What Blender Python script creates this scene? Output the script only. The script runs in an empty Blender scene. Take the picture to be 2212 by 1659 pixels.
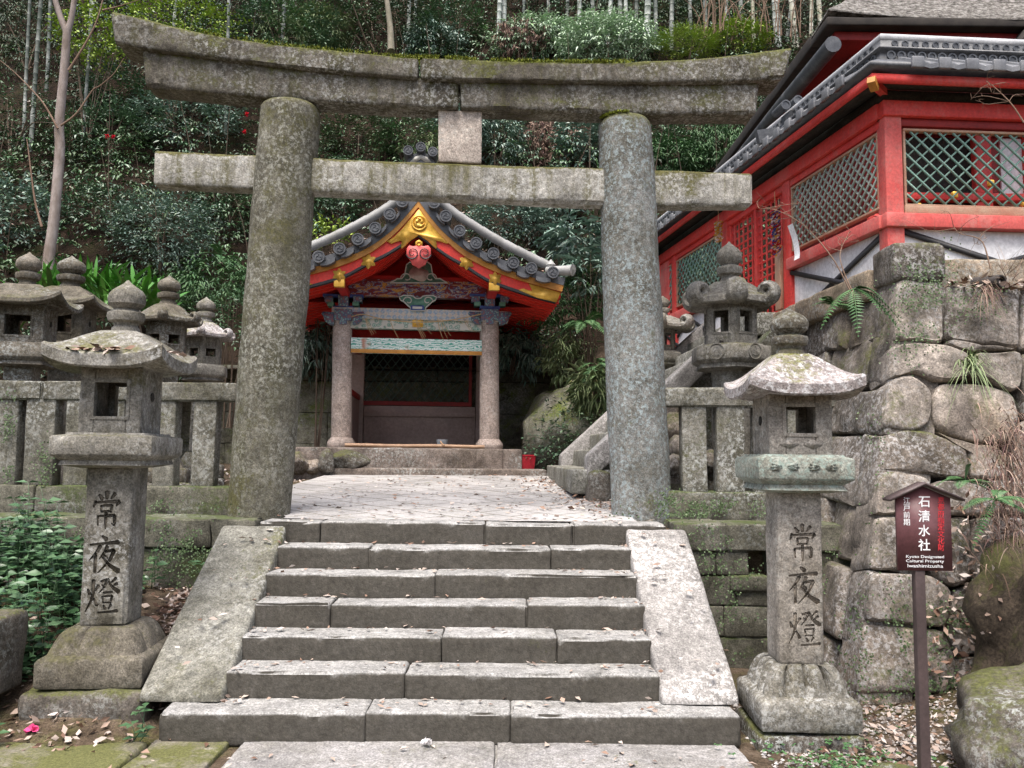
import bpy, math, random
import numpy as np
from mathutils import Vector, Matrix
R = math.radians
random.seed(7)
SC = bpy.context.scene
COL = SC.collection

# ---------------------------------------------------------------- camera, sky, sun, exposure
EYE = 1.78
CAM_ROT = (Matrix.Rotation(R(90 + 4.87), 3, 'X') @ Matrix.Rotation(R(0.6), 3, 'Z'))
cam_d = bpy.data.cameras.new("camera")
cam_d.sensor_width = 36.0
cam_d.lens = 1790 / 2212 * 36.0
cam_d.clip_start = 0.05
cam_d.clip_end = 500
cam = bpy.data.objects.new("camera", cam_d)
COL.objects.link(cam)
cam.matrix_world = Matrix.Translation((0, 0, EYE)) @ CAM_ROT.to_4x4()
SC.camera = cam

SUN_EL, SUN_AZ = R(68), R(196)          # azimuth measured clockwise from +Y (behind the viewer, a little to the left)
w = bpy.data.worlds.new("World")
SC.world = w
w.use_nodes = True
nt = w.node_tree
sky = nt.nodes.new('ShaderNodeTexSky')
sky.sky_type = 'NISHITA'
sky.sun_disc = False
sky.sun_elevation = SUN_EL
sky.sun_rotation = SUN_AZ
sky.air_density = 1.0
sky.dust_density = 6.0
sky.ozone_density = 0.6
bg = nt.nodes['Background']
bg.inputs['Strength'].default_value = 0.10
nt.links.new(sky.outputs[0], bg.inputs[0])
sun_d = bpy.data.lights.new("sun", 'SUN')
sun_d.energy = 1.5
sun_d.angle = R(32)
sun_d.color = (1.0, 0.985, 0.965)
sun = bpy.data.objects.new("sun", sun_d)
COL.objects.link(sun)
sun_dir = Vector((math.sin(SUN_AZ) * math.cos(SUN_EL), math.cos(SUN_AZ) * math.cos(SUN_EL), math.sin(SUN_EL)))
sun.rotation_euler = sun_dir.to_track_quat('Z', 'Y').to_euler()
SC.view_settings.view_transform = 'Standard'
SC.view_settings.look = 'None'
SC.view_settings.gamma = 1.0
SC.view_settings.exposure = 1.45
SC.render.engine = 'CYCLES'
SC.cycles.use_denoising = True
SC.cycles.max_bounces = 6
SC.cycles.diffuse_bounces = 3
SC.cycles.glossy_bounces = 2
SC.cycles.transparent_max_bounces = 4

# ---------------------------------------------------------------- measuring aid: survey pixel -> point at a real distance
_RN = np.array(CAM_ROT)
def ray(x, y):
    d = _RN @ np.array([(x - 1106) / 1790, -(y - 829.5) / 1790, -1.0])
    return d
def at(x, y, Y):
    d = ray(x, y); t = Y / d[1]
    return np.array([d[0] * t, Y, EYE + d[2] * t])
def atz(x, y, z):
    d = ray(x, y); t = (z - EYE) / d[2]
    return np.array([d[0] * t, d[1] * t, z])
class Frame:
    """a thing's own frame: origin and turn about the vertical"""
    def __init__(s, o, yaw=0):
        s.o = np.array(o, float); s.yaw = R(yaw)
        c, n = math.cos(s.yaw), math.sin(s.yaw)
        s.X = np.array([c, n, 0]); s.Y = np.array([-n, c, 0])
    def px(s, x, y, yl):
        """local (x, z, from the origin) where the sight line meets the plane local-y = yl"""
        d = ray(x, y); c0 = np.array([0, 0, EYE]) - s.o
        t = (yl - c0 @ s.Y) / (d @ s.Y); p = c0 + d * t
        return float(p @ s.X), float(p[2])
    def pxx(s, x, y, xl):
        """local (y, z) where the sight line meets the plane local-x = xl"""
        d = ray(x, y); c0 = np.array([0, 0, EYE]) - s.o
        t = (xl - c0 @ s.X) / (d @ s.X); p = c0 + d * t
        return float(p @ s.Y), float(p[2])
    def w(s, p):
        return s.o + s.X * p[0] + s.Y * p[1] + np.array([0, 0, p[2]])
    def mat(s):
        return Matrix.Translation(s.o) @ Matrix.Rotation(s.yaw, 4, 'Z')

# ---------------------------------------------------------------- value noise on arrays
def _h(i, j, k, s):
    n = (i * 374761393 + j * 668265263 + k * 2147483647 % 1000003 * 1274126177 + s * 974634777) & 0xffffffff
    n = ((n ^ (n >> 13)) * 1274126177) & 0xffffffff
    return ((n ^ (n >> 16)) & 0xffff) / 32767.5 - 1.0
def vn(P, f=1.0, seed=0):
    P = np.asarray(P, float) * f + 1000.0
    I = np.floor(P).astype(np.int64); F = P - I; F = F * F * (3 - 2 * F)
    r = 0
    for a in (0, 1):
        for b in (0, 1):
            for c in (0, 1):
                wgt = (F[:, 0] if a else 1 - F[:, 0]) * (F[:, 1] if b else 1 - F[:, 1]) * (F[:, 2] if c else 1 - F[:, 2])
                r = r + wgt * _h(I[:, 0] + a, I[:, 1] + b, I[:, 2] + c, seed)
    return r
def fbm(P, f=1.0, seed=0, o=4):
    r = 0; a = 1.0
    for k in range(o):
        r = r + a * vn(P, f, seed + k * 17); f *= 2.03; a *= 0.5
    return r
def sstep(a, b, x):
    t = np.clip((x - a) / (b - a), 0, 1); return t * t * (3 - 2 * t)

# ---------------------------------------------------------------- mesh builder
class MB:
    def __init__(s):
        s.v = []; s.f = []; s.n = 0
    def add(s, V, F):
        V = np.asarray(V, float).reshape(-1, 3)
        if isinstance(F, np.ndarray):
            if len(F): s.f.append(F.astype(np.int64) + s.n)
        else:
            by = {}
            for q in F: by.setdefault(len(q), []).append(q)
            for q in by.values(): s.f.append(np.array(q, np.int64) + s.n)
        s.v.append(V); s.n += len(V)
        return s
    def merge(s, o, M=None):
        V = np.concatenate(o.v)
        if M is not None:
            A = np.array(M); V = V @ A[:3, :3].T + A[:3, 3]
        for F in o.f: s.f.append(F + s.n)
        s.v.append(V); s.n += len(V)
        return s
    def build(s, name, m, parent=None, smooth=True, ang=38, loc=None):
        V = np.concatenate(s.v); me = bpy.data.meshes.new(name)
        li = np.concatenate([F.ravel() for F in s.f])
        lt = np.concatenate([np.full(len(F), F.shape[1]) for F in s.f])
        ls = np.concatenate([[0], np.cumsum(lt)[:-1]])
        me.vertices.add(len(V)); me.loops.add(len(li)); me.polygons.add(len(lt))
        me.vertices.foreach_set('co', V.astype(np.float32).ravel())
        me.loops.foreach_set('vertex_index', li.astype(np.int32))
        me.polygons.foreach_set('loop_start', ls.astype(np.int32))
        me.update(calc_edges=True); me.validate()
        if smooth:
            me.shade_smooth()
            if ang < 180: me.set_sharp_from_angle(angle=R(ang))
        me.materials.append(m)
        o = bpy.data.objects.new(name, me); COL.objects.link(o)
        if parent is not None: o.parent = parent
        if loc is not None: o.location = loc
        return o

def box(mb, lo, hi, xf=None):
    x0, y0, z0 = lo; x1, y1, z1 = hi
    V = np.array([[x0,y0,z0],[x1,y0,z0],[x1,y1,z0],[x0,y1,z0],[x0,y0,z1],[x1,y0,z1],[x1,y1,z1],[x0,y1,z1]], float)
    if xf is not None: V = xf(V)
    mb.add(V, np.array([[0,3,2,1],[4,5,6,7],[0,1,5,4],[1,2,6,5],[2,3,7,6],[3,0,4,7]]))
    return mb
def beam(mb, a, b, w, h, up=(0, 0, 1)):
    """square bar from a to b"""
    a = np.array(a, float); b = np.array(b, float); d = b - a; L = np.linalg.norm(d); d /= L
    u = np.array(up, float); s = np.cross(d, u); s /= np.linalg.norm(s); u = np.cross(s, d)
    V = [p + s * i * w / 2 + u * j * h / 2 for p in (a, b) for i, j in ((-1,-1),(1,-1),(1,1),(-1,1))]
    mb.add(V, np.array([[0,1,2,3],[7,6,5,4],[0,4,5,1],[1,5,6,2],[2,6,7,3],[3,7,4,0]]))
    return mb
def _ax(a, b, r, seg):
    L = b - a; r = min(r, L * 0.45); n = max(1, int(math.ceil((L - 2 * r) / seg)))
    return np.concatenate([[a, a + .3 * r], np.linspace(a + r, b - r, n + 1), [b - .3 * r, b]]), r
def stone(mb, lo, hi, r=.02, seg=.08, amp=.006, f=7.0, seed=0, xf=None, chip=0.0):
    """a hewn block: rounded arrises, dented faces"""
    ax = []; rr = []
    for k in range(3):
        a, q = _ax(lo[k], hi[k], r, seg); ax.append(a); rr.append(q)
    nx, ny, nz = map(len, ax)
    I, J, K = np.meshgrid(np.arange(nx), np.arange(ny), np.arange(nz), indexing='ij')
    m = (I == 0) | (I == nx - 1) | (J == 0) | (J == ny - 1) | (K == 0) | (K == nz - 1)
    ids = -np.ones((nx, ny, nz), int); ids[m] = np.arange(m.sum())
    P = np.stack([ax[0][I[m]], ax[1][J[m]], ax[2][K[m]]], 1)
    lo_ = np.array(lo) + rr; hi_ = np.array(hi) - rr
    q = np.clip(P, lo_, hi_); d = P - q
    L = np.linalg.norm(d / np.array(rr), axis=1)[:, None]; nrm = d / np.array(rr) / np.maximum(L, 1e-9)
    P = q + nrm * np.array(rr)
    if amp:
        off = np.array([seed * 3.17, seed * 1.31, seed * 7.7])
        n = vn(P + off, f, 1) * .6 + vn(P + off, f * 2.7, 2) * .4 + vn(P + off, f * .33, 3) * .6
        if chip:
            edge = (np.abs(nrm) > .2).sum(1) > 1
            n = n - edge * np.maximum(0, vn(P + off, 5.0, 9) - .1) * chip / max(amp, 1e-6)
        P = P + nrm * (amp * n)[:, None]
    if xf is not None: P = xf(P)
    Fs = []
    def face(A, flip):
        q = np.stack([A[:-1, :-1], A[1:, :-1], A[1:, 1:], A[:-1, 1:]], -1).reshape(-1, 4)
        Fs.append(q[:, ::-1] if flip else q)
    face(ids[:, :, 0], True); face(ids[:, :, -1], False)
    face(ids[:, 0, :], False); face(ids[:, -1, :], True)
    face(ids[0, :, :], True); face(ids[-1, :, :], False)
    mb.add(P, np.concatenate(Fs))
    return mb
def loft(mb, rings, cap=(True, True), closed=True):
    n = len(rings[0]); V = np.concatenate([np.asarray(q, float) for q in rings]); F = []
    m = n if closed else n - 1
    for i in range(len(rings) - 1):
        for j in range(m):
            a = i * n + j; b = i * n + (j + 1) % n
            F.append((a, b, b + n, a + n))
    F = [np.array(F)]
    mb.add(V, F[0])
    base = mb.n - len(V)
    if cap[0]: mb.f.append(np.array([[base + j for j in range(n)][::-1]]))
    if cap[1]: mb.f.append(np.array([[base + (len(rings) - 1) * n + j for j in range(n)]]))
    return mb
def ring(c, r, n, ax=(1, 0, 0), ay=(0, 1, 0), ph=0):
    a = np.arange(n) / n * 2 * math.pi + ph
    return np.array(c) + np.outer(np.cos(a) * r, ax) + np.outer(np.sin(a) * r, ay)
def tube(mb, pts, rad, n=8, cap=True):
    pts = np.asarray(pts, float); rad = np.broadcast_to(rad, (len(pts),)); rings = []
    t0 = None
    for i, p in enumerate(pts):
        t = pts[min(i + 1, len(pts) - 1)] - pts[max(i - 1, 0)]; t = t / (np.linalg.norm(t) + 1e-12)
        if t0 is None:
            a = np.cross(t, [0, 0, 1.0] if abs(t[2]) < .9 else [1.0, 0, 0])
        else:
            a = a - t * (a @ t)
        a = a / np.linalg.norm(a); b = np.cross(t, a); t0 = t
        rings.append(ring(p, rad[i], n, a, b))
    loft(mb, rings, (cap, cap))
    return mb
def prism(mb, poly, o, ax, ay, depth, back=True):
    """flat outline (2-D points) given thickness: front face at o, body extends by depth along ax x ay reversed"""
    poly = np.asarray(poly, float); ax = np.array(ax, float); ay = np.array(ay, float); nz = np.cross(ax, ay)
    A = np.sum(poly[:, 0] * np.roll(poly[:, 1], -1) - np.roll(poly[:, 0], -1) * poly[:, 1])
    if A < 0: poly = poly[::-1]
    n = len(poly); Fv = np.array(o) + np.outer(poly[:, 0], ax) + np.outer(poly[:, 1], ay); Bv = Fv - nz * depth
    F = [list(range(n))] + [(j, n + j, n + (j + 1) % n, (j + 1) % n) for j in range(n)]
    if back: F.append(list(range(2 * n - 1, n - 1, -1)))
    mb.add(np.concatenate([Fv, Bv]), F)
    return mb
def strip(mb, A, B, o, ax, ay, depth):
    """band between two 2-D curves with equal point counts, given thickness"""
    A = np.asarray(A, float); B = np.asarray(B, float); ax = np.array(ax, float); ay = np.array(ay, float); nz = np.cross(ax, ay); n = len(A)
    w3 = lambda Q: np.array(o) + np.outer(Q[:, 0], ax) + np.outer(Q[:, 1], ay)
    a, b = w3(A), w3(B); V = np.concatenate([a, b, a - nz * depth, b - nz * depth]); F = []
    for j in range(n - 1):
        F += [(j, j + 1, n + j + 1, n + j), (2*n + j, 3*n + j, 3*n + j + 1, 2*n + j + 1), (j, 2*n + j, 2*n + j + 1, j + 1), (n + j, n + j + 1, 3*n + j + 1, 3*n + j)]
    F += [(0, n, 3*n, 2*n), (n - 1, 3*n - 1, 4*n - 1, 2*n - 1)]
    mb.add(V, np.array(F))
    return mb
def smooth_curve(P, n=40):
    """Catmull-Rom through 2-D/3-D points"""
    P = np.asarray(P, float); Q = np.vstack([2 * P[0] - P[1], P, 2 * P[-1] - P[-2]]); out = []
    m = len(P) - 1
    for t in np.linspace(0, m, n):
        i = min(int(t), m - 1); u = t - i; p0, p1, p2, p3 = Q[i:i + 4]
        out.append(.5 * ((2 * p1) + (-p0 + p2) * u + (2*p0 - 5*p1 + 4*p2 - p3) * u*u + (-p0 + 3*p1 - 3*p2 + p3) * u**3))
    return np.array(out)

# ---------------------------------------------------------------- things and labels
def tag(o, label=None, cat=None, group=None, kind=None):
    if label: o['label'] = label
    if cat: o['category'] = cat
    if group: o['group'] = group
    if kind: o['kind'] = kind
    return o
def thing(name, label, cat, fr=None, group=None):
    o = bpy.data.objects.new(name, None); COL.objects.link(o); o.empty_display_size = .2
    if fr is not None: o.matrix_world = fr.mat()
    return tag(o, label, cat, group)
def struct(name, mb, m, **k):
    return tag(mb.build(name, m, **k), kind='structure')
def stuff(name, mb, m, label, cat, **k):
    return tag(mb.build(name, m, **k), label, cat, kind='stuff')
def copy_tree(o, parent=None):
    c = o.copy(); COL.objects.link(c)
    if parent is not None: c.parent = parent
    for ch in o.children: copy_tree(ch, c)
    return c
# ---------------------------------------------------------------- materials
class G:
    def __init__(s, name, rough=.9, spec=.3):
        s.m = bpy.data.materials.new(name); s.m.use_nodes = True; s.t = s.m.node_tree
        s.b = s.t.nodes['Principled BSDF']; s.b.inputs['Roughness'].default_value = rough
        s.b.inputs['Specular IOR Level'].default_value = spec
        s._p = None; s._n = None
    def nd(s, ty): return s.t.nodes.new(ty)
    def set(s, sock, v):
        if isinstance(v, bpy.types.NodeSocket): s.t.links.new(v, sock)
        elif isinstance(v, (tuple, list)) and len(v) == 3 and sock.type == 'RGBA': sock.default_value = (*v, 1)
        else: sock.default_value = v
    def pos(s):
        if s._p is None: s._p = s.nd('ShaderNodeNewGeometry')
        return s._p.outputs['Position']
    def obj(s):
        return s.nd('ShaderNodeTexCoord').outputs['Object']
    def up(s):
        s.pos(); x = s.nd('ShaderNodeSeparateXYZ'); s.t.links.new(s._p.outputs['Normal'], x.inputs[0]); return x.outputs[2]
    def isl(s):
        s.pos(); return s._p.outputs['Random Per Island']
    def map(s, v, sc=(1, 1, 1), rot=(0, 0, 0), loc=(0, 0, 0)):
        n = s.nd('ShaderNodeMapping'); s.set(n.inputs[0], v); n.inputs['Scale'].default_value = sc; n.inputs['Rotation'].default_value = rot
        n.inputs['Location'].default_value = loc; return n.outputs[0]
    def noise(s, scale, det=3, rough=.55, vec=None, dist=0):
        n = s.nd('ShaderNodeTexNoise'); s.set(n.inputs['Vector'], vec or s.pos()); n.inputs['Scale'].default_value = scale
        n.inputs['Detail'].default_value = det; n.inputs['Roughness'].default_value = rough; n.inputs['Distortion'].default_value = dist
        return n.outputs['Fac']
    def vor(s, scale, vec=None, feat='F1', rnd=1.0, out='Distance'):
        n = s.nd('ShaderNodeTexVoronoi'); n.feature = feat; s.set(n.inputs['Vector'], vec or s.pos()); n.inputs['Scale'].default_value = scale
        n.inputs['Randomness'].default_value = rnd; return n.outputs[out]
    def ramp(s, f, stops, interp='LINEAR'):
        n = s.nd('ShaderNodeValToRGB'); s.set(n.inputs[0], f); e = n.color_ramp.elements; n.color_ramp.interpolation = interp
        while len(e) < len(stops): e.new(.5)
        for q, (p, c) in zip(e, stops):
            q.position = p; q.color = (c, c, c, 1) if isinstance(c, (int, float)) else (*c, 1)
        return n.outputs[0]
    def mix(s, f, a, b, mode='MIX'):
        n = s.nd('ShaderNodeMix'); n.data_type = 'RGBA'; n.blend_type = mode
        s.set(n.inputs[0], f); s.set(n.inputs[6], a); s.set(n.inputs[7], b); return n.outputs[2]
    def math(s, op, a, b=0.0, c=0.0, clamp=False):
        n = s.nd('ShaderNodeMath'); n.operation = op; n.use_clamp = clamp
        s.set(n.inputs[0], a); s.set(n.inputs[1], b); s.set(n.inputs[2], c); return n.outputs[0]
    def bump(s, h, strength=.4, dist=.01):
        n = s.nd('ShaderNodeBump'); n.inputs['Strength'].default_value = strength; n.inputs['Distance'].default_value = dist
        s.set(n.inputs['Height'], h)
        if s._n is not None: s.set(n.inputs['Normal'], s._n)
        s._n = n.outputs[0]; s.set(s.b.inputs['Normal'], s._n); return s
    def col(s, c):
        s.set(s.b.inputs['Base Color'], c); return s

def granite(name, light=(.36,.34,.32), dark=(.13,.115,.09), moss=.3, mossc=(.085,.085,.022), mossup=.25, lichen=.25, lich=(.42,.44,.42), grain=1.0, blotch=1.0, lo=.38, hi=.66, grime=0.0, streak=0.0, vary=0.0, fleck=.5, streakc=(.05,.045,.032), warm=0.0, rough=.92):
    g = G(name, rough, .25)
    b1 = g.noise(1.6 * blotch, 6, .62); b2 = g.noise(7 * blotch, 4, .6)
    b = g.math('MULTIPLY_ADD', b2, .45, g.math('MULTIPLY', b1, .55))
    c = g.mix(g.ramp(b, [(lo, 0), (hi, 1)]), dark, light)
    if warm: c = g.mix(g.ramp(g.noise(1.1, 3), [(.5, 0), (.75, warm)]), c, (.34, .24, .15))
    s1 = g.noise(85 * grain, 2, .65); s2 = g.noise(30 * grain, 4, .72); s3 = g.noise(4.5, 5, .7, vec=g.map(g.pos(), loc=(2, 7, 3)))
    c = g.mix(1.0, c, g.ramp(s1, [(.30, .55), (.46, .9), (.55, 1.05), (.70, 1.45)]), 'MULTIPLY')
    c = g.mix(1.0, c, g.ramp(s2, [(.32, .70), (.5, 1.0), (.7, 1.28)]), 'MULTIPLY')
    c = g.mix(1.0, c, g.ramp(s3, [(.3, .66), (.5, 1.0), (.68, 1.25)]), 'MULTIPLY')
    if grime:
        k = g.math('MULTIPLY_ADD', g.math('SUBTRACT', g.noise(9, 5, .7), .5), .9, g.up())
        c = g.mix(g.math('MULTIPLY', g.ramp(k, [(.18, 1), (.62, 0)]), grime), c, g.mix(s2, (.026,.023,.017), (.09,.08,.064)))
    if streak:
        q = g.noise(1.0, 5, .65, vec=g.map(g.pos(), sc=(9, 9, .8)))
        c = g.mix(g.math('MULTIPLY', g.ramp(g.math('MULTIPLY_ADD', s2, .25, q), [(.60, 0), (.76, 1)]), streak), c, g.mix(s2, tuple(v * .5 for v in streakc), tuple(v * 1.7 for v in streakc)))
    if vary:
        oi = g.nd('ShaderNodeObjectInfo').outputs['Random']
        c = g.mix(1.0, c, g.ramp(oi, [(0, 1 - vary), (.5, 1.0), (1, 1 + vary * .5)]), 'MULTIPLY')
    if lichen:
        l = g.math('MULTIPLY', g.ramp(g.noise(27, 5, .8), [(.50, 0), (.57, 1)]), g.ramp(g.noise(1.3, 3, .6, vec=g.map(g.pos(), loc=(5, 3, 1))), [(.5 - .3 * lichen, 0), (.72 - .3 * lichen, 1)]))
        c = g.mix(g.math('MULTIPLY', l, .8), c, lich)
    fk = g.ramp(g.noise(22, 6, .85, vec=g.map(g.pos(), loc=(1, 6, 2))), [(.40, .62), (.49, .95), (.55, 1.1), (.62, 1.75)])
    c = g.mix(fleck, c, fk, 'MULTIPLY')
    if moss:
        n = g.math('ADD', g.noise(2.1, 7, .68, vec=g.map(g.pos(), loc=(9, 2, 4))), g.math('MULTIPLY', g.math('SUBTRACT', g.noise(33, 3, .7), .5), .45))
        n = g.math('MULTIPLY_ADD', g.up(), mossup * .5, n)
        t = .78 - .5 * moss
        k = g.ramp(n, [(t, 0), (min(t + .16, .99), 1)])
        mc = g.mix(g.ramp(g.noise(40, 3, .7), [(.3, 0), (.72, 1)]), tuple(x * .45 for x in mossc), tuple(min(1, x * 1.7) for x in mossc))
        c = g.mix(g.math('MULTIPLY', k, .92), c, mc)
    g.col(c)
    g.bump(g.math('MULTIPLY_ADD', s2, .6, g.math('MULTIPLY', s1, .4)), .55, .012)
    return g.m

def paint(name, c1, c2, rough=.5, sc=3.0, spec=.4, det=5, wear=0, wearc=(.55,.26,.22)):
    g = G(name, rough, spec)
    n = g.noise(sc, det, .65)
    c = g.mix(g.ramp(n, [(.36, 0), (.66, 1)]), c1, c2)
    f = g.noise(sc * 14, 3, .7)
    c = g.mix(1.0, c, g.ramp(f, [(.3, .78), (.7, 1.15)]), 'MULTIPLY')
    if wear:
        q = g.math('MULTIPLY_ADD', g.noise(2.5, 6, .75, vec=g.map(g.pos(), sc=(1, 1, .5), loc=(4, 4, 4))), .7, g.math('MULTIPLY', g.noise(26, 4, .8), .3))
        c = g.mix(g.math('MULTIPLY', g.ramp(q, [(.50, 0), (.66, 1)]), wear), c, wearc)
        q = g.noise(3.1, 6, .75, vec=g.map(g.pos(), loc=(8, 1, 2)))
        c = g.mix(g.math('MULTIPLY', g.ramp(q, [(.56, 0), (.7, 1)]), wear * .6), c, (.10,.03,.025))
    g.col(c); g.bump(f, .15, .004)
    return g.m

M = {}
# torii, lanterns and steps: granite that is more or less mossed and stained
M['pillar_l'] = granite('mossy torii granite', (.18,.17,.138), (.06,.055,.036), moss=.52, streak=.5, streakc=(.06,.058,.03), fleck=.6, mossc=(.08,.076,.03), mossup=.5, lichen=.5, lich=(.30,.30,.26), lo=.36, hi=.68)
M['pillar_r'] = granite('bluish lichened granite', (.23,.23,.22), (.09,.085,.065), moss=.36, mossc=(.08,.08,.028), mossup=.8, lichen=.75, lich=(.30,.36,.37), lo=.34, hi=.66)
M['kasagi'] = granite('dark lichened lintel granite', (.17,.155,.13), (.05,.044,.032), moss=.52, streak=.6, streakc=(.055,.052,.022), fleck=.65, mossc=(.085,.088,.024), mossup=1.0, lichen=.5, lich=(.34,.34,.32), lo=.36, hi=.66)
M['nuki'] = granite('pale clean granite', (.39,.375,.34), (.18,.17,.14), moss=.44, streak=.75, streakc=(.085,.078,.03), fleck=.6, mossc=(.08,.075,.02), mossup=1.1, lichen=.3, lich=(.5,.5,.47), lo=.34, hi=.62)
M['strut'] = granite('pinkish clean granite', (.52,.46,.40), (.34,.29,.25), moss=.14, mossup=.3, lichen=.1)
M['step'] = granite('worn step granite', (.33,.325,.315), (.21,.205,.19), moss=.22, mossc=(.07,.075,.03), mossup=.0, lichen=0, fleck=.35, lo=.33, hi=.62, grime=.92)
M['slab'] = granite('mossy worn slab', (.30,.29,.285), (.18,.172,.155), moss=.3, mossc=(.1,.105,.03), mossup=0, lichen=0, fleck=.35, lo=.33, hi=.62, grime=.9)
M['cheek_r'] = granite('pale speckled granite', (.31,.295,.28), (.22,.21,.198), fleck=.25, moss=.02, mossup=0, lichen=.2, lich=(.62,.6,.58))
M['cheek_l'] = granite('mossed pale granite', (.25,.245,.215), (.11,.105,.08), moss=.36, mossc=(.10,.10,.04), mossup=.1, lichen=.35, lich=(.5,.5,.47))
M['lantern'] = granite('weathered lantern granite', (.29,.278,.25), (.115,.105,.08), moss=.3, streak=.3, mossc=(.1,.095,.04), mossup=.35, lichen=.25, lich=(.42,.42,.4))
M['lantern_w'] = granite('warm lantern granite', (.37,.34,.30), (.2,.178,.148), moss=.16, streak=.25, mossc=(.1,.095,.04), mossup=.2, lichen=.15, lich=(.45,.44,.4))
M['lantern_d'] = granite('dark mossed lantern granite', (.19,.17,.138), (.075,.066,.048), moss=.34, mossc=(.075,.07,.035), mossup=.32, lichen=.2)
M['lantern_cap'] = granite('mossed cap granite', (.36,.325,.315), (.18,.155,.145), moss=.24, mossc=(.13,.13,.03), mossup=.42, lichen=.9, lich=(.52,.52,.52))
M['plat_g'] = granite('greenish platform granite', (.32,.34,.30), (.18,.175,.14), moss=.12, mossup=.2, lichen=.8, lich=(.27,.34,.30))
M['fence'] = granite('grey fence granite', (.24,.23,.20), (.085,.08,.058), moss=.38, streak=.3, mossc=(.08,.082,.03), mossup=.2, lichen=.35, lich=(.42,.43,.41))
M['wallm'] = granite('dark mossy ashlar', (.20,.19,.155), (.06,.057,.04), moss=.48, mossc=(.06,.078,.025), mossup=.35, lichen=.12, lo=.34, hi=.72)
M['boulder'] = granite('big pinkish wall granite', (.31,.27,.235), (.09,.078,.062), moss=.40, vary=.45, streak=.4, mossc=(.085,.09,.03), mossup=.2, lichen=.3, lich=(.44,.43,.42), lo=.36, hi=.62, warm=.4, grain=.8)
M['cope'] = granite('brown coping stone', (.33,.265,.2), (.14,.115,.08), moss=.32, mossc=(.09,.085,.03), mossup=.3, lichen=.2, warm=.5)
M['rock'] = granite('mossy rough rock', (.17,.15,.13), (.05,.043,.034), moss=.42, mossc=(.075,.08,.025), mossup=.4, streak=.3, fleck=.4, lichen=.25)
M['bank'] = granite('mossy earth bank', (.13,.1,.072), (.03,.023,.016), moss=.56, mossc=(.06,.062,.02), mossup=.25, lichen=0, fleck=.3, grain=.6, lo=.38, hi=.66)
M['backwall'] = granite('black mossy wall', (.30,.29,.23), (.09,.085,.06), moss=.52, mossc=(.12,.15,.03), mossup=.2, lichen=.05)
M['column'] = granite('pinkish pavilion granite', (.46,.385,.34), (.31,.25,.215), moss=.05, mossup=0, lichen=.1, lich=(.5,.47,.44), blotch=.7)
M['plinth'] = granite('brown stained plinth', (.24,.2,.175), (.1,.08,.065), moss=.25, mossc=(.08,.085,.025), mossup=.1, lichen=.1)
M['hole'] = granite('painted shade of hollows', (.05,.046,.04), (.02,.018,.015), moss=0, lichen=0)  # near-black that paints in the shade of openings and eave undersides
M['carve'] = granite('dirt in carved strokes', (.14,.125,.1), (.08,.07,.055), moss=0, lichen=0)
M['carve_w'] = granite('shadowy dust in strokes', (.27,.235,.195), (.18,.155,.125), moss=0, lichen=0)

def plaza():
    g = G('diagonal flagstones', .85, .35)
    v = g.map(g.obj(), rot=(0, 0, R(45)))
    n = g.nd('ShaderNodeTexBrick'); g.set(n.inputs['Vector'], v); n.offset = 0.5
    for k, x in (('Scale', 1.0), ('Mortar Size', .012), ('Mortar Smooth', .3), ('Brick Width', .42), ('Row Height', .42), ('Bias', 0)): n.inputs[k].default_value = x
    g.set(n.inputs['Color1'], (.40,.385,.375)); g.set(n.inputs['Color2'], (.33,.32,.31)); g.set(n.inputs['Mortar'], (.14,.13,.1))
    c = g.mix(1.0, n.outputs[0], g.ramp(g.noise(55, 3, .7), [(.3, .7), (.7, 1.25)]), 'MULTIPLY')
    c = g.mix(1.0, c, g.ramp(g.noise(1.2, 5, .6), [(.35, .72), (.62, 1.12)]), 'MULTIPLY')
    mo = g.math('ADD', g.noise(1.4, 6, .7), g.math('MULTIPLY', g.noise(30, 2), .2))
    c = g.mix(g.ramp(mo, [(.74, 0), (.84, .8)]), c, (.13,.125,.04))
    g.col(c); g.bump(g.math('SUBTRACT', g.noise(40, 3), g.math('MULTIPLY', n.outputs['Fac'], 1.5)), .5, .01)
    return g.m
M['plaza'] = plaza()

def soil():
    g = G('leaf mould soil', .95, .15)
    c = g.ramp(g.noise(5, 7, .7), [(.3, (.04,.03,.02)), (.5, (.085,.062,.042)), (.7, (.15,.115,.085))])
    c = g.mix(g.ramp(g.noise(1.2, 6, .7), [(.52, 0), (.66, .9)]), c, (.075,.08,.022))
    c = g.mix(1.0, c, g.ramp(g.noise(60, 3, .8), [(.3, .5), (.7, 1.6)]), 'MULTIPLY')
    g.col(c); g.bump(g.noise(30, 5, .7), .8, .03); return g.m
M['soil'] = soil()
def hillsoil():
    g = G('hillside leaf mould', .97, .1)
    c = g.ramp(g.noise(2.2, 8, .72), [(.3, (.010,.008,.005)), (.5, (.026,.018,.012)), (.72, (.062,.042,.03))])
    c = g.mix(g.ramp(g.noise(.8, 5, .7), [(.55, 0), (.7, .8)]), c, (.03,.036,.012))
    g.col(c); g.bump(g.noise(9, 6, .75), .9, .12); return g.m
M['hill'] = hillsoil()
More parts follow.
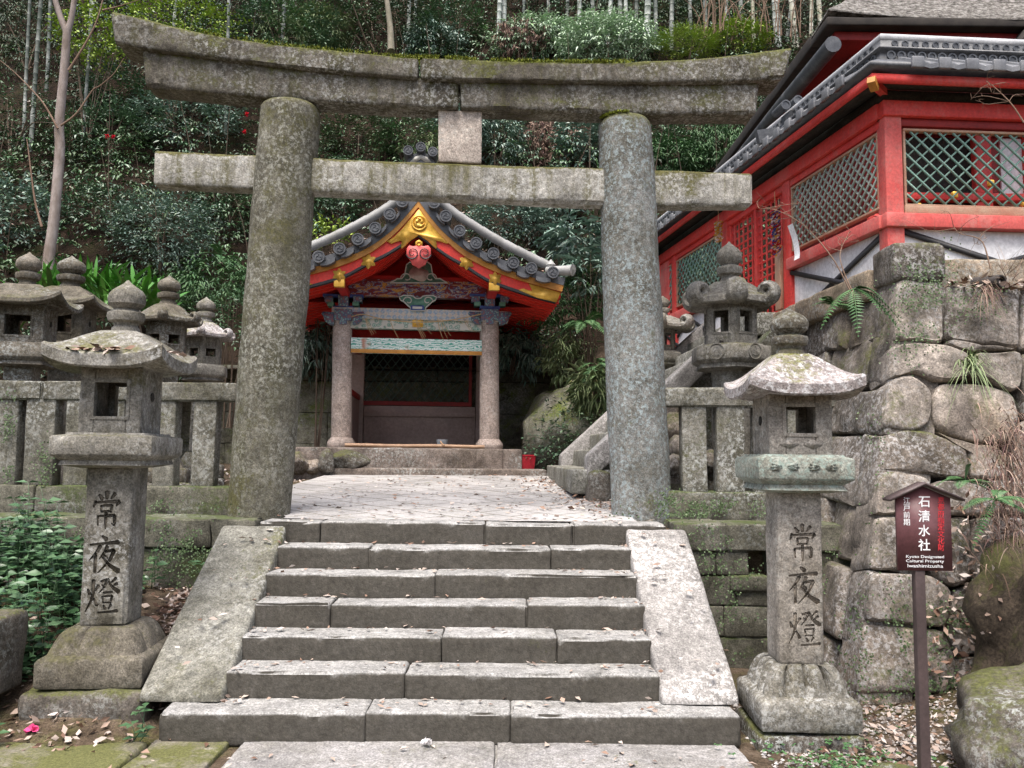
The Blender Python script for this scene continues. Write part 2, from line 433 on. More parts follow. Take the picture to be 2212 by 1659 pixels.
def gravel():
    g = G('mossy flag ground', .93, .2)
    c = g.ramp(g.noise(3, 6, .7), [(.32, (.10,.09,.065)), (.55, (.22,.2,.165)), (.75, (.33,.31,.27))])
    m = g.math('ADD', g.noise(1.7, 6, .7), g.math('MULTIPLY', g.noise(28, 3), .18))
    c = g.mix(g.ramp(m, [(.46, 0), (.62, .95)]), c, g.mix(g.noise(50, 3), (.065,.072,.02), (.15,.15,.055)))
    c = g.mix(1.0, c, g.ramp(g.noise(70, 3, .8), [(.3, .6), (.7, 1.45)]), 'MULTIPLY')
    g.col(c); g.bump(g.noise(45, 4, .7), .7, .015); return g.m
M['mossflag'] = gravel()
def pebbles():
    g = G('mixed pebble gravel', .85, .3)
    c = g.ramp(g.isl(), [(0, (.13,.115,.1)), (.3, (.24,.21,.19)), (.6, (.36,.33,.31)), (.85, (.52,.5,.48)), (1, (.22,.15,.11))])
    c = g.mix(1.0, c, g.ramp(g.noise(90, 2), [(.3, .7), (.7, 1.25)]), 'MULTIPLY')
    g.col(c); return g.m
M['pebble'] = pebbles()

# painted timber, metal, tiles
M['verm'] = paint('fresh vermilion', (.72,.045,.028), (.60,.034,.022), .5, 2.0, wear=.15)
M['verm_d'] = paint('deep red boards', (.46,.02,.016), (.34,.014,.012), .5, 2.5)
M['red'] = paint('weathered vermilion', (.68,.055,.045), (.56,.042,.036), .55, 2.2, wear=.35)
M['red_f'] = paint('sun faded vermilion', (.68,.15,.132), (.60,.08,.07), .65, 2.6, wear=.7)
M['red_k'] = paint('dull red', (.3,.02,.018), (.2,.015,.014), .6, 2.2)
M['gold'] = paint('gold leaf', (.80,.50,.10), (.62,.34,.045), .38, 9.0)
M['gold'].node_tree.nodes['Principled BSDF'].inputs['Metallic'].default_value = .35
M['ochre'] = paint('ochre painted edge', (.55,.26,.045), (.40,.165,.03), .5, 6.0)
M['tan'] = paint('bare tan trim', (.46,.32,.22), (.42,.2,.13), .6, 6.0)
M['black'] = paint('black lacquered bar', (.018,.018,.02), (.03,.03,.032), .5, 5.0)
M['white'] = paint('white plaster', (.80,.80,.80), (.66,.66,.68), .8, 1.6, wear=.5, wearc=(.42,.42,.42))
M['green'] = paint('verdigris lattice paint', (.17,.32,.26), (.27,.41,.35), .55, 8.0)
M['green_l'] = paint('bleached green lattice', (.34,.42,.36), (.46,.5,.44), .6, 8.0)
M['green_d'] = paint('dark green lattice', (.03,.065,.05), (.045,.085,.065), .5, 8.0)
M['teal'] = paint('malachite painted carving', (.10,.24,.17), (.16,.33,.25), .55, 20)
M['blue'] = paint('ultramarine painted block', (.03,.06,.22), (.07,.12,.34), .55, 20)
M['cream'] = paint('chalky white outline', (.62,.6,.55), (.5,.5,.46), .6, 20)
M['coral'] = paint('coral painted pendant', (.72,.13,.12), (.62,.09,.085), .5, 8)
M['brown'] = paint('smoky brown board', (.46,.35,.31), (.35,.26,.23), .55, 1.4)
M['sign'] = paint('maroon sign board', (.14,.056,.06), (.12,.05,.054), .45, 3)
M['post'] = paint('dark brown sign post', (.085,.06,.058), (.065,.047,.045), .5, 3)
M['text_w'] = paint('white sign lettering', (.85,.85,.85), (.82,.82,.82), .6, 3)
M['text_r'] = paint('red sign lettering', (.62,.035,.045), (.56,.03,.04), .6, 3)
M['paper'] = paint('white paper', (.85,.85,.86), (.8,.8,.82), .8, 3)
M['rope'] = paint('straw rope', (.50,.36,.20), (.38,.26,.13), .8, 12)
M['bamboo_pole'] = paint('dry bamboo pole', (.42,.27,.17), (.3,.18,.11), .5, 10)
M['bucket_red'] = paint('red enamel bucket', (.45,.02,.035), (.36,.015,.03), .35, 3)
M['zinc'] = paint('grey zinc', (.30,.33,.36), (.24,.26,.29), .35, 5)
M['pipe'] = paint('dark clay pipe', (.05,.042,.038), (.035,.03,.028), .7, 6)
M['pink'] = paint('pink petals', (.80,.06,.22), (.72,.1,.28), .6, 30)
M['pale'] = paint('white petals', (.8,.78,.76), (.7,.66,.66), .6, 30)
def tile():
    g = G('smoked roof tile', .42, .5)
    c = g.ramp(g.noise(6, 5, .7), [(.3, (.045,.048,.055)), (.55, (.085,.09,.098)), (.75, (.17,.175,.18))])
    c = g.mix(1.0, c, g.ramp(g.noise(60, 3, .7), [(.3, .7), (.7, 1.3)]), 'MULTIPLY')
    g.col(c); g.bump(g.noise(40, 3), .2, .006); return g.m
M['tile'] = tile()
def tile_l():
    g = G('pale weathered ridge tile', .5, .4)
    c = g.ramp(g.noise(4, 5, .7), [(.3, (.20,.20,.19)), (.6, (.33,.33,.32)), (.8, (.46,.46,.46))])
    c = g.mix(g.ramp(g.noise(3, 5, .7, vec=g.map(g.pos(), loc=(3, 3, 3))), [(.55, 0), (.7, .6)]), c, (.2,.2,.15))
    g.col(c); return g.m
M['tile_l'] = tile_l()
def bark():
    g = G('cypress bark thatch', .95, .1)
    n = g.noise(16, 6, .75, vec=g.map(g.pos(), sc=(1, 1, 2)))
    c = g.ramp(n, [(.35, (.06,.055,.05)), (.5, (.23,.215,.195)), (.64, (.50,.48,.45))])
    g.col(c); g.bump(n, 1.0, .06); return g.m
M['bark_roof'] = bark()
M['tile_w'] = paint('pale ridge capping', (.56,.57,.58), (.38,.39,.40), .5, 5, wear=.4, wearc=(.2,.2,.2))
M['tile_m'] = paint('worn grey eave tile', (.22,.225,.235), (.12,.125,.135), .4, 5)
M['bark_edge'] = paint('black thatch eave edge', (.022,.019,.017), (.045,.038,.032), .9, 5)

# painted friezes of the pavilion
def frieze_wave():
    g = G('painted wave frieze', .55, .4)
    n = g.nd('ShaderNodeTexWave'); n.wave_type = 'RINGS'; g.set(n.inputs['Vector'], g.map(g.obj(), sc=(1.0, 1, 1.8)))
    n.inputs['Scale'].default_value = 4.5; n.inputs['Distortion'].default_value = 9; n.inputs['Detail'].default_value = 2.5; n.inputs['Detail Scale'].default_value = 2.2
    c = g.ramp(n.outputs['Fac'], [(.0, (.08,.34,.27)), (.28, (.16,.44,.36)), (.40, (.86,.87,.84)), (.66, (.86,.86,.83)), (.80, (.2,.46,.42)), (1, (.8,.82,.8))])
    c = g.mix(g.ramp(g.noise(2.3, 3, vec=g.obj()), [(.6, 0), (.66, .85)]), c, (.42,.14,.07))
    g.col(c); return g.m
def frieze_cloud():
    g = G('painted cloud frieze', .55, .4)
    v = g.obj(); d = g.vor(14, v); e = g.noise(9, 3, .6, vec=v)
    c = g.ramp(g.math('MULTIPLY_ADD', e, .7, d), [(.4, (.09,.22,.17)), (.56, (.18,.34,.27)), (.66, (.52,.58,.52)), (.74, (.11,.24,.19)), (.92, (.55,.55,.5))])
    g.col(c); return g.m
def frieze_diamond():
    g = G('painted diamond band', .55, .4)
    v = g.map(g.obj(), rot=(0, R(45), 0)); n = g.nd('ShaderNodeTexChecker'); g.set(n.inputs[0], g.map(v, sc=(9, .001, 9)))
    g.set(n.inputs[1], (.26,.36,.46)); g.set(n.inputs[2], (.5,.44,.36)); n.inputs[3].default_value = 1.6
    c = g.mix(g.ramp(g.noise(30, 3, vec=g.obj()), [(.45, 0), (.6, .6)]), n.outputs[0], (.62,.58,.52))
    g.col(c); return g.m
def frieze_tiger():
    g = G('painted scroll beam', .55, .4)
    v = g.obj()
    n = g.noise(5.5, 3, .6, vec=g.map(v, sc=(1, 1, 2.6)), dist=1.2)
    c = g.ramp(n, [(.0, (.15,.018,.012)), (.46, (.17,.022,.014)), (.50, (.03,.05,.2)), (.54, (.45,.48,.42)), (.57, (.2,.03,.02)), (.62, (.5,.25,.04)), (.75, (.55,.28,.05))])
    g.col(c); return g.m
M['f_wave'] = frieze_wave(); M['f_cloud'] = frieze_cloud(); M['f_dia'] = frieze_diamond(); M['f_tig'] = frieze_tiger()
def grid_panel():
    g = G('fretted paint on brackets', .55, .4); v = g.obj()
    c = g.ramp(g.vor(26, v), [(.0, (.5,.5,.46)), (.25, (.2,.33,.29)), (.5, (.06,.1,.2)), (.8, (.26,.12,.11))])
    g.col(c); return g.m
M['bracket'] = grid_panel()

# plants
def leafm(name, cols, rough=.4, spec=.5, trans=.0, vary=0):
    g = G(name, rough, spec)
    n = len(cols); c = g.ramp(g.isl(), [(i / max(1, n - 1), q) for i, q in enumerate(cols)])
    if vary:
        q = g.noise(vary, 2, .5)
        c = g.mix(1.0, c, g.ramp(q, [(.3, (.55, .62, .62)), (.43, (.85, 1.0, 1.0)), (.52, (1.15, 1.15, 1.1)), (.60, (.85, 1.15, .65)), (.72, (1.4, 1.35, 1.3))]), 'MULTIPLY')
    g.col(c)
    if trans: g.b.inputs['Transmission Weight'].default_value = 0.0
    return g.m
M['lf_gloss'] = leafm('glossy evergreen leaf', [(.038,.084,.040), (.070,.135,.066), (.13,.20,.115), (.10,.155,.095)], .4, .65, vary=.8)
M['lf_blue'] = leafm('blue green leaf', [(.09,.165,.125), (.15,.235,.185), (.25,.33,.27)], .4, .65)
M['lf_mid'] = leafm('mid green leaf', [(.035,.09,.035), (.06,.13,.055), (.1,.18,.085)], .38, .6)
M['lf_dark'] = leafm('dark forest leaf', [(.020,.042,.018), (.040,.076,.034), (.078,.118,.062), (.06,.09,.036)], .5, .5, vary=.55)
M['lf_yel'] = leafm('fresh yellow green leaf', [(.22,.32,.04), (.33,.43,.07), (.16,.26,.04)], .5, .3)
M['lf_fern'] = leafm('fern frond', [(.04,.105,.035), (.06,.14,.05), (.1,.19,.07)], .5, .35)
M['lf_bright'] = leafm('bright blade', [(.04,.15,.018), (.065,.2,.025), (.1,.26,.04)], .35, .55)
M['lf_pale'] = leafm('pale dusty leaf', [(.22,.35,.2), (.36,.48,.32), (.5,.6,.47), (.24,.42,.17)], .5, .5)
M['lf_dry'] = leafm('withered hanging leaf', [(.08,.05,.035), (.17,.11,.08), (.11,.06,.06), (.30,.21,.16), (.4,.3,.24)], .8, .2)
M['lf_grass'] = leafm('pale grass blade', [(.16,.22,.10), (.25,.3,.15), (.12,.19,.08)], .5, .3)
M['lf_ivy'] = leafm('tiny creeping leaf', [(.07,.115,.045), (.115,.165,.075), (.05,.085,.035)], .5, .3)
M['lf_litter'] = leafm('fallen leaf', [(.13,.075,.05), (.2,.12,.085), (.32,.22,.165), (.5,.42,.36), (.1,.06,.042), (.62,.55,.5), (.34,.24,.19)], .75, .25)
M['lf_red'] = leafm('red camellia petal', [(.55,.01,.03), (.7,.015,.04)], .5, .3)
def trunkm(name, a, b, sc=6, rings=False):
    g = G(name, .8, .25)
    c = g.mix(g.ramp(g.noise(sc, 5, .65, vec=g.map(g.pos(), sc=(1, 1, .35))), [(.35, 0), (.65, 1)]), a, b)
    if rings:
        n = g.nd('ShaderNodeTexWave'); n.bands_direction = 'Z'; g.set(n.inputs[0], g.pos()); n.inputs['Scale'].default_value = .9
        c = g.mix(g.ramp(g.noise(1.6, 4, .7), [(.45, 0), (.7, .7)]), c, (.62,.63,.6)); c = g.mix(g.ramp(g.noise(2.6, 4, .7), [(.5, 0), (.7, .7)]), c, (.1,.12,.08))
    g.col(c); g.bump(g.noise(25, 4), .3, .01); return g.m
M['trunk_pale'] = trunkm('pale smooth bark', (.36,.31,.285), (.19,.15,.125), 9)
M['trunk'] = trunkm('dark bark', (.09,.065,.045), (.16,.12,.09))
M['dead'] = trunkm('mossy dead bark', (.12,.11,.075), (.2,.18,.14), 9)
M['twig'] = trunkm('brown twig', (.16,.10,.07), (.26,.18,.13))
M['culm'] = trunkm('grey bamboo culm', (.30,.33,.31), (.42,.45,.43), 4, True)
M['culm_d'] = trunkm('shaded bamboo culm', (.10,.115,.105), (.16,.18,.165), 4, True)
M['culm_y'] = trunkm('yellowing bamboo culm', (.30,.28,.19), (.38,.36,.27), 4, True)
# ---------------------------------------------------------------- ground
def gz(x, y):
    x = np.asarray(x, float); y = np.asarray(y, float)
    P = np.stack([x, y, 0 * x], -1).reshape(-1, 3)
    n = fbm(P, 1.1, 3, 4).reshape(x.shape)
    z = -.035 + .02 * n * sstep(1.7, 2.3, np.abs(x + .44))
    left = sstep(-2.05, -2.55, x)
    z = z + left * (sstep(5.05, 7.1, y) * .66 + sstep(-3.15, -4.3, x) * sstep(4.6, 6.3, y) * .3 + .03 * n)
    z = z + sstep(2.9, 3.8, x) * sstep(4.6, 6.0, y) * .25
    back = sstep(7.3, 7.5, y)
    pz = 1.13 + .045 * (y - 7.4) + .04 * n * sstep(-2.9, -3.4, x)
    pz = pz + sstep(.9, 1.6, x) * sstep(13.2, 15, y) * 2.3
    pz = pz + sstep(-7.5, -11, x) * .8
    z = z * (1 - back) + back * pz
    tr = sstep(3.1, 3.5, x) * sstep(7.35, 7.6, y)
    return z * (1 - tr) + tr * np.maximum(3.38, z)
xs = np.unique(np.round(np.concatenate([np.linspace(-60, -12, 17), np.linspace(-12, -6, 25), np.linspace(-6, 6, 121), np.linspace(6, 60, 25)]), 4))
ys = np.unique(np.round(np.concatenate([np.linspace(-40, 0, 15), np.linspace(0, 3, 10), np.linspace(3, 9, 101), np.linspace(9, 18.5, 48)]), 4))
XX, YY = np.meshgrid(xs, ys, indexing='ij')
def gridmesh(X, Y, Z):
    mb = MB(); nx, ny = X.shape; I = np.arange(nx * ny).reshape(nx, ny)
    mb.add(np.stack([X, Y, Z], -1).reshape(-1, 3), np.stack([I[:-1, :-1], I[1:, :-1], I[1:, 1:], I[:-1, 1:]], -1).reshape(-1, 4))
    return mb
struct('ground', gridmesh(XX, YY, gz(XX, YY)), M['soil'], ang=180)

def hill0(x):
    """foot of the slope: (y, z) for each x"""
    x = np.asarray(x, float)
    k = sstep(-5.6, -8.5, x); r = sstep(.6, 2.2, x)
    return 17.25 * (1 - k) + 14.2 * k - .6 * r, 3.55 * (1 - k) + 1.75 * k + 0 * r
def hz(x, y):
    y0, z0 = hill0(x); P = np.stack([np.asarray(x, float), np.asarray(y, float), 0 * np.asarray(x, float)], -1).reshape(-1, 3)
    n = (fbm(P, .33, 11, 4) * .55 + fbm(P, 1.6, 5, 3) * .13).reshape(np.shape(x))
    d = np.asarray(y) - y0
    return z0 + np.where(d > 0, d * 1.15 + n * np.clip(d, 0, 1.5) / 1.5, d * .15)
hx = np.linspace(-34, 34, 150); hd = np.concatenate([np.linspace(-.9, 12, 64), np.linspace(12.4, 34, 40)])
HX, HD = np.meshgrid(hx, hd, indexing='ij'); HY = hill0(HX)[0] + HD
struct('hillside', gridmesh(HX, HY, hz(HX, HY)), M['hill'], ang=180)

# ---------------------------------------------------------------- stone stairs with sloping cheek slabs
S = Frame((-.427, 5.6, 0), 1.0)
TR, RI = .289, .171
stairs = thing('stone_stairs', 'worn grey stone stairs with sloping side slabs climbing to the big stone gate', 'stairs', S)
def step_row(y0, y1, z, cuts, ypx, h=.2, sd=0, mat='step'):
    xl = [c if isinstance(c, float) else S.px(c, ypx, y0)[0] for c in cuts]
    for i in range(len(xl) - 1):
        dz = .006 * math.sin(sd * 3.1 + i * 2.3); dy = .006 * math.cos(sd * 1.7 + i * 3.9)
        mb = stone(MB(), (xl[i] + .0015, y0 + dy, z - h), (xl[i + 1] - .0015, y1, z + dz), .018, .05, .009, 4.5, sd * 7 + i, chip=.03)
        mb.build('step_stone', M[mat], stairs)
HW = 1.43
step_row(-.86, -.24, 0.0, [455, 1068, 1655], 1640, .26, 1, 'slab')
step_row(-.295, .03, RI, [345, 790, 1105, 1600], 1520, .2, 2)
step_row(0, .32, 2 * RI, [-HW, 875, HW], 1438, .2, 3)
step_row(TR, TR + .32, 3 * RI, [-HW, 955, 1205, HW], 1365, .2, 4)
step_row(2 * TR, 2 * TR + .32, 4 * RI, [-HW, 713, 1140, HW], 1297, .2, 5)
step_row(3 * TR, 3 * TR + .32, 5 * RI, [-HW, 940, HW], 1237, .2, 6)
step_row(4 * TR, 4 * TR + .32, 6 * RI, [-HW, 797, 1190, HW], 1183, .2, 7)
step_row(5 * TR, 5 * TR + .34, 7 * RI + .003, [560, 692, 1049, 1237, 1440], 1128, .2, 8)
for sgn, nm, wd in ((-1, 'cheek_l', .525), (1, 'cheek_r', .50)):
    y0, y1 = -.10, 1.43; sl = RI / TR
    def xf(P, y0=y0, sl=sl):
        Q = P.copy(); Q[:, 2] += 0.225 + (P[:, 1] - y0) * .625; return Q
    lo, hi = ((-HW - wd, y0, -.3), (-HW + .012, y1, 0)) if sgn < 0 else ((HW - .012, y0, -.3), (HW + wd, y1, 0))
    def xf2(P, xf=xf, y0=y0, lo=lo):
        Q = xf(P); f = np.clip((P[:, 1] - y0) / .3, 0, 1)
        Q[:, 2] = np.maximum(Q[:, 2], .178 + 0 * f); return Q
    o = stone(MB(), lo, hi, .035, .07, .007, 5, 40 + sgn, xf2).build('cheek_slab', M[nm], stairs)
    o['label'] = 'mossy grey sloping side slab' if sgn < 0 else 'pale speckled sloping side slab'
# earth core so nothing is hollow
stone(MB(), (-HW - .42, .08, -.05), (HW + .42, 1.5, .1), .01, .5, 0).build('stair_core', M['wallm'], stairs)

# flat mossy paving beside the bottom slab
pv = MB()
stone(pv, (-3.35, 4.66, -.3), (-2.2, 5.22, .012), .03, .06, .03, 3, 61)
stone(pv, (-2.19, 4.5, -.3), (-1.72, 5.31, .0), .02, .06, .014, 4, 62)
stone(pv, (-3.0, 4.0, -.3), (-1.95, 4.64, -.03), .03, .06, .03, 3, 63)
stone(pv, (-4.7, 4.0, -.3), (-3.38, 5.1, -.015), .04, .07, .035, 3, 64)
stone(pv, (-1.94, 3.6, -.3), (-1.35, 4.48, -.02), .03, .07, .012, 5, 65)
struct('paving', pv, M['mossflag'])
pf = MB()
stone(pf, (-1.33, 3.3, -.3), (1.45, 4.70, -.12), .03, .12, .008, 5, 66)
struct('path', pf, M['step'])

# upper court of diagonal flagstones
px_ = np.linspace(0, 1, 60); py_ = np.linspace(7.31, 13.75, 60)
PX, PY = np.meshgrid(px_, py_, indexing='ij'); lft = np.where(PY < 8.2, -2.0 - .35 * sstep(7.4, 8.2, PY), -2.35 - .5 * sstep(8.2, 9, PY)); PX = lft + PX * (1.12 + .9 * sstep(7.7, 8.6, PY) - lft)
def plz(x, y): return 1.203 + .045 * np.maximum(0, y - 7.5) + .004 * fbm(np.stack([x, y, 0 * x], -1).reshape(-1, 3), 1.3, 8, 3).reshape(np.shape(x))
struct('plaza', gridmesh(PX, PY, plz(PX, PY)), M['plaza'], ang=180)

# ---------------------------------------------------------------- torii
T = Frame(((-2.35 + 1.247) / 2, 7.86, 1.2), 4.45)
torii = thing('torii_gate', 'tall mossy stone torii gate standing over the top of the stairs', 'torii', T)
def local(pts, yl):
    return np.array([T.px(x, y, yl) for x, y in pts])
def pillar(cb, ct, ytop, r0, r1, mat, sd):
    b = local([cb], 0)[0]; t = local([ct], 0)[0]; zt = local([(ct[0], ytop)], -.22)[0][1]
    rings = []; Z = np.concatenate([[-.1], np.linspace(0, zt - .07, 46), zt - .07 + np.array([.025, .045, .06, .068, .07])])
    for i, z in enumerate(Z):
        k = (z - b[1]) / (t[1] - b[1]); c = b[0] + (t[0] - b[0]) * k; r = r0 + (r1 - r0) * k + .012 * math.sin(max(0, min(1, k)) * math.pi)
        if z > zt - .07: r -= (.07 - math.sqrt(max(0, .07 ** 2 - (z - zt + .07) ** 2))) * 1.1
        q = ring((c, 0, z), r, 44)
        d = q - np.array([c, 0, z]); d /= np.linalg.norm(d, axis=1)[:, None]
        q = q + d * (.008 * vn(q + sd, 3, sd) + .005 * vn(q + sd, 9, sd))[:, None]
        rings.append(q)
    c = rings[-1].mean(0)
    for f in (.75, .4, .1): rings.append(c + (rings[-1] - c) * f + np.array([0, 0, .004]))
    o = loft(MB(), rings).build('pillar', M[mat], torii, ang=70)
    return b, t, zt
PL = pillar((561.5, 1095), (626, 255), 209, .280, .280, 'pillar_l', 3)
PR = pillar((1385, 1095), (1349, 270), 241, .283, .262, 'pillar_r', 5)
for o in torii.children:
    o['label'] = 'green brown mossy pillar' if o.data.materials[0] == M['pillar_l'] else 'pillar with pale blue lichen'
def member(name, top, bot, y0, y1, mat, sd, r=.03, label=None, n=60):
    A = smooth_curve(local(top, y0), n); B = smooth_curve(local(bot, y0), n)
    L = np.linalg.norm(A[-1] - A[0]); H = .3; t = np.linspace(0, L, n)
    def xf(P):
        o = np.empty_like(P); f = P[:, 2] / H
        for k, c in ((0, 0), (2, 1)):
            a = np.interp(P[:, 0], t, A[:, c]) + (P[:, 0] < 0) * 0; b = np.interp(P[:, 0], t, B[:, c])
            o[:, k] = b + (a - b) * f
        o[:, 1] = P[:, 1]; return o
    ob = stone(MB(), (0, y0, 0), (L, y1, H), r, .06, .007, 6, sd, xf, chip=.03).build(name, M[mat], torii)
    if label: ob['label'] = label
ktop_l = [(236, 20), (303, 37), (389, 59), (483, 77), (591, 93), (701, 105), (835, 118), (904, 123.5)]
kbot_l = [(246, 90), (310, 104), (395, 114.5), (483, 126), (591, 140), (728, 154), (820, 162), (903, 168.5)]
ktop_r = [(907.5, 122), (1000, 126.5), (1131, 131.5), (1260, 133.5), (1343, 133), (1502, 126), (1629, 112.5), (1714, 101)]
kbot_r = [(908.5, 169), (1000, 172), (1131, 174), (1210, 175.5), (1296, 176.5), (1450, 177.5), (1600, 174.5), (1696, 167.5)]
member('top_lintel', ktop_l, kbot_l, -.215, .2, 'kasagi', 11)
member('top_lintel', ktop_r, kbot_r, -.215, .2, 'kasagi', 12)
stop_l = [(306, 97), (403, 113), (564, 133), (728, 152), (850, 163), (990, 171)]
sbot_l = [(313, 185), (403, 194.7), (564, 209.5), (728, 221), (850, 228.5), (991, 232)]
stop_r = [(994.5, 171), (1131, 174), (1296, 176), (1404, 177), (1502, 176), (1643, 172)]
sbot_r = [(994.5, 233), (1131, 236.5), (1296, 242), (1404, 246), (1502, 246), (1634, 246)]
member('under_lintel', stop_l, sbot_l, -.15, .14, 'kasagi', 13)
member('under_lintel', stop_r, sbot_r, -.15, .14, 'kasagi', 14)
member('tie_beam', [(333, 324), (561, 334.5), (900, 349), (1300, 362), (1627.5, 372.5)], [(330, 398), (551, 408), (900, 424), (1300, 441), (1627.5, 446)], -.10, .10, 'nuki', 15)
member('centre_strut', [(946.5, 236), (1041, 238)], [(947, 349), (1040, 353)], -.085, .085, 'strut', 16, .012)

# ---------------------------------------------------------------- stone railings on either side
def fence(label, x0, x1, posts, mat, sd):
    F = Frame(((x0 + x1) / 2, 7.9, 1.2))
    f = thing('stone_railing', label, 'railing', F, 'stone railings beside the torii')
    cx = (x0 + x1) / 2
    n = max(1, round((x1 - x0) / 2.2)); e = np.linspace(x0, x1, n + 1)
    for i in range(n):
        stone(MB(), (e[i] - cx + .003, -.02, 1.055), (e[i + 1] - cx - .003, .17, 1.235), .016, .07, .007, 6, sd + i, chip=.03).build('rail', M[mat], f)
        stone(MB(), (e[i] - cx + .003, -.05, -.03), (e[i + 1] - cx - .003, .27, .25), .02, .07, .01, 6, sd + 20 + i, chip=.03).build('kerb_stone', M['wallm'], f)
    for i, (a, b) in enumerate(posts):
        xa = at(a, 960, 7.9)[0] - cx; xb = at(b, 960, 7.9)[0] - cx; ln = .01 * math.sin(i * 2.1 + sd)
        stone(MB(), (xa, .0, .24), (xb, .16, 1.07), .012, .07, .006, 6, sd + 40 + i, xf=lambda P: P + np.outer(P[:, 2] - .24, [ln, 0, 0])).build('post', M[mat], f)
    return f
fence('mossy stone railing with square posts running behind the tapering lantern with leaves on its roof', -8.2, at(513, 840, 7.9)[0], [(-690, -630), (-608, -546), (-527, -465), (-445, -383), (-364, -302), (-283, -221), (-202, -140), (-120, -60), (-34, 36), (52, 116), (138, 190), (214, 266), (332, 377), (414, 463)], 'fence', 100)
fence('short stone railing between the blue lichened torii pillar and the great boulder wall', at(1436, 850, 7.9)[0], at(1868, 850, 7.9)[0], [(1475, 1528), (1549, 1608), (1630, 1680), (1704, 1756), (1782, 1828)], 'fence', 130)

# ---------------------------------------------------------------- ashlar retaining walls either side of the stairs
def ashlar(mb, x0, x1, rows, yf, depth, sd, lens, skip=()):
    rnd = random.Random(sd)
    for k, (za, zb) in enumerate(rows):
        x = x0 - rnd.random() * .2
        while x < x1:
            L = lens * rnd.uniform(.7, 1.5); b = min(x + L, x1)
            if x1 - b < .15: b = x1
            a = max(x, x0)
            if not any(a < s[1] and b > s[0] and za < s[3] and zb > s[2] for s in skip):
                stone(mb, (a + .002, yf + rnd.uniform(-.012, .015) + .0, za + .002), (b - .002, yf + depth, zb - .002), .014, .08, .016, 5, sd + k * 31 + int(x * 10), chip=.03)
            x = b
    return mb
wl = thing('retaining_wall', 'low mossy ashlar retaining wall under the railing behind the leafy undergrowth', 'wall', Frame((-4, 7.2, .3)))
m = MB(); ashlar(m, -9.0, -2.2, [(.95, 1.2)], 7.22, .55, 5, .9); ashlar(m, -9.0, -2.2, [(.2, .56), (.56, .95)], 7.26, .35, 9, .75)
A_ = np.array(wl.matrix_world.inverted()); mm = MB().merge(m, A_); mm.build('stone_courses', M['wallm'], wl)
wr = thing('retaining_wall', 'tall mossy ashlar retaining wall with a dark drain hole behind the pale lantern post', 'wall', Frame((2.2, 7.2, 0)))
m = MB(); hx0, hx1 = at(1617, 1160, 7.25)[0], at(1660, 1160, 7.25)[0]
ashlar(m, 1.42, 3.2, [(.97, 1.2)], 7.22, .55, 15, .9)
ashlar(m, 1.42, hx0, [(.76, .97)], 7.26, .35, 16, .4); ashlar(m, hx1, 3.2, [(.76, .97)], 7.26, .35, 17, .5)
ashlar(m, 1.42, 3.2, [(.5, .76), (.24, .5), (-.1, .24)], 7.26, .35, 19, .5)
A_ = np.array(wr.matrix_world.inverted()); MB().merge(m, A_).build('stone_courses', M['wallm'], wr)
m = MB(); stone(m, (hx0 - .02, 7.58, .74), (hx1 + .02, 7.72, 1.0), .01, .2, 0); stone(m, (hx0 - .16, 7.235, .63), (hx1, 7.5, .758), .02, .07, .01, 5, 77)
MB().merge(m, A_).build('drain_spout', M['wallm'], wr)

# ---------------------------------------------------------------- boulder walls: cells of fitted stones
def half(poly, p, n):
    out = []
    for i in range(len(poly)):
        a, b = poly[i], poly[(i + 1) % len(poly)]; da, db = (a - p) @ n, (b - p) @ n
        if da <= 0: out.append(a)
        if da * db < 0: out.append(a + (b - a) * da / (da - db))
    return out
def cells(seeds, poly):
    seeds = [np.array(s, float) for s in seeds]; res = []
    for i, s in enumerate(seeds):
        c = [np.array(p, float) for p in poly]
        for j, q in enumerate(seeds):
            if j != i and c: c = half(c, (s + q) / 2, q - s)
        if len(c) > 2: res.append(np.array(c))
    return res
def fitted(mb, cell, o, U, V, N, sd, gap=.004, rnd_r=.028, bulge=.04, depth=.25, step=.05, lift=0.0, tilt=(0, 0)):
    """one fitted stone: rounded arris, rough bulging face"""
    P = []
    for i in range(len(cell)):
        a, b = cell[i], cell[(i + 1) % len(cell)]; n = max(1, int(np.linalg.norm(b - a) / step))
        P += [a + (b - a) * k / n for k in range(n)]
    P = np.array(P); c = P.mean(0)
    # soften corners
    for _ in range(1): P = .5 * P + .25 * (np.roll(P, 1, 0) + np.roll(P, -1, 0))
    dist = np.linalg.norm(P - c, axis=1)[:, None]; dr = (P - c) / np.maximum(dist, 1e-6)
    wob = np.abs(vn(np.c_[P, np.full(len(P), sd)], 5, sd))[:, None] * .012
    rings = []; R0 = dist.mean()
    prof = [(gap, -depth), (gap, -.04), (gap + .006, -.016), (gap + rnd_r * .55, -.005), (gap + rnd_r, 0)]
    for ins, h in prof: rings.append((P - dr * (ins + wob), h))
    for f in (.82, .62, .42, .22, .06):
        k = 1 - f; rings.append((c + (rings[4][0] - c) * f, bulge * min(1, 1.4 * k) * (R0 / .35)))
    R3 = []
    for q, h in rings:
        p3 = np.array(o) + np.outer(q[:, 0], U) + np.outer(q[:, 1], V); hh = np.full(len(q), h)
        if h > -.03: hh = hh + (vn(p3, 3.2, sd) * .026 + vn(p3, 8, 3) * .016 + vn(p3, 19, 5) * .006) * (1 if h >= 0 else .5)
        if h > -.1: hh = hh + lift + (q - c) @ np.array(tilt)
        R3.append(p3 + np.outer(hh, N))
    loft(mb, R3, (False, True)); return mb
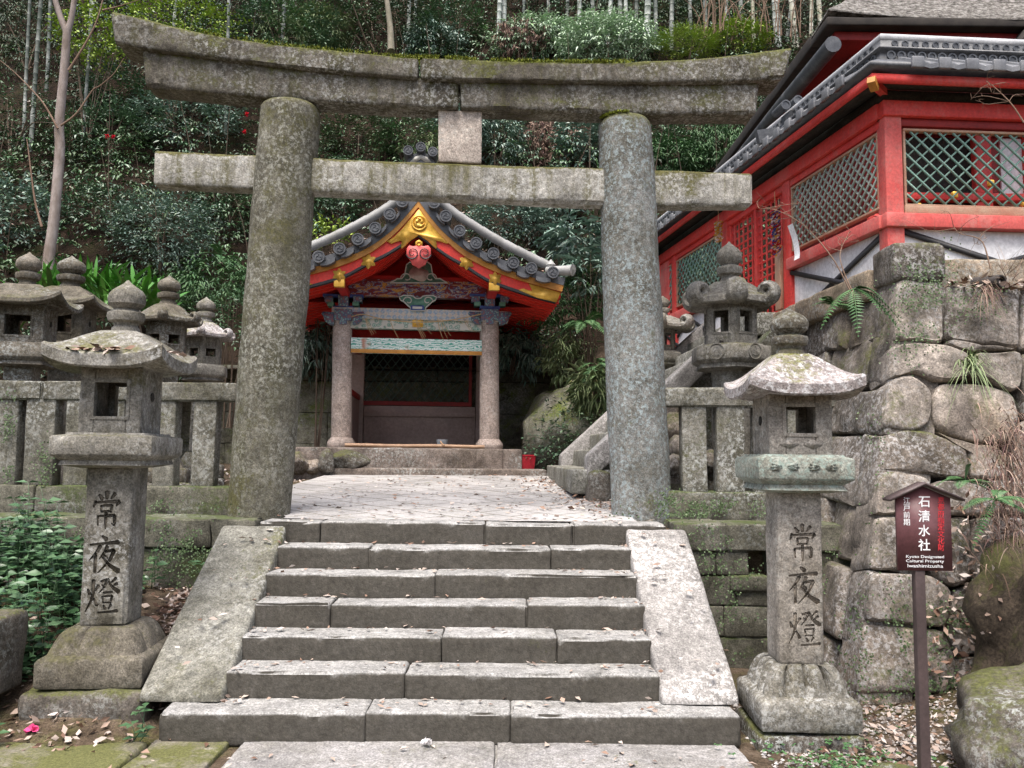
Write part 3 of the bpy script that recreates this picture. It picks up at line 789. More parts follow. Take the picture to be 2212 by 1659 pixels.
def plane_uv(o, U, V):
    N = np.cross(U, V)
    def f(x, y):
        d = ray(x, y); c = np.array([0, 0, EYE]) - o; t = -(c @ N) / (d @ N); p = c + d * t
        G_ = np.array([[U @ U, U @ V], [U @ V, V @ V]]); return np.linalg.solve(G_, np.array([p @ U, p @ V]))
    return f, N / np.linalg.norm(N)
BT = np.array([3.34, 7.0, 3.36]); BB = np.array([2.60, 6.30, -.05])
V_ = (BT - BB); vl = np.linalg.norm(V_); V_ = V_ / vl
big = thing('boulder_wall', 'great wall of fitted pinkish boulders carrying the red lattice building', 'wall', Frame((3.4, 6.6, 0)))
BI = np.array(big.matrix_world.inverted())
Uf = np.array([1.0, 0, 0]); f_, Nf = plane_uv(BB, Uf, V_)
tv = vl
stones_px = [
 [(1940,596),(2040,603),(2044,655),(2043,738),(1982,734),(1930,738)], [(2045,612),(2210,612),(2209,751),(2161,747),(2045,729)], [(2045,731),(2160,749),(2206,756),(2100,761),(2046,742)],
 [(1915,745),(1982,737),(2044,742),(2097,762),(2099,812),(2065,825),(2016,825),(1971,805),(1910,822)], [(2100,762),(2206,757),(2212,778),(2209,838),(2190,847),(2136,822),(2101,812)],
 [(1890,828),(1948,809),(1971,807),(2003,830),(2016,851),(2013,914),(1982,931),(1870,921)], [(2018,851),(2029,827),(2136,825),(2201,851),(2213,892),(2196,952),(2122,955),(2044,936),(2016,916)],
 [(1870,950),(1912,938),(1959,920),(2014,927),(2094,970),(2097,1034),(1990,1022),(1928,1014),(1868,1022)], [(2046,938),(2122,957),(2160,957),(2180,972),(2183,1034),(2100,1035),(2097,970),(2016,925)],
 [(1860,1030),(1928,1016),(1990,1024),(2014,1038),(2011,1112),(1855,1112)], [(2016,1037),(2184,1036),(2182,1114),(2014,1112)],
 [(1850,1114),(2010,1114),(2013,1230),(1970,1236),(1845,1230)], [(2013,1115),(2100,1116),(2100,1256),(2062,1272),(2016,1240)], [(2102,1116),(2212,1116),(2215,1260),(2102,1256)],
 [(1840,1233),(1970,1238),(2014,1242),(2060,1275),(2046,1356),(1835,1339)], [(2064,1273),(2104,1259),(2215,1262),(2220,1400),(2074,1420),(2050,1357)],
 [(1830,1342),(2045,1359),(2072,1420),(2074,1500),(1820,1500)], [(2076,1423),(2222,1403),(2225,1500),(2076,1500)],
 [(2213,612),(2400,612),(2400,755),(2212,752)], [(2214,757),(2400,757),(2400,900),(2216,900)], [(2216,902),(2400,902),(2400,1110),(2186,1110),(2186,1036),(2198,955)], [(2216,1114),(2400,1114),(2400,1500),(2226,1500)]]
stones_px += [[(a, b), (c, b), (c, d), (a, d)] for a, c, ys in ((2402, 2590, (612, 770, 960, 1140, 1500)), (2592, 2800, (612, 730, 930, 1180, 1500)), (2802, 3050, (612, 800, 1010, 1230, 1500)), (3052, 3300, (612, 760, 980, 1500))) for b, d in zip(ys[:-1], ys[1:])]
k = 0; rnd = random.Random(12)
for P_ in stones_px:
    cell = np.array(half([f_(x, y) for x, y in P_], np.array([-.035, 0]), np.array([-1.0, 0])))
    if len(cell) < 3: continue
    A2 = np.sum(cell[:, 0] * np.roll(cell[:, 1], -1) - np.roll(cell[:, 0], -1) * cell[:, 1])
    if A2 < 0: cell = cell[::-1]
    mb = MB(); fitted(mb, cell, BB, Uf, V_, Nf, 200 + k, bulge=.012, gap=rnd.choice((.0, .001, .004)), rnd_r=.032, lift=rnd.uniform(-.025, .03), tilt=(rnd.uniform(-.05, .05), rnd.uniform(-.05, .05)), depth=.4); k += 1
    MB().merge(mb, BI).build('wall_stone', M['boulder'], big)
# flank going back along the upper stair: u runs away from the viewer
Ul = np.array([-.03, 1.0, 0]); Ul /= np.linalg.norm(Ul); g_, Nl = plane_uv(BB, Ul, V_)
rnd = random.Random(4); v0 = -.1; row = 0; mb = MB()
while v0 < tv - .05:
    v1 = min(tv, v0 + rnd.uniform(.42, .66)); v1 = tv if tv - v1 < .25 else v1; u0 = .015
    while u0 < 6.4:
        u1 = u0 + (rnd.uniform(.4, .6) if row % 2 and u0 < .1 else rnd.uniform(.5, 1.0)); w0, w1 = .04 * math.sin(u0 * 5 + row), .04 * math.sin(u1 * 5 + row); x0, x1 = .04 * math.sin(u0 * 5 + row + 1), .04 * math.sin(u1 * 5 + row + 1)
        if v0 < 0: w0 = w1 = 0
        if v1 >= tv: x0 = x1 = 0
        c_ = np.array([[u0, v0 + w0], [u1, v0 + w1], [u1 + rnd.uniform(-.06, .0), v1 + x1], [u0 + .01, v1 + x0]])[::-1]
        fitted(mb, c_, BB, Ul, V_, -Nl, 300 + int(u0 * 10) + row * 7, bulge=.02, rnd_r=.035, gap=.003, lift=rnd.uniform(-.02, .03), tilt=(rnd.uniform(-.04, .04), rnd.uniform(-.04, .04)), depth=.4); u0 = u1
    v0 = v1; row += 1
MB().merge(mb, BI).build('flank_stones', M['boulder'], big)
# coping on top
m = stone(MB(), (3.26, 6.98, 3.30), (3.70, 7.42, 3.63), .03, .07, .012, 5, 91, chip=.04)
MB().merge(m, BI).build('corner_cap', M['boulder'], big)
m = MB(); stone(m, (3.72, 7.12, 3.24), (5.2, 7.5, 3.53), .03, .08, .014, 5, 92, chip=.04); stone(m, (5.22, 7.14, 3.24), (7.2, 7.5, 3.51), .03, .08, .014, 5, 93)
MB().merge(m, BI).build('coping', M['cope'], big)
m = MB()
for i, (a, b) in enumerate([(7.44, 9.1), (9.12, 10.9), (10.92, 13.2)]):
    stone(m, (3.24, a, 3.22), (3.56, b, 3.5), .03, .1, .012, 5, 95 + i, xf=lambda P: P + np.outer(P[:, 1] - 7.2, [-.06, 0, -.004]))
MB().merge(m, BI).build('coping', M['cope'], big)
# rubble fill behind the faces
V8 = np.array([[2.85, 6.62, -.1], [6.4, 6.62, -.1], [6.4, 13.3, -.1], [2.55, 13.3, -.1], [3.55, 7.3, 3.3], [6.4, 7.3, 3.3], [6.4, 13.3, 3.3], [3.2, 13.3, 3.3]])
MB().merge(MB().add(V8, np.array([[0,3,2,1],[4,5,6,7],[0,1,5,4],[1,2,6,5],[2,3,7,6],[3,0,4,7]])), BI).build('rubble_core', M['wallm'], big)
# ---------------------------------------------------------------- stone lanterns
def pring(n, h, z, m=8, rot=0.0, up=0.0, rnd=.12, lump=0.0, nl=0):
    """regular n-gon ring (apothem h) with m points a side; corners lifted by up; optional petal lumps"""
    out = []
    for k in range(n):
        a0 = rot + 2 * math.pi * k / n; nx, ny = math.sin(a0), -math.cos(a0); tx, ty = math.cos(a0), math.sin(a0)
        half_ = h * math.tan(math.pi / n)
        for j in range(m):
            s = -1 + 2 * j / m; e = abs(s) ** 6
            r = h * (1 - rnd * .12 * e); q = s * half_ * (1 - rnd * .12 * e)
            if lump: r -= lump * (1 - abs(math.sin((s + 1) * .5 * math.pi * nl)) ** .5)
            out.append((nx * r + tx * q, ny * r + ty * q, z + up * abs(s) ** 3))
    return np.array(out)
def rough(mb, amp=.005, f=6, sd=0):
    for i, V in enumerate(mb.v):
        c = V.mean(0); d = V - c; d /= np.maximum(np.linalg.norm(d, axis=1), 1e-6)[:, None]
        mb.v[i] = V + d * (amp * (vn(V + sd * 2.3, f, sd) + .5 * vn(V + sd, f * 2.7, 2)))[:, None]
    return mb
def revolve(mb, prof, n=22, c=(0, 0)):
    loft(mb, [ring((c[0], c[1], z), max(r, .002), n) for r, z in prof]); return mb
def finial(zb, s, r=.14):
    """lotus ring and pointed jewel, total height s above zb"""
    p = [(.78, 0), (.74, .10), (.62, .15), (.66, .20), (.92, .24), (1.0, .33), (.96, .40), (.7, .43), (.62, .46), (.72, .49), (.95, .56), (1.0, .66), (.96, .75), (.78, .83), (.46, .91), (.20, .97), (.05, 1.03)]
    return [(a * r, zb + b * s) for a, b in p]
KANJI = {
 'a': [[(.5,.0,.10),(.5,.2,.07)], [(.25,.08,.05),(.36,.21,.10)], [(.76,.05,.09),(.63,.2,.04)], [(.16,.26,.07),(.10,.43,.04)], [(.14,.30,.05),(.5,.28,.06),(.90,.27,.09)], [(.90,.27,.09),(.80,.40,.03)],
       [(.33,.38,.05),(.35,.56,.05)], [(.33,.39,.05),(.68,.37,.06)], [(.68,.37,.06),(.64,.56,.05)], [(.35,.54,.05),(.64,.53,.05)], [(.24,.66,.05),(.26,.92,.04)], [(.24,.67,.05),(.78,.64,.07)], [(.78,.64,.08),(.77,.90,.06),(.68,.85,.02)], [(.5,.56,.07),(.5,.8,.07),(.5,1.02,.03)]],
 'b': [[(.42,.0,.05),(.56,.10,.11)], [(.05,.24,.05),(.5,.20,.06),(.95,.17,.10)], [(.38,.26,.09),(.26,.45,.07),(.04,.66,.02)], [(.24,.46,.07),(.24,.98,.07)], [(.60,.27,.09),(.52,.42,.06),(.36,.62,.02)], [(.52,.42,.05),(.82,.38,.08)], [(.82,.38,.09),(.66,.68,.07),(.32,1.0,.02)], [(.50,.50,.04),(.60,.60,.08)], [(.46,.56,.05),(.68,.78,.08),(.98,.95,.13)]],
 'c': [[(.05,.34,.04),(.12,.48,.09)], [(.38,.24,.08),(.28,.40,.03)], [(.22,.10,.08),(.20,.55,.07),(.0,.95,.02)], [(.24,.58,.04),(.36,.78,.08)], [(.44,.14,.05),(.64,.10,.08)], [(.64,.10,.08),(.56,.28,.05),(.40,.44,.02)], [(.48,.22,.03),(.56,.30,.07)], [(.92,.04,.07),(.76,.18,.03)], [(.96,.18,.07),(.80,.28,.03)], [(.66,.06,.05),(.78,.26,.07),(1.02,.42,.11)], [(.54,.44,.05),(.82,.42,.06)],
       [(.52,.53,.05),(.55,.72,.04)], [(.52,.54,.04),(.82,.52,.06)], [(.82,.52,.06),(.78,.72,.04)], [(.55,.70,.04),(.78,.70,.04)], [(.56,.77,.04),(.62,.87,.07)], [(.80,.75,.06),(.72,.87,.03)], [(.40,.97,.05),(.7,.95,.05),(1.0,.92,.08)]]}
def brush(mb, ch, o, ax, ay, w, h, depth=.006, fat=1.0):
    for st in KANJI[ch]:
        P = smooth_curve(np.array(st), 9) if len(st) > 2 else np.array([np.array(st[0]) * (1 - t) + np.array(st[1]) * t for t in np.linspace(0, 1, 5)])
        xy = np.c_[P[:, 0] * w, -P[:, 1] * h]; t = np.gradient(xy, axis=0); t /= np.linalg.norm(t, axis=1)[:, None]
        nrm = np.c_[-t[:, 1], t[:, 0]]; wd = (np.abs(P[:, 2]) * w * .5 * fat)[:, None]
        # a pressed start and a rounded end
        a = xy + nrm * wd; b = xy - nrm * wd
        s = xy[0] - t[0] * wd[0] * .6; e = xy[-1] + t[-1] * wd[-1] * .6
        poly = np.vstack([s[None], a, e[None], b[::-1]])
        prism(mb, poly, o, ax, ay, depth)
def lantern(fr, name, label, group, sp):
    L = thing(name, label, 'stone lantern', fr, group); z = sp['z']; mt = sp['mat']; n = sp.get('n', 4); rot = sp.get('rot', 0.0); sd = sp.get('sd', 0)
    foot, base, shaft, plat, boxw, roofw = sp['foot'], sp['base'], sp['shaft'], sp['plat'], sp['box'], sp['roof']
    if foot: stone(MB(), (-foot * 1.03, -foot, z[0] - .25), (foot, foot * .9, z[0] + z[1]), .05, .07, .03, 4, sd + 1).build('footing', M['rock'], L)
    z0, zc, zs, zp0, zp1, zb1, zr, ztop = z[1], z[2], z[3], z[4], z[5], z[6], z[7], z[8]
    # base block with lotus shoulder
    rs = [pring(n, base - .01, z0, 24, rot), pring(n, base, z0 + .02, 24, rot), pring(n, base, zc - .02, 24, rot), pring(n, base - .012, zc, 24, rot)]
    lp, nl = sp.get('lump', (.0, 3))
    for t in np.linspace(.06, 1, 9):
        b_ = lp > .03; hh = base - .045 - (base - shaft - .075) * (t if not b_ else t ** 1.35); zz = zc + (zs - zc) * (t ** .85 if not b_ else math.sin(t * math.pi / 2) ** .95)
        rs.append(pring(n, hh, zz, 24, rot, 0, .12, lp * min(1, 4 * t * (1.15 - t)) , nl))
    o = rough(loft(MB(), rs), .006, 5, sd).build('base', M[sp.get('base_m', mt)], L)
    # shaft
    if sp.get('round'):
        rough(loft(MB(), [ring((0, 0, zz), shaft * (1 + .02 * math.sin(zz * 9)), 20) for zz in np.linspace(zs - .01, zp0 + .02, 12)]), .004, 5, sd).build('shaft', M[mt], L)
        sh = None
    else:
        sh = stone(MB(), (-shaft, -shaft, zs - .01), (shaft, shaft, zp0 + .02), sp.get('chamfer', .025), .06, .005, 5, sd + 2, chip=.02).build('shaft', M[mt], L)
    if sp.get('text'):
        tw, th, x0, tops, cm = sp['text']; mb = MB()
        cut = MB()
        for ch, zt in zip('abc', tops):
            brush(mb, ch, (x0, -shaft + .011, zt), (1, 0, 0), (0, 0, 1), tw, th, .02, sp.get('fat', 1.6) * 1.08)
            brush(cut, ch, (x0, -shaft - .03, zt), (1, 0, 0), (0, 0, 1), tw, th, .043, sp.get('fat', 1.6))
        co = cut.build('cutter', M[mt], None, smooth=False); old = sh.data
        md = sh.modifiers.new('carve', 'BOOLEAN'); md.operation = 'DIFFERENCE'; md.object = co; md.solver = 'EXACT'; md.use_self = True
        mw = sh.parent.matrix_world.copy(); sh.parent.matrix_world = Matrix.Identity(4); bpy.context.view_layer.update()
        me = bpy.data.meshes.new_from_object(sh.evaluated_get(bpy.context.evaluated_depsgraph_get()))
        sh.modifiers.clear(); sh.parent.matrix_world = mw; bpy.data.objects.remove(co)
        if len(me.vertices) > 200:
            me.shade_smooth(); me.set_sharp_from_angle(angle=R(38)); sh.data = me
        mb.build('inscription', M[cm], sh, smooth=False)
    # platform
    ph = plat; zt = zp0 + (zp1 - zp0) * .36
    rs = [pring(n, shaft + .03, zp0, 10, rot), pring(n, (shaft + ph) / 2 + .05, zp0 + .02, 10, rot, 0, .12, .012, 3), pring(n, ph - .05, zt - .035, 10, rot, 0, .12, .014, 3), pring(n, ph - .004, zt, 10, rot), pring(n, ph, zt + .012, 10, rot), pring(n, ph, zp1 - .035, 10, rot), pring(n, ph - .008, zp1 - .024, 10, rot), pring(n, boxw + .06, zp1 - .014, 10, rot), pring(n, boxw + .05, zp1, 10, rot)]
    rough(loft(MB(), rs), .005, 6, sd + 3).build('platform', M[sp.get('plat_m', mt)], L)
    # fire box: posts and bands round real openings
    zw = zb1 - zp1; win = sp.get('win', (.5, .28, .82)); mb = MB()
    ww = win[0] * boxw; za, zb = zp1 + zw * win[1], zp1 + zw * win[2]; th = .055
    for k in range(n):
        a0 = rot + 2 * math.pi * k / n; c, s_ = math.cos(a0), math.sin(a0); hl = boxw * math.tan(math.pi / n)
        xf = lambda P, c=c, s_=s_: np.c_[P[:, 0] * c - P[:, 1] * s_, P[:, 0] * s_ + P[:, 1] * c, P[:, 2]]
        op = (k % 2 == 0) if n == 4 else True
        i = hl - th * .58 if n == 4 else hl - .004
        if op:
            wk = ww if n == 4 else hl * .55
            for lo, hi in (((-hl if n == 4 else -i, -boxw, zp1 - .004), (-wk, -boxw + th, zb1 + .02)), ((wk, -boxw, zp1 - .004), (hl if n == 4 else i, -boxw + th, zb1 + .02)), ((-wk, -boxw, zp1 - .004), (wk, -boxw + th, za)), ((-wk, -boxw, zb), (wk, -boxw + th, zb1 + .02))):
                stone(mb, lo, hi, .008, .07, .002, 6, sd + k, xf)
            # moulded surround of the opening
            e = .022
            for lo, hi in (((-wk - e, -boxw - .006, za - e), (-wk, -boxw + .01, zb + e)), ((wk, -boxw - .006, za - e), (wk + e, -boxw + .01, zb + e)), ((-wk, -boxw - .006, za - e), (wk, -boxw + .01, za)), ((-wk, -boxw - .006, zb), (wk, -boxw + .01, zb + e))):
                box(mb, lo, hi, xf)
        else:
            stone(mb, (-boxw + th + .002, -boxw, zp1 - .004), (boxw - th - .002, -boxw + th, zb1 + .02), .006, .07, .002, 6, sd + k, xf)
    fb = mb.build('fire_box', M[sp.get('box_m', mt)], L)
    box(MB(), (-boxw + th + .004, -boxw + th + .004, zp1 - .002), (boxw - th - .004, boxw - th - .004, zp1 + .03)).build('floor', M['hole'], fb)
    if n == 4:
        for sx in (-1, 1):
            q = [ring((sx * (boxw - .006), 0, zp1 + zw * .6), .032, 14, (0, 1, 0), (0, 0, 1)), ring((sx * (boxw + .006), 0, zp1 + zw * .6), .032, 14, (0, 1, 0), (0, 0, 1))]
            loft(MB(), q).build('moon_shade_disc', M['hole'], fb)  # near-black disc on the wall, a hole's shade put into its colour
    # roof
    up = sp.get('up', .06); ed = sp.get('edge', .07); ap = sp.get('apex', .13); H = zr - zb1 - ed; rs = []
    m = 12
    rs.append(pring(n, boxw * .7, zb1 + .012, m, rot)); rs.append(pring(n, roofw * .8, zb1 + .006, m, rot, up * .55)); rs.append(pring(n, roofw - .012, zb1, m, rot, up)); rs.append(pring(n, roofw, zb1 + .012, m, rot, up))
    rs.append(pring(n, roofw, zb1 + ed - .012, m, rot, up)); rs.append(pring(n, roofw - .014, zb1 + ed, m, rot, up))
    for t in np.linspace(.08, 1, 12):
        hh = roofw - .014 - (roofw - .014 - ap) * t
        f = sp.get('belly', .55); zz = zb1 + ed + H * (t ** 1.55 * (1 - f) + f * math.sin(t * math.pi / 2) ** 1.5)
        rs.append(pring(n, hh, zz, m, rot, up * (1 - t) ** 2.2))
    mb = rough(loft(MB(), rs), .007, 5, sd + 5)
    rf = mb.build('roof', M[sp.get('roof_m', mt)], L)
    if sp.get('curl'):
        cr = sp['curl']
        for k in range(n):
            a = rot + 2 * math.pi * (k + .5) / n; dx, dy = math.sin(a), -math.cos(a); rad = roofw / math.cos(math.pi / n) - cr * .55
            pts = []
            for t in np.linspace(0, 1, 22):
                th_ = -.5 * math.pi + t * 2.6 * math.pi; rr = cr * (.62 - .42 * t)
                pts.append((dx * (rad + rr * math.cos(th_)), dy * (rad + rr * math.cos(th_)), zb1 + ed * .5 + cr * .62 + rr * math.sin(th_)))
            pts = [(dx * (rad - cr * 1.6), dy * (rad - cr * 1.6), zb1 + ed * .75)] + pts
            # flat scroll: a tube widened across
            mb = tube(MB(), pts, np.linspace(cr * .42, cr * .2, len(pts)), 10)
            tx, ty = -dy, dx
            for i, V in enumerate(mb.v):
                c0 = V @ np.array([tx, ty, 0]); mb.v[i] = V + np.outer(c0 * .9, [tx, ty, 0])
            rough(mb, .004, 7, sd).build('scroll', M[sp.get('roof_m', mt)], rf)
    rough(revolve(MB(), finial(zr - .01, ztop - zr + .01, sp.get('fin', .135))), .004, 6, sd + 7).build('finial', M[sp.get('fin_m', mt)], L)
    return L
def px_z(x, y, Y): return float(at(x, y, Y)[2])
# pair flanking the stairs
Lx = Frame((-2.76, 5.86, 0), 4.5)
lz = [0, .235, .42, .60, 1.66, 1.90, 2.33, 2.615, 2.985]
lantern(Lx, 'stone_lantern', 'weathered stone lantern whose tapering roof carries a pile of dry leaves, beside the undergrowth', 'carved stone lanterns',
        dict(z=lz, mat='lantern', lump=(.04, 3), foot=.40, base=.345, shaft=.155, plat=.335, box=.205, roof=.395, up=.07, edge=.10, apex=.12, belly=.66, fin=.127, text=(.21, .25, -.115, (1.50, 1.20, .93), 'carve'), sd=1, base_m='lantern_d', win=(.52, .26, .80), fin_m='lantern'))
Rx = Frame((1.895, 5.62, 0), -1.5)
rz = [0, .075, .255, .45, 1.55, 1.80, 2.175, 2.48, 2.79]
LR = lantern(Rx, 'stone_lantern', 'stone lantern with a pale carved post and mossy white spotted roof, beside the maroon sign', 'carved stone lanterns',
        dict(z=rz, mat='lantern_w', foot=.34, base=.315, shaft=.148, plat=.31, box=.205, roof=.372, up=.06, edge=.085, apex=.10, belly=.5, fin=.125, lump=(.075, 4), chamfer=.03, text=(.20, .235, -.085, (1.345, 1.07, .80), 'carve_w'), fat=1.5, sd=20, base_m='lantern', plat_m='plat_g', box_m='lantern_w', roof_m='lantern_cap', fin_m='lantern_d', win=(.47, .37, .83)))
# those on the upper court
def court(xp, ytop, Y, zg, label, yaw, **k):
    zt = px_z(xp, ytop, Y); X = at(xp, ytop, Y)[0]
    f = (zt - zg) / 2.80
    z = [v * f for v in (0, .08, .26, .45, 1.50, 1.76, 2.16, 2.42, 2.80)]
    if 'zmod' in k: z = [a * f for a in k.pop('zmod')]
    d = dict(z=z, mat='lantern', foot=.36 * f, base=.34 * f, shaft=.15 * f, plat=.33 * f, box=.21 * f, roof=.40 * f, up=.07, edge=.06, apex=.12, fin=.13 * f, base_m='lantern_d')
    d.update(k)
    return lantern(Frame((X, Y, zg), yaw), 'stone_lantern', label, 'carved stone lanterns', d)
court(64, 547, 8.9, 1.2, 'broad flat roofed stone lantern, outermost of the lanterns behind the long railing', 14, sd=31, roof_m='lantern_d', mat='lantern_d', roof=.46, box=.25, up=.1, fin=.125, apex=.16, win=(.5, .2, .75))
court(156, 555, 9.9, 1.25, 'stone lantern with an onion finial half hidden behind the broad flat roofed lantern', 8, sd=36, mat='lantern_d', roof=.42, fin=.16, box=.24, apex=.16)
court(366, 597, 10.6, 1.3, 'small mossy tipped stone lantern with curled roof corners before the bamboo grass', 28, sd=41, n=6, rot=.3, curl=.085, roof=.38, box=.23, fin=.14, mat='lantern_d', win=(.5, .3, .6), up=.02)
court(446, 643, 11.6, 1.35, 'pale stone lantern with curled roof corners standing next to the mossy pillar', 20, sd=46, n=6, rot=.4, curl=.08, roof=.36, box=.22, fin=.13, mat='lantern', win=(.5, .3, .6), up=.02, roof_m='lantern_cap')
LT = court(1575, 525, 8.75, 1.25, 'tall stone lantern with big scrolled roof corners rising behind the short railing', 10, sd=51, n=6, rot=.25, curl=.15, roof=.42, box=.255, plat=.385, fin=.135, mat='lantern', win=(.6, .3, .85), up=.03, shaft=.2, round=True, apex=.16, edge=.08,
      zmod=(0, .1, .3, .55, 1.42, 1.69, 2.10, 2.36, 2.80))
court(1432, 640, 12.6, 1.9, 'stone lantern almost hidden behind the lichened pillar, only one roof scroll showing', 15, sd=56, n=6, curl=.13, roof=.42)
# ---------------------------------------------------------------- the well pavilion
PVo = at(897.5, 968, 14.0)
W = Frame((PVo[0], 14.0, 1.47), 5.0)
pav = thing('well_pavilion', 'vermilion roofed well pavilion on stone columns with gold fittings under the torii', 'pavilion', W)
def wl_(pts, yl): return np.array([W.px(x, y, yl) for x, y in pts])
def wbox(name, rc, y0, y1, m, parent=pav, r=.006, build=True, mb=None, bev=True):
    (a, b), (c, d) = wl_([(rc[0], rc[3]), (rc[2], rc[1])], y0)
    mb = mb or MB(); stone(mb, (a, y0, b), (c, y1, d), r, .5, 0)
    return mb.build(name, M[m], parent) if build else mb
def wpoly(name, pts, yl, depth, m, parent=pav, build=True, mb=None, curve=0):
    P = wl_(pts, yl)
    if curve: P = smooth_curve(P, curve)
    mb = mb or MB(); prism(mb, P, (0, yl, 0), (1, 0, 0), (0, 0, 1), depth)
    return mb.build(name, M[m], parent, smooth=False) if build else mb
AX = np.array([1, 0, 0]); AZ = np.array([0, 0, 1]); GY = -1.0
# plinth
(pa, pb), (pc, pd) = wl_([(645, 1014), (1129, 974)], -.55)
zt = wl_([(900, 968)], -.3)[0][1]
pl = stone(MB(), (pa - .9, -.5, -.2), (pc, 3.4, zt), .03, .12, .012, 4, 71).build('plinth', M['plinth'], pav)
q0 = wl_([(1029, 1014)], -.62)[0][0]; q1 = wl_([(1086, 975)], -.62)[0][0]
stone(MB(), (q0, -.56, -.15), (q1, .5, zt - .005), .02, .1, .01, 4, 72).build('corner_stone', M['plinth'], pav)
(sa, sb), (sc, sd_) = wl_([(640, 1030), (1183, 1015)], -1.15)
stone(MB(), (sa - .4, -1.1, -.3), (sc, -.4, sd_), .025, .1, .012, 4, 73).build('step', M['plinth'], pav)
# columns
def wcol(cx0, cx1, ytop, ybot, yl, name='column'):
    (a, zb), (b, ztp) = wl_([(cx0, ybot), (cx1, ytop)], yl)
    rings = []; r = .165
    for z, k in ((zt, 1.32), (zt + .035, 1.42), (zt + .09, 1.40), (zt + .14, 1.16), (zt + .16, 1.08)): rings.append(ring((a, yl, z), r * k, 26))
    for t in np.linspace(0, 1, 10): rings.append(ring((a + (b - a) * t, yl, zt + .165 + (ztp - zt - .165) * t), r * (1.03 - .05 * t), 26))
    return loft(MB(), rings).build(name, M['column'], pav), (a, b, ztp)
_, cl = wcol(737, 740, 690, 960, 0); _, cr = wcol(1057, 1057, 690, 960, 0)
for x in (cl[0], cr[0]):
    stone(MB(), (x - .13, 2.45, zt), (x + .13, 2.7, cl[2] + .3), .02, .3, 0).build('rear_post', M['brown'], pav)
# painted tie beams
wbox('diamond_beam', (716, 672.5, 1098, 686), -.13, .13, 'f_dia')
wbox('cloud_beam', (757, 687.5, 1041, 708), -.08, .08, 'f_cloud')
wbox('wave_beam', (757.5, 735, 1041, 761), -.10, .0, 'f_wave')
wbox('beam_edge', (757.5, 759.2, 1041, 761.5), -.107, -.101, 'ochre', r=.002)
wbox('gold_boss', (890.5, 689, 914, 706), -.105, -.082, 'gold')
wbox('rear_beam', (740, 719, 1060, 738), 2.35, 2.6, 'verm_d')
wbox('scroll_beam', (752, 610, 1052, 638), -.09, .09, 'f_tig')
wbox('beam_shadow_board', (752, 601, 1052, 609.3), -.06, .08, 'verm_d')
wbox('purlin', (760, 640, 1052, 671), .55, .62, 'verm_d')
# side rails between front and rear
for x in (cl[0], cr[0]):
    mb = MB(); box(mb, (x - .07, .15, cl[2] - .30), (x + .07, 2.45, cl[2] - .05)); box(mb, (x - .06, .15, zt + .95), (x + .06, 2.45, zt + 1.05)); mb.build('side_rail', M['verm_d'], pav)
    box(MB(), (x - .045, .16, zt + .02), (x + .045, 2.44, zt + .94)).build('side_panel', M['brown'], pav)
# back screen
bx0, bx1 = cl[0] + .14, cr[0] - .14
(la, lb), (lc, ld) = wl_([(783, 866), (1014, 745)], 2.5)
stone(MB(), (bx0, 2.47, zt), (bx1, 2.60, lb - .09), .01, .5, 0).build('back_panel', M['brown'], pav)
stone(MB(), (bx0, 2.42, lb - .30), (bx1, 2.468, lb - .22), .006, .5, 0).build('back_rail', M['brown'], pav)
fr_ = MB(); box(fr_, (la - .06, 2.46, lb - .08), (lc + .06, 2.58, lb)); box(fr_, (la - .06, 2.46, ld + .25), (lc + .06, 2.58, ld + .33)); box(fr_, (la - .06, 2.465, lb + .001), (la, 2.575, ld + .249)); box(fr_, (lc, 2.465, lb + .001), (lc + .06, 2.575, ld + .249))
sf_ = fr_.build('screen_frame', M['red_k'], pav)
def lattice(mb, x0, x1, z0, z1, sp, wd, th, y, ang=45, xf=None, curve=None):
    """crossed diagonal bars clipped to a rectangle, two layers"""
    ta = math.tan(R(ang))
    for sgn, yy in ((1, y), (-1, y + th * .9)):
        c = -(z1 - z0) / ta - (x1 - x0)
        k0 = x0 - (z1 - z0) / ta; n = int(((x1 - x0) + (z1 - z0) / ta) / sp) + 2
        for i in range(n):
            xa = k0 + i * sp; P = []
            # line: x = xa + (z - z0)/ta  (sgn 1) or mirrored
            za, zb = z0, z1; A = xa; B = xa + (z1 - z0) / ta
            if A < x0: za = z0 + (x0 - A) * ta; A = x0
            if B > x1: zb = z1 - (B - x1) * ta; B = x1
            if zb - za < .02: continue
            if sgn < 0: A, B = x0 + x1 - A, x0 + x1 - B
            a = np.array([A, yy, za]); b = np.array([B, yy, zb])
            if xf is not None: a, b = xf(np.array([a, b]))
            beam(mb, a, b, th, wd, up=(0, 1, 0) if xf is None else xf.up)
    return mb
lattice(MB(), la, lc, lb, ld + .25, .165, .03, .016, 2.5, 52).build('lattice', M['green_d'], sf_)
# ------------- gable curves (right half measured, left half mirrored)
ap = W.px(904, 435, GY)[0]
def half_curve(pts, n=36, yl=GY):
    C = smooth_curve(wl_(pts, yl), n); C[0, 0] = ap; return C
def both(C): return np.vstack([np.c_[2 * ap - C[::-1, 0], C[::-1, 1]], C[1:]])
r_top = both(half_curve([(904, 434), (931, 471), (960, 504), (1001, 538), (1050, 565), (1103, 585.5), (1164, 604), (1217, 617)]))
r_mid = both(half_curve([(904, 449), (931, 486), (960, 518), (1001, 552.5), (1050, 579), (1103, 600), (1164, 618), (1213, 631)]))
r_bot = both(half_curve([(904, 509), (944, 538), (972, 557), (1001, 573), (1054, 606), (1119, 630), (1165, 644), (1200, 653)]))
r_bot[:, 1] = np.minimum(r_bot[:, 1], r_mid[:, 1] - .02)
DEP = 4.9
strip(MB(), r_mid, r_bot, (0, GY, 0), AX, AZ, .08).build('barge_board', M['verm'], pav)
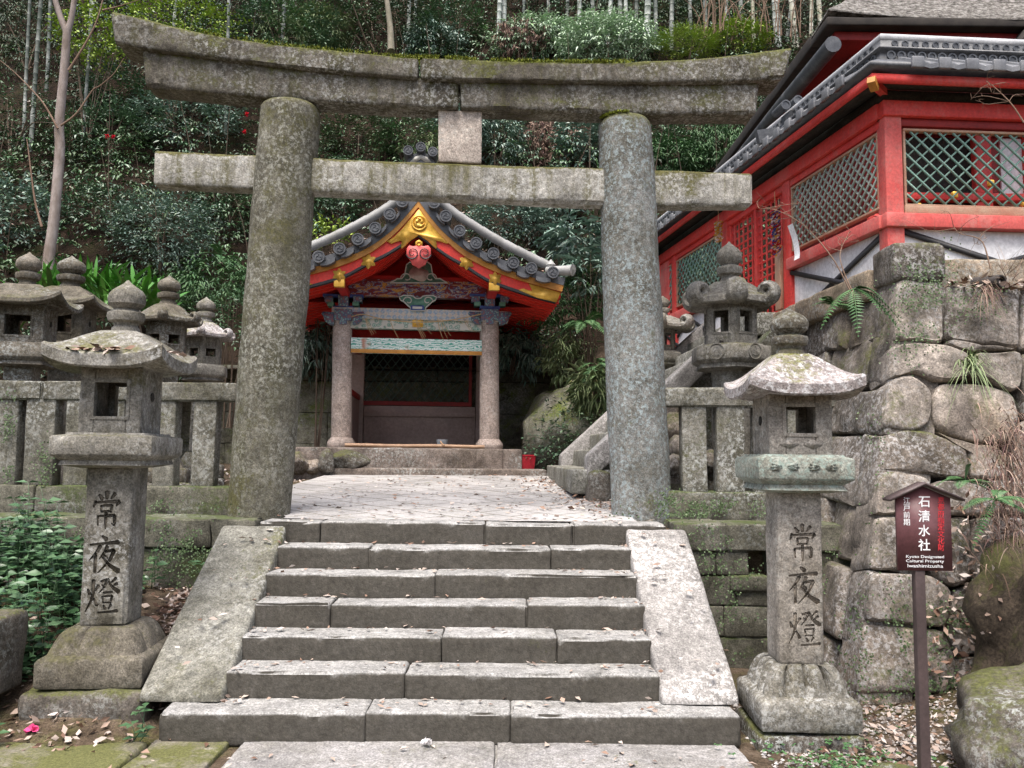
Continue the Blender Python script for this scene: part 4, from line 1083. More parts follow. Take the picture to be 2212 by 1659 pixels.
strip(MB(), r_top, r_mid, (0, GY - .04, 0), AX, AZ, .14).build('gable_edge', M['ochre'], pav)
nb = r_bot.copy(); nb[:, 1] += .03
strip(MB(), nb, r_bot - np.array([0, .012]), (0, GY - .012, 0), AX, AZ, .1).build('edge_line', M['black'], pav)
# roof shell and red soffit
def off(C, d):
    t = np.gradient(C, axis=0); t /= np.linalg.norm(t, axis=1)[:, None]; return C + np.c_[-t[:, 1], t[:, 0]] * d
def crop(C, a, b): return C[(C[:, 0] > a) & (C[:, 0] < b)]
strip(MB(), off(r_top, .10), off(r_top, .01), (0, GY + .1, 0), AX, AZ, DEP).build('roof_shell', M['tile'], pav)
rm = r_mid.copy(); rm[:, 1] -= .03
strip(MB(), rm, rm - np.array([0, .05]), (0, GY + .09, 0), AX, AZ, DEP - .15).build('soffit', M['verm'], pav)
raf = MB(); nC = len(rm)
for k in range(17):
    y = GY + .3 + k * .26; C = rm - np.array([0, .052]); 
    strip(raf, C, C - np.array([0, .055]), (0, y, 0), AX, AZ, .075)
raf.build('rafters', M['verm'], pav)
# verge tiles: dark bed, dished tile edges, round ends with comma crests
strip(MB(), off(r_top, .12), off(r_top, -.004), (0, GY - .05, 0), AX, AZ, .3).build('verge_tiles', M['tile'], pav)
def comma(mb, c, r, yl, s=1.0, depth=.012):
    """three-comma whirl in relief"""
    for k in range(3):
        a0 = k * 2 * math.pi / 3; P = []
        n = 9
        for t in np.linspace(0, 1, n):
            a = a0 + t * 2.1; rr = r * (.42 + .42 * t); w_ = r * .27 * (1 - t) ** .8
            P.append((rr * math.cos(a), rr * math.sin(a), w_))
        P = np.array(P); d = np.gradient(P[:, :2], axis=0); d /= np.linalg.norm(d, axis=1)[:, None]; nn = np.c_[-d[:, 1], d[:, 0]]
        A = P[:, :2] + nn * P[:, 2:]; B = P[:, :2] - nn * P[:, 2:]
        poly = np.vstack([P[0, :2] - d[0] * r * .22, A, B[::-1][1:]])
        prism(mb, poly * [s, 1], (c[0], yl, c[1]), AX, AZ, depth)
def disc(mb, c, r, y0, y1, n=22):
    loft(mb, [ring((c[0], y, c[1]), q, n, (1, 0, 0), (0, 0, 1)) for y, q in ((y1, r * .9), (y0 + .03, r * .96), (y0 + .012, r), (y0, r * .97), (y0, r * .80), (y0 + .014, r * .77))])
cen = wl_([(937.5, 437), (963, 466), (993, 498), (1028.6, 524.5), (1066, 547), (1109, 567), (1148, 579), (1195, 588)], GY - .2)
vd = [(c[0], c[1]) for c in cen] + [(2 * ap - c[0], c[1]) for c in cen]
for c in vd:
    mb = MB(); disc(mb, c, .098, GY - .2, GY + .3); comma(mb, c, .070, GY - .2, 1, .014)
    mb.build('round_end_tile', M['tile'], pav)
# dished eave tiles between the round ends
for sgn in (1, -1):
    mb = MB()
    for i in range(len(cen) - 1):
        a, b = cen[i], cen[i + 1]; P = []
        for t in np.linspace(.22, .92, 8): P.append((a[0] + (b[0] - a[0]) * t, a[1] + (b[1] - a[1]) * t - .085 - .05 * math.sin(math.pi * t)))
        P = np.array(P)
        if sgn < 0: P[:, 0] = 2 * ap - P[:, 0]; P = P[::-1]
        strip(mb, P + [0, .02], P - [0, .045], (0, GY - .16, 0), AX, AZ, .25)
    mb.build('dished_tiles', M['tile'], pav)
# pale descending ridges, jointed
dr = wl_([(921, 397), (955, 438), (990, 466), (1040, 498), (1090, 527), (1140, 552), (1190, 577)], GY + .35)
for sgn in (1, -1):
    P = smooth_curve(dr, 13); P = P if sgn > 0 else np.c_[2 * ap - P[:, 0], P[:, 1]]; mb = MB()
    for i in range(12):
        a, b = P[i], P[i + 1]; tube(mb, [(a[0], GY + .35, a[1]), (b[0], GY + .35, b[1])], [.078, .07], 14)
    mb.build('descending_ridge', M['tile_l'], pav)
    e = P[-1]; mb = MB(); dx = .26 * sgn
    tube(mb, [(e[0] - .1 * sgn, GY + .1, e[1] - .13), (e[0] + .28 * sgn, GY - .12, e[1] - .15)], [.075, .085], 14); loft(mb, [ring((e[0] + .28 * sgn, GY - .12, e[1] - .15), r_, 18, (.5 * -sgn, .85, 0), (0, 0, 1)) for r_ in (.10, .075)])
    revolve(mb, [(.0, e[1] - .06), (.07, e[1] - .04), (.08, e[1] + .0), (.05, e[1] + .04), (.012, e[1] + .09)], 12, (e[0] - .02 * sgn, GY + .2))
    mb.build('eave_end_tile', M['tile_l'], pav)
# tile rows down both slopes
mb = MB(); C = off(r_top, .10)
for k in range(15):
    y = GY + .75 + k * .285
    for H_ in (C[:36], C[35:]): tube(mb, np.c_[H_[::3, 0], np.full(len(H_[::3]), y), H_[::3, 1]], .075, 8)
mb.build('tile_rows', M['tile'], pav)
# main ridge and its three-disc end ornament
rz0 = r_top[35][1]
mb = MB(); stone(mb, (ap - .13, GY + .3, rz0 + .05), (ap + .13, GY + DEP - .1, rz0 + .62), .03, .6, 0); tube(mb, [(ap, GY + .3, rz0 + .66), (ap, GY + DEP - .1, rz0 + .66)], .1, 12); mb.build('main_ridge', M['tile'], pav)
on = wl_([(882, 328), (909, 320.5), (935, 331)], GY + .1)
mb = MB()
for c in on: disc(mb, c, .082, GY + .02, GY + .4); comma(mb, c, .06, GY + .02, 1, .012)
wpoly('', [(878, 352), (884, 340), (893, 333), (909, 327), (925, 333), (934, 342), (940, 352), (952, 420), (905, 440), (866, 420)], GY + .14, .14, 'tile', build=False, mb=mb)
og = mb.build('ridge_end_ornament', M['tile'], pav)
wpoly('plaster_face', [(885, 350), (896, 339), (909, 334), (922, 339), (932, 350), (920, 350), (909, 343), (897, 350)], GY + .125, .02, 'cream', og)
# gilt apex plate with a comma crest
mb = MB()
L_ = [(905, 452), (893, 466), (880, 480), (868, 495), (850, 513), (836, 521), (845, 526), (858, 521), (868, 520), (866, 534), (868, 537), (878, 528), (886, 520), (905, 507)]
poly = L_ + [(1810 - x, y) for x, y in L_[::-1][1:-1]]
wpoly('', poly, GY - .035, .03, 'gold', build=False, mb=mb)
cc = wl_([(905.5, 481)], GY - .05)[0]
disc(mb, cc, .128, GY - .055, GY - .03, 26); comma(mb, cc, .098, GY - .066, 1, .03)
gp = mb.build('gilt_apex_plate', M['gold'], pav, smooth=False)
def star(px_, r, name='gilt_star'):
    c = wl_([px_], GY - .02)[0]; P = []
    for k in range(24):
        a = k / 24 * 2 * math.pi + math.pi / 6; rr = r * (.80 + .2 * math.cos(6 * (a - math.pi / 6)))
        P.append((c[0] + rr * math.cos(a), c[1] + rr * math.sin(a)))
    prism(MB(), P, (0, GY - .018, 0), AX, AZ, .02).build(name, M['gold'], pav, smooth=False)
for p, r_ in (((795.5, 564), .13), ((732.5, 593.5), .115), ((1008, 566), .13), ((1069.5, 601), .115)): star(p, r_)
cb_ = wl_([(904.8, 526.5)], GY - .03)[0]; mb = MB()
prism(mb, [(cb_[0] + .065 * math.cos(k * math.pi / 3 + .52), cb_[1] + .065 * math.sin(k * math.pi / 3 + .52)) for k in range(6)], (0, GY - .03, 0), AX, AZ, .05); disc(mb, cb_, .035, GY - .06, GY - .02, 14); mb.build('gilt_hexagon', M['gold'], pav, smooth=False)
for sgn in (1, -1):
    P = wl_([(1120, 626), (1131, 623), (1141, 627), (1150, 628), (1143, 613), (1170, 620), (1211, 632), (1202, 653), (1160, 643)], GY - .02)
    if sgn < 0: P[:, 0] = 2 * ap - P[:, 0]
    prism(MB(), P, (0, GY - .02, 0), AX, AZ, .02).build('gilt_end_plate', M['gold'], pav, smooth=False)
# pendant, frog-leg strut, lower bracket
def sym(pts, c=904.5): return pts + [(2 * c - x, y) for x, y in pts[::-1]]
pend = sym([(904.5, 530), (893, 532), (884, 530), (878.5, 537), (878, 548), (882, 557), (887, 563), (890, 571), (897, 574), (903, 578)])
pd_ = wpoly('pendant', pend, GY - .05, .06, 'coral')
mb = MB()
for sgn in (1, -1):
    c = wl_([(904.5 - sgn * 13.5, 546)], GY - .07)[0]; P = []
    for t in np.linspace(0, 1, 26):
        a = math.pi * (.1 + 2.7 * t) ; rr = .105 * (1 - .72 * t); P.append((c[0] - sgn * rr * math.cos(a) , GY - .066, c[1] - rr * math.sin(a)))
    tube(mb, P, np.linspace(.011, .007, 26), 6)
mb.build('curl_outline', M['black'], pd_)
kt = sym([(904.5, 567), (885, 566), (878, 572), (876, 584), (874, 594), (868, 602), (858, 602), (852, 606), (845, 609.5), (842, 611)])
km = wpoly('frog_leg_strut', kt, -.12, .12, 'teal')
mb = MB()
o_ = wl_([(904.5, 592)], -.13)[0]; prism(mb, [(o_[0] + .17 * math.cos(a), o_[1] + .12 * math.sin(a) + .02 * math.cos(3 * a)) for a in np.linspace(0, 2 * math.pi, 28)[:-1]], (0, -.135, 0), AX, AZ, .02); mb.build('carved_panel', M['brown'], km, smooth=False)
mb = MB()
for s in (-1, 1):
    c = wl_([(904.5 + s * 26, 600)], -.13)[0]
    tube(mb, [(c[0] + s * .10 * (1 - .7 * t) * math.cos(5.5 * t), -.128, c[1] + .09 * (1 - .7 * t) * math.sin(5.5 * t)) for t in np.linspace(0, 1, 18)], .010, 6)
ed_ = wl_(kt, -.12); tube(mb, np.c_[ed_[:, 0], np.full(len(ed_), -.124), ed_[:, 1]], .011, 5); mb.build('pale_outline', M['cream'], km)
lb_ = sym([(904.5, 645), (897, 644), (893, 640), (885, 638.5), (871, 638), (863, 642), (865, 648), (873, 652), (880, 659), (886, 664), (888, 671)], 903)
lk = wpoly('frog_leg_bracket', lb_, -.16, .14, 'teal')
mb = MB(); ed_ = wl_(lb_, -.16); tube(mb, np.c_[ed_[:, 0], np.full(len(ed_), -.164), ed_[:, 1]], .011, 5)
for s in (-1, 1):
    c = wl_([(903 + s * 21, 650)], -.17)[0]
    tube(mb, [(c[0] + s * .085 * (1 - .7 * t) * math.cos(5.5 * t), -.17, c[1] + .08 * (1 - .7 * t) * math.sin(5.5 * t)) for t in np.linspace(0, 1, 18)], .010, 6)
mb.build('pale_outline', M['cream'], lk)
wbox('bearing_block', (887, 660, 916, 669), -.19, -.02, 'blue', lk); wbox('block_panel', (891, 662.3, 912, 666.8), -.197, -.188, 'cream', lk)
# bracket sets over the columns
for cx in (741, 1058.5):
    rows = [(-19, 691, 19, 668, .17, 'bracket'), (-8, 700, 8, 684, .19, 'bracket'), (-22, 667, 22, 661, .12, 'blue'), (-11, 660.6, 11, 653, .15, 'bracket'), (-34, 660.2, -20, 652, .12, 'teal'), (20, 660.2, 34, 652, .12, 'teal'), (-40, 651.4, -22, 640, .12, 'bracket'), (22, 651.4, 40, 640, .12, 'bracket'), (-11, 652.4, 11, 637.5, .16, 'bracket'), (-44, 639.6, 44, 636.2, .1, 'blue'), (-6, 637, 6, 626, .16, 'ochre')]
    for a, y1, b, y0, dp, m_ in rows:
        wbox('bracket_block', (cx + a, y0, cx + b, y1), -dp, dp, m_, pav)
    for s in (-1, 1):
        wpoly('nosing', [(cx + s * 20, 674), (cx + s * 44, 673), (cx + s * 47, 678), (cx + s * 42, 683), (cx + s * 40, 692), (cx + s * 32, 699), (cx + s * 22, 701), (cx + s * 20, 701)], -.135 - .03, .2, 'bracket')
for cx, y0, y1 in ((733, 605, 618), (1067.5, 612.5, 625.5)):
    (a, b), (c, d) = wl_([(cx - 10, y1), (cx + 10, y0)], GY + .02)
    pr = stone(MB(), (a, GY + .02, b), (c, 3.6, d), .01, .8, 0).build('purlin', M['verm_d'], pav)
    stone(MB(), (a - .012, GY - .01, b - .012), (c + .012, GY + .09, d + .012), .008, .5, 0).build('gilt_cap', M['gold'], pr)
# red infill behind the gable
P = np.vstack([crop(r_bot, ap - 2.0, ap + 2.0)]); zb_ = wl_([(904, 640)], .1)[0][1]
poly = [(p[0], p[1] + .05) for p in P] + [(P[-1, 0], zb_), (P[0, 0], zb_)]
prism(MB(), poly, (0, .12, 0), AX, AZ, .05).build('gable_board', M['verm_d'], pav, smooth=False)

# loose things at the pavilion
pz = zt
q = [W.w((x, -.33, zt + .035 + .004 * math.sin(x * 5))) for x in np.linspace(cl[0] + .1, cr[0] - .1, 14)]
mb = MB(); tube(mb, q, .03, 12)
for k in (2, 5, 8, 11): tube(mb, [q[k] - W.X * .008, q[k] + W.X * .008], .035, 12)
tag(mb.build('bamboo_pole', M['bamboo_pole']), 'long dry bamboo pole lying along the edge of the pavilion plinth', 'pole')
bk = Frame(W.w((wl_([(955, 960)], -.2)[0][0], -.12, zt)))
bo = thing('water_pail', 'grey zinc pail with a ladle handle on the pavilion plinth', 'pail', bk)
loft(MB(), [ring((0, 0, z), r_, 20) for z, r_ in ((0, .075), (.01, .08), (.13, .095), (.15, .098), (.15, .088), (.03, .074))]).build('body', M['zinc'], bo)
tube(MB(), [(-.03, -.03, .13), (.0, -.16, .09), (.06, -.30, .04)], .014, 8).build('ladle_handle', M['bamboo_pole'], bo)
rb = Frame(W.w((wl_([(1138, 1000)], -.3)[0][0], -.3, -.02)))
ro = thing('fire_bucket', 'red square bucket standing by the corner of the pavilion plinth', 'bucket', rb)
loft(MB(), [pring(4, r_, z, 4, .2) for z, r_ in ((0, .09), (.02, .095), (.30, .125), (.31, .135), (.33, .135), (.33, .115), (.06, .085))]).build('body', M['bucket_red'], ro)
tube(MB(), [(-.12, 0, .31), (-.10, .02, .2), (0, .04, .16), (.10, .02, .2), (.12, 0, .31)], .007, 6).build('handle', M['bucket_red'], ro)
# sagging straw rope with hanging straws
mb = MB(); rp = thing('straw_rope', 'thin sagging straw rope with loose straws slung across the painted beam', 'rope', Frame(W.w((0, -.2, 0)), 5.0))
P = wl_([(759, 684), (783, 679), (820, 688), (865, 694), (905, 696), (950, 694), (1000, 687), (1040, 678)], -.2); C = smooth_curve(P, 40)
tube(mb, [(c[0], .006 * math.sin(i * 1.7), c[1]) for i, c in enumerate(C)], .010, 6); mb.build('cord', M['rope'], rp)
mb = MB(); rr_ = random.Random(3)
for xa, xb, yb in ((789, 804, 724), (790, 808, 722), (792, 813, 720), (842, 861, 731), (897, 914, 734), (898, 918, 733), (900, 920, 728), (945, 959, 737), (950, 967, 732), (953, 974, 726), (908, 932, 722), (1001, 1018, 716), (1004, 1026, 718), (985, 1000, 700)):
    a, b = wl_([(xa, 688), (xb, yb)], -.2); tube(mb, [(a[0], 0, a[1]), ((a[0] + b[0]) / 2 - .02, -.02, (a[1] + b[1]) / 2), (b[0], -.02, b[1])], [.006, .005, .003], 5)
mb.build('loose_straws', M['rope'], rp)
# wall behind the pavilion
bw = thing('mossy_back_wall', 'dark moss blackened retaining wall behind the well pavilion', 'wall', Frame((-2.5, 17.6, 1.5)))
m = MB(); ashlar(m, -10.5, 2.0, [(1.3, 1.95), (1.95, 2.6), (2.6, 3.25)], 17.0, .5, 51, 1.3)
MB().merge(m, np.array(bw.matrix_world.inverted())).build('stone_courses', M['backwall'], bw)
m = MB(); ashlar(m, -6.5, 2.0, [(3.26, 3.55)], 16.9, .7, 53, 1.9)
MB().merge(m, np.array(bw.matrix_world.inverted())).build('coping', M['wallm'], bw)
# ---------------------------------------------------------------- red roofed lattice fence of the shrine on the terrace
C0 = at(1917, 491, 8.0)
FL = Frame((C0[0], 8.0, 0), 99.2)       # x runs away along the flank, +y looks out over the stairs
FF = Frame((C0[0], 8.0, 0), 3.5)        # x runs along the front, -y looks at the viewer
red = thing('lattice_fence', 'vermilion roofed shrine fence with green diamond lattice standing on the boulder wall', 'shrine fence', Frame((C0[0], 8.0, 3.4)))
RI_ = np.array(red.matrix_world.inverted())
def rput(mb, name, m, parent=None, **k): return MB().merge(mb, RI_).build(name, M[m], parent or red, **k)
def xfl(P): return FL.o + np.outer(P[:, 0], FL.X) + np.outer(P[:, 1], FL.Y) + np.outer(P[:, 2], [0, 0, 1])
def xff(P): return FF.o + np.outer(P[:, 0], FF.X) - np.outer(P[:, 1], FF.Y) + np.outer(P[:, 2], [0, 0, 1])
xfl.up = FL.Y; xff.up = -FF.Y           # in both, local y points outward
def bx(mb, xf, x0, x1, y0, y1, z0, z1, r=.01): stone(mb, (x0, y0, z0), (x1, y1, z1), r, 1.0, 0, xf=xf); return mb
zs0 = px_z(1917, 491, 8.0); zs1 = px_z(1917, 461, 8.0); zl0 = px_z(1955, 442, 8.05); zl1 = px_z(1955, 285, 8.05); zb0 = px_z(1917, 252, 8.0); zb1 = px_z(1917, 219, 8.0)
ze = zb1 + .17
XL = [FL.px(x, 600, 0)[0] for x in (1902, 1711, 1704, 1690)]
p1 = FL.px(1700, 500, 0)[0]; p2 = FL.px(1567, 600, 0)[0]; p3 = FL.px(1456, 600, 0)[0]; LEND = FL.px(1424, 700, 0)[0]; RE = 4.2
# posts
bx(MB(), xfl, -.15, .0, -.17, .0, 3.3, zb1 + .12)
o = rput(bx(MB(), xff, -.005, .17, -.16, .012, 3.3, zb1 + .12), 'corner_post', 'red_f')
for x in (2.0, RE): rput(bx(MB(), xff, x - .08, x + .08, -.15, .01, 3.3, zb1 + .1), 'post', 'red')
for x in (p1, p2, p3, LEND): rput(bx(MB(), xfl, x - .09, x + .09, -.15, .012, 3.25, zb1 + .1), 'post', 'red')
# sills, lintels, upper rails
rput(bx(MB(), xff, -.03, RE, -.14, .05, zs0, zs1), 'sill_beam', 'red_f'); rput(bx(MB(), xfl, .06, p1 - .05, -.14, .05, zs0, zs1), 'sill_beam', 'red_f'); rput(bx(MB(), xfl, p2 + .05, LEND, -.14, .05, zs0, zs1), 'sill_beam', 'red_f')
rput(bx(MB(), xff, .18, RE, -.12, .015, zs1 + .003, zl0 - .02), 'ledge', 'tan'); 
rput(bx(MB(), xff, -.03, RE, -.14, .045, zb0, zb1), 'lintel_beam', 'red'); rput(bx(MB(), xfl, .06, LEND, -.14, .045, zb0, zb1), 'lintel_beam', 'red')
rput(bx(MB(), xff, .172, RE, -.10, -.01, zl1 + .05, zb0 - .003), 'inner_lintel', 'red_k'); rput(bx(MB(), xfl, .05, LEND, -.10, -.005, zl1 + .05, zb0 - .003), 'inner_lintel', 'red')
# lattice bays
def bay(xf, x0, x1, z0, z1, mat, sp=.148, ang=43):
    mb = MB(); f = .024
    bx(mb, xf, x0, x1, -.07, .0, z0 - f, z0, .004); bx(mb, xf, x0, x1, -.07, .0, z1, z1 + f, .004); bx(mb, xf, x0, x0 + f, -.066, -.004, z0, z1, .004); bx(mb, xf, x1 - f, x1, -.066, -.004, z0, z1, .004)
    o = rput(mb, 'lattice_frame', 'tan')
    rput(lattice(MB(), x0 + f, x1 - f, z0, z1, sp, .022, .014, -.035, ang, xf), 'lattice', mat, o, smooth=False)
bay(xff, .19, 1.92, zl0, zl1, 'green'); bay(xff, 2.08, RE - .08, zl0, zl1, 'green')
bay(xfl, XL[0] - .0, XL[1], zl0, zl1, 'green_l', .128); bay(xfl, p2 + .12, p3 - .1, zl0, zl1, 'green'); bay(xfl, p3 + .1, LEND - .1, zl0, zl1, 'green')
# red square-grid doors between the flank posts
mb = MB(); a, b = p1 + .09, p2 - .09; z0, z1 = 3.62, zb0
for i in range(13):
    x = a + (b - a) * i / 12; bx(mb, xfl, x - .016, x + .016, -.06, -.045, z0, z1, .003)
for i in range(16):
    z = z0 + (z1 - z0) * i / 15; bx(mb, xfl, a, b, -.075, -.058, z - .013, z + .013, .003)
bx(mb, xfl, a, b, -.1, -.02, z0 - .1, z0 - .02, .005)
for x in (a + .02, (a + b) / 2, b - .02): bx(mb, xfl, x - .035, x + .035, -.1, -.02, z0, z1, .005)
rput(mb, 'grid_door', 'red', smooth=False)
rput(bx(MB(), xfl, p1 + .1, p1 + .24, .0, .05, 3.6, zs0 + .35), 'door_board', 'tan')
rput(bx(MB(), xfl, LEND - .5, LEND - .02, -.06, .0, 3.3, zb0), 'plank_panel', 'red_f')
# plaster below the sill with crossed black braces
for xf, x0, x1 in ((xff, .17, RE), (xfl, .06, p1 - .08), (xfl, p2 + .08, LEND)):
    rput(bx(MB(), xf, x0, x1, -.10, -.04, 3.3, zs0 - .003, .004), 'plaster_panel', 'white')
    mb = MB(); n = max(1, round((x1 - x0) / 1.7)); L = (x1 - x0) / n
    for i in range(n):
        for (xa, za), (xb, zb) in (((x0 + i * L, zs0 - .03), (x0 + (i + 1) * L, 3.42)), ((x0 + i * L, 3.42), (x0 + (i + 1) * L, zs0 - .03))):
            s = .0 if za > zb else .022
            A, B = xf(np.array([[xa, -.02 + s, za], [xb, -.02 + s, zb]])); beam(mb, A, B, .02, .055, up=np.array([0, 0, 1.0]))
    rput(mb, 'cross_brace', 'black', smooth=False)
# eaves and tiled roof, mitred at the corner
nl, nf = FL.Y[:2], -FF.Y[:2]
def mitre(d): return np.linalg.solve(np.array([nl, nf]), np.array([d, d]))
def run(prof, name, m, l0=None, l1=None, left=True, right=True, smooth=False):
    """sweep a closed section (outward, z) along flank and front"""
    mb = MB(); R_ = []
    if left: R_.append([np.append((FL.o + FL.X * (LEND + .5) + FL.Y * d)[:2], z) for d, z in prof])
    R_.append([np.append(FL.o[:2] + mitre(d), z) for d, z in prof])
    if right: R_.append([np.append((FF.o + FF.X * RE - FF.Y * d)[:2], z) for d, z in prof])
    loft(mb, [np.array(r) for r in R_]); return rput(mb, name, m, smooth=smooth)
run([(-.16, ze - .01), (.02, ze - .06), (.02, zb1 + .005), (-.16, zb1 + .005)], 'eave_shade_board', 'hole')  # near-black board painting the deep shade above the lintel
run([(.0, ze + .02), (.30, ze - .03), (.30, ze - .115), (.265, ze - .115), (.265, ze - .06), (.0, ze - .01)], 'eave_board', 'red')
run([(-.34, ze + .09), (-.1, ze + .22), (.1, ze + .22), (.34, ze + .07), (.34, ze + .03), (-.34, ze + .04)], 'roof_bed', 'tile')
rz_ = ze + .20
run([(-.075, rz_ - .05), (.075, rz_ - .05), (.085, rz_ + .02), (.06, rz_ + .03), (.06, rz_ + .13), (.09, rz_ + .14), (.09, rz_ + .16), (.05, rz_ + .17), (.05, rz_ + .25), (-.05, rz_ + .25), (-.05, rz_ + .17), (-.09, rz_ + .16), (-.09, rz_ + .14), (-.06, rz_ + .13), (-.06, rz_ + .03), (-.085, rz_ + .02)], 'ridge_courses', 'tile')
run([(.062 * math.cos(a), rz_ + .275 + .05 * math.sin(a)) for a in np.linspace(0, 2 * math.pi, 13)[:-1]], 'ridge_cap', 'tile_w', smooth=True)
# ringed decoration on the ridge, eave tiles
def rowpts(L, st): return np.arange(st * .5, L, st)
for F_, xf, L in ((FL, xfl, LEND + .4), (FF, xff, RE)):
    ringm = MB(); ringn = MB(); til = MB()
    sgn = 1 if F_ is FL else -1
    for x in rowpts(L, .105):
        c = xf(np.array([[x, .062, rz_ + .08]]))[0]; n_ = F_.Y * sgn
        loft(ringm, [ring(c + n_ * h, r, 12, F_.X, (0, 0, 1)) for h, r in ((-.01, .046), (.012, .046), (.012, .030), (.002, .028))], (False, True))
        c = xf(np.array([[x + .05, .052, rz_ + .212]]))[0]
        loft(ringn, [ring(c + n_ * h, r, 10, F_.X, (0, 0, 1)) for h, r in ((-.01, .036), (.008, .036), (.008, .024), (.0, .022))], (False, True))
    for x in rowpts(L, .27):
        x0 = x - .1 if x > .3 else x
        # dished pan and a raised roll with a flat upturned lip
        A = [(-.30, .095), (-.08, .2), (.08, .205), (.33, .06), (.385, .03)]
        rs = []
        for d, h in A[2:]:
            w_ = .03 if d < .38 else .045
            q = np.array([[x - .07 * 0 - w_, d, ze + h], [x - w_ * .6, d, ze + h + .05], [x + w_ * .6, d, ze + h + .055], [x + w_, d, ze + h]]); rs.append(xf(q))
        loft(til, rs)
        rs = []
        for d, h, lift in ((.06, .21, 0), (.33, .055, 0), (.39, .03, 0.0)):
            q = np.array([[x + .03, d, ze + h + .035], [x + .13, d, ze + h + .012], [x + .235, d, ze + h + .035], [x + .235, d, ze + h - .012], [x + .13, d, ze + h - .035], [x + .03, d, ze + h - .012]]); rs.append(xf(q))
        loft(til, rs)
        stone(til, (x - .06, .37, ze - .005), (x + .065, .405, ze + .11), .012, .2, 0, xf=xf)
    rput(ringm, 'ridge_rings', 'tile'); rput(ringn, 'ridge_waves', 'tile'); rput(til, 'eave_tiles', 'tile_m')
run([(.0, ze - .025), (.262, ze - .055), (.262, ze - .075), (.0, ze - .045)], 'eave_shade_sheet', 'hole')  # near-black sheet under the eave, shade given as colour
A = np.append(FL.o[:2] + mitre(.0), ze - .06); B = np.append(FL.o[:2] + mitre(.27), ze - .10); rput(beam(MB(), A, B, .07, .10), 'corner_rafter', 'red'); 
B2 = np.append(FL.o[:2] + mitre(.285), ze - .10); rput(beam(MB(), B, B2 + np.array([0, 0, -.06]), .075, .14), 'gilt_cap', 'ochre')
# end ornament of the flank ridge
xo = FL.px(1714, 261, 0)[0]
for xo_, s in ((xo, 1.0),):
    mb = MB()
    P = [(-.17, 0), (-.20, .12), (-.14, .2), (-.15, .3), (-.08, .36), (.08, .36), (.15, .3), (.14, .2), (.20, .12), (.17, 0)]
    o3 = FL.w((xo_, 0, rz_ - .1)); prism(mb, P, o3 - FL.X * .08, FL.Y * -1, (0, 0, 1), .1)
    for dx, dz in ((-.16, .40), (0, .47), (.16, .40)):
        c = o3 - FL.Y * dx + np.array([0, 0, dz]); loft(mb, [ring(c - FL.X * h, r, 14, FL.Y, (0, 0, 1)) for h, r in ((-.12, .05), (.13, .062), (.13, .045), (.12, .042))])
        tube(mb, [c - FL.X * .1, c + FL.X * .15], .05, 10)
    c = o3 + np.array([0, 0, .2]); loft(mb, [ring(c - FL.X * h, r, 16, FL.Y, (0, 0, 1)) for h, r in ((.08, .1), (.13, .1), (.13, .07), (.11, .065))])
    rput(mb, 'ridge_end_ornament', 'tile')
# scrolled barge tiles below it
mb = MB(); A = xfl(np.array([[xo + .05, .1, rz_ + .02], [xo + .05, .45, ze + .14]])); beam(mb, A[0], A[1], .07, .16)
rput(mb, 'verge_tile', 'tile')

# ---------------------------------------------------------------- main hall behind
hall = thing('shrine_hall', 'red shrine hall under a thick cypress bark roof behind the lattice fence', 'shrine building', Frame((6.2, 12.5, 3.4)))
HI = np.array(hall.matrix_world.inverted())
def hput(mb, name, m, parent=None, **k): return MB().merge(mb, HI).build(name, M[m], parent or hall, **k)
e0 = at(1787, 50, 10.0); e1 = at(1538, 366, 15.2)
zE = e0[2]
hput(stone(MB(), (4.9, 10.9, 3.3), (9.6, 15.6, zE - .15), .02, 2, 0), 'wall', 'red_k')
hput(stone(MB(), (5.06, 10.86, 4.35), (6.2, 10.9, 6.1), .004, 2, 0), 'interior_shade_sheet', 'hole'); hput(stone(MB(), (6.55, 10.86, 4.55), (6.84, 10.9, 6.1), .004, 2, 0), 'white_panel', 'white'); hput(stone(MB(), (7.2, 10.86, 4.55), (9.2, 10.9, 6.1), .004, 2, 0), 'white_panel', 'white')  # first sheet is near-black, painting the unlit interior onto the wall
for x in (4.95, 6.26, 6.95, 9.4): hput(stone(MB(), (x - .11, 10.75, 3.4), (x + .11, 10.97, zE - .2), .02, 2, 0), 'post', 'red')
for zz, h in ((4.42, .12), (6.15, .16), (5.2, .1)): hput(stone(MB(), (4.9, 10.72, zz), (9.6, 10.85, zz + h), .01, 2, 0), 'beam', 'red')
mb = MB()
for zz in (4.05, 4.4, 4.75): tube(mb, [(4.4, 10.0, zz), (8.5, 10.0, zz)], .035, 8)
for x in np.arange(4.4, 8.6, .7): tube(mb, [(x, 10.0, 3.4), (x, 10.0, 4.85)], .045, 8)
for i, x in enumerate(np.arange(4.7, 6.2, .35)): tube(mb, smooth_curve([(x, 9.9, 3.8), (x + .3, 9.88, 4.4), (x + .8, 9.86, 4.6)], 8), .03, 8)
hput(mb, 'railing', 'red')
mb = MB()
for x, z in ((4.9, 4.8), (5.35, 4.95), (5.8, 5.1), (4.55, 4.5), (6.2, 4.85)): stone(mb, (x, 9.86, z), (x + .07, 9.93, z + .09), .02, .2, 0)
hput(mb, 'gilt_fittings', 'gold')
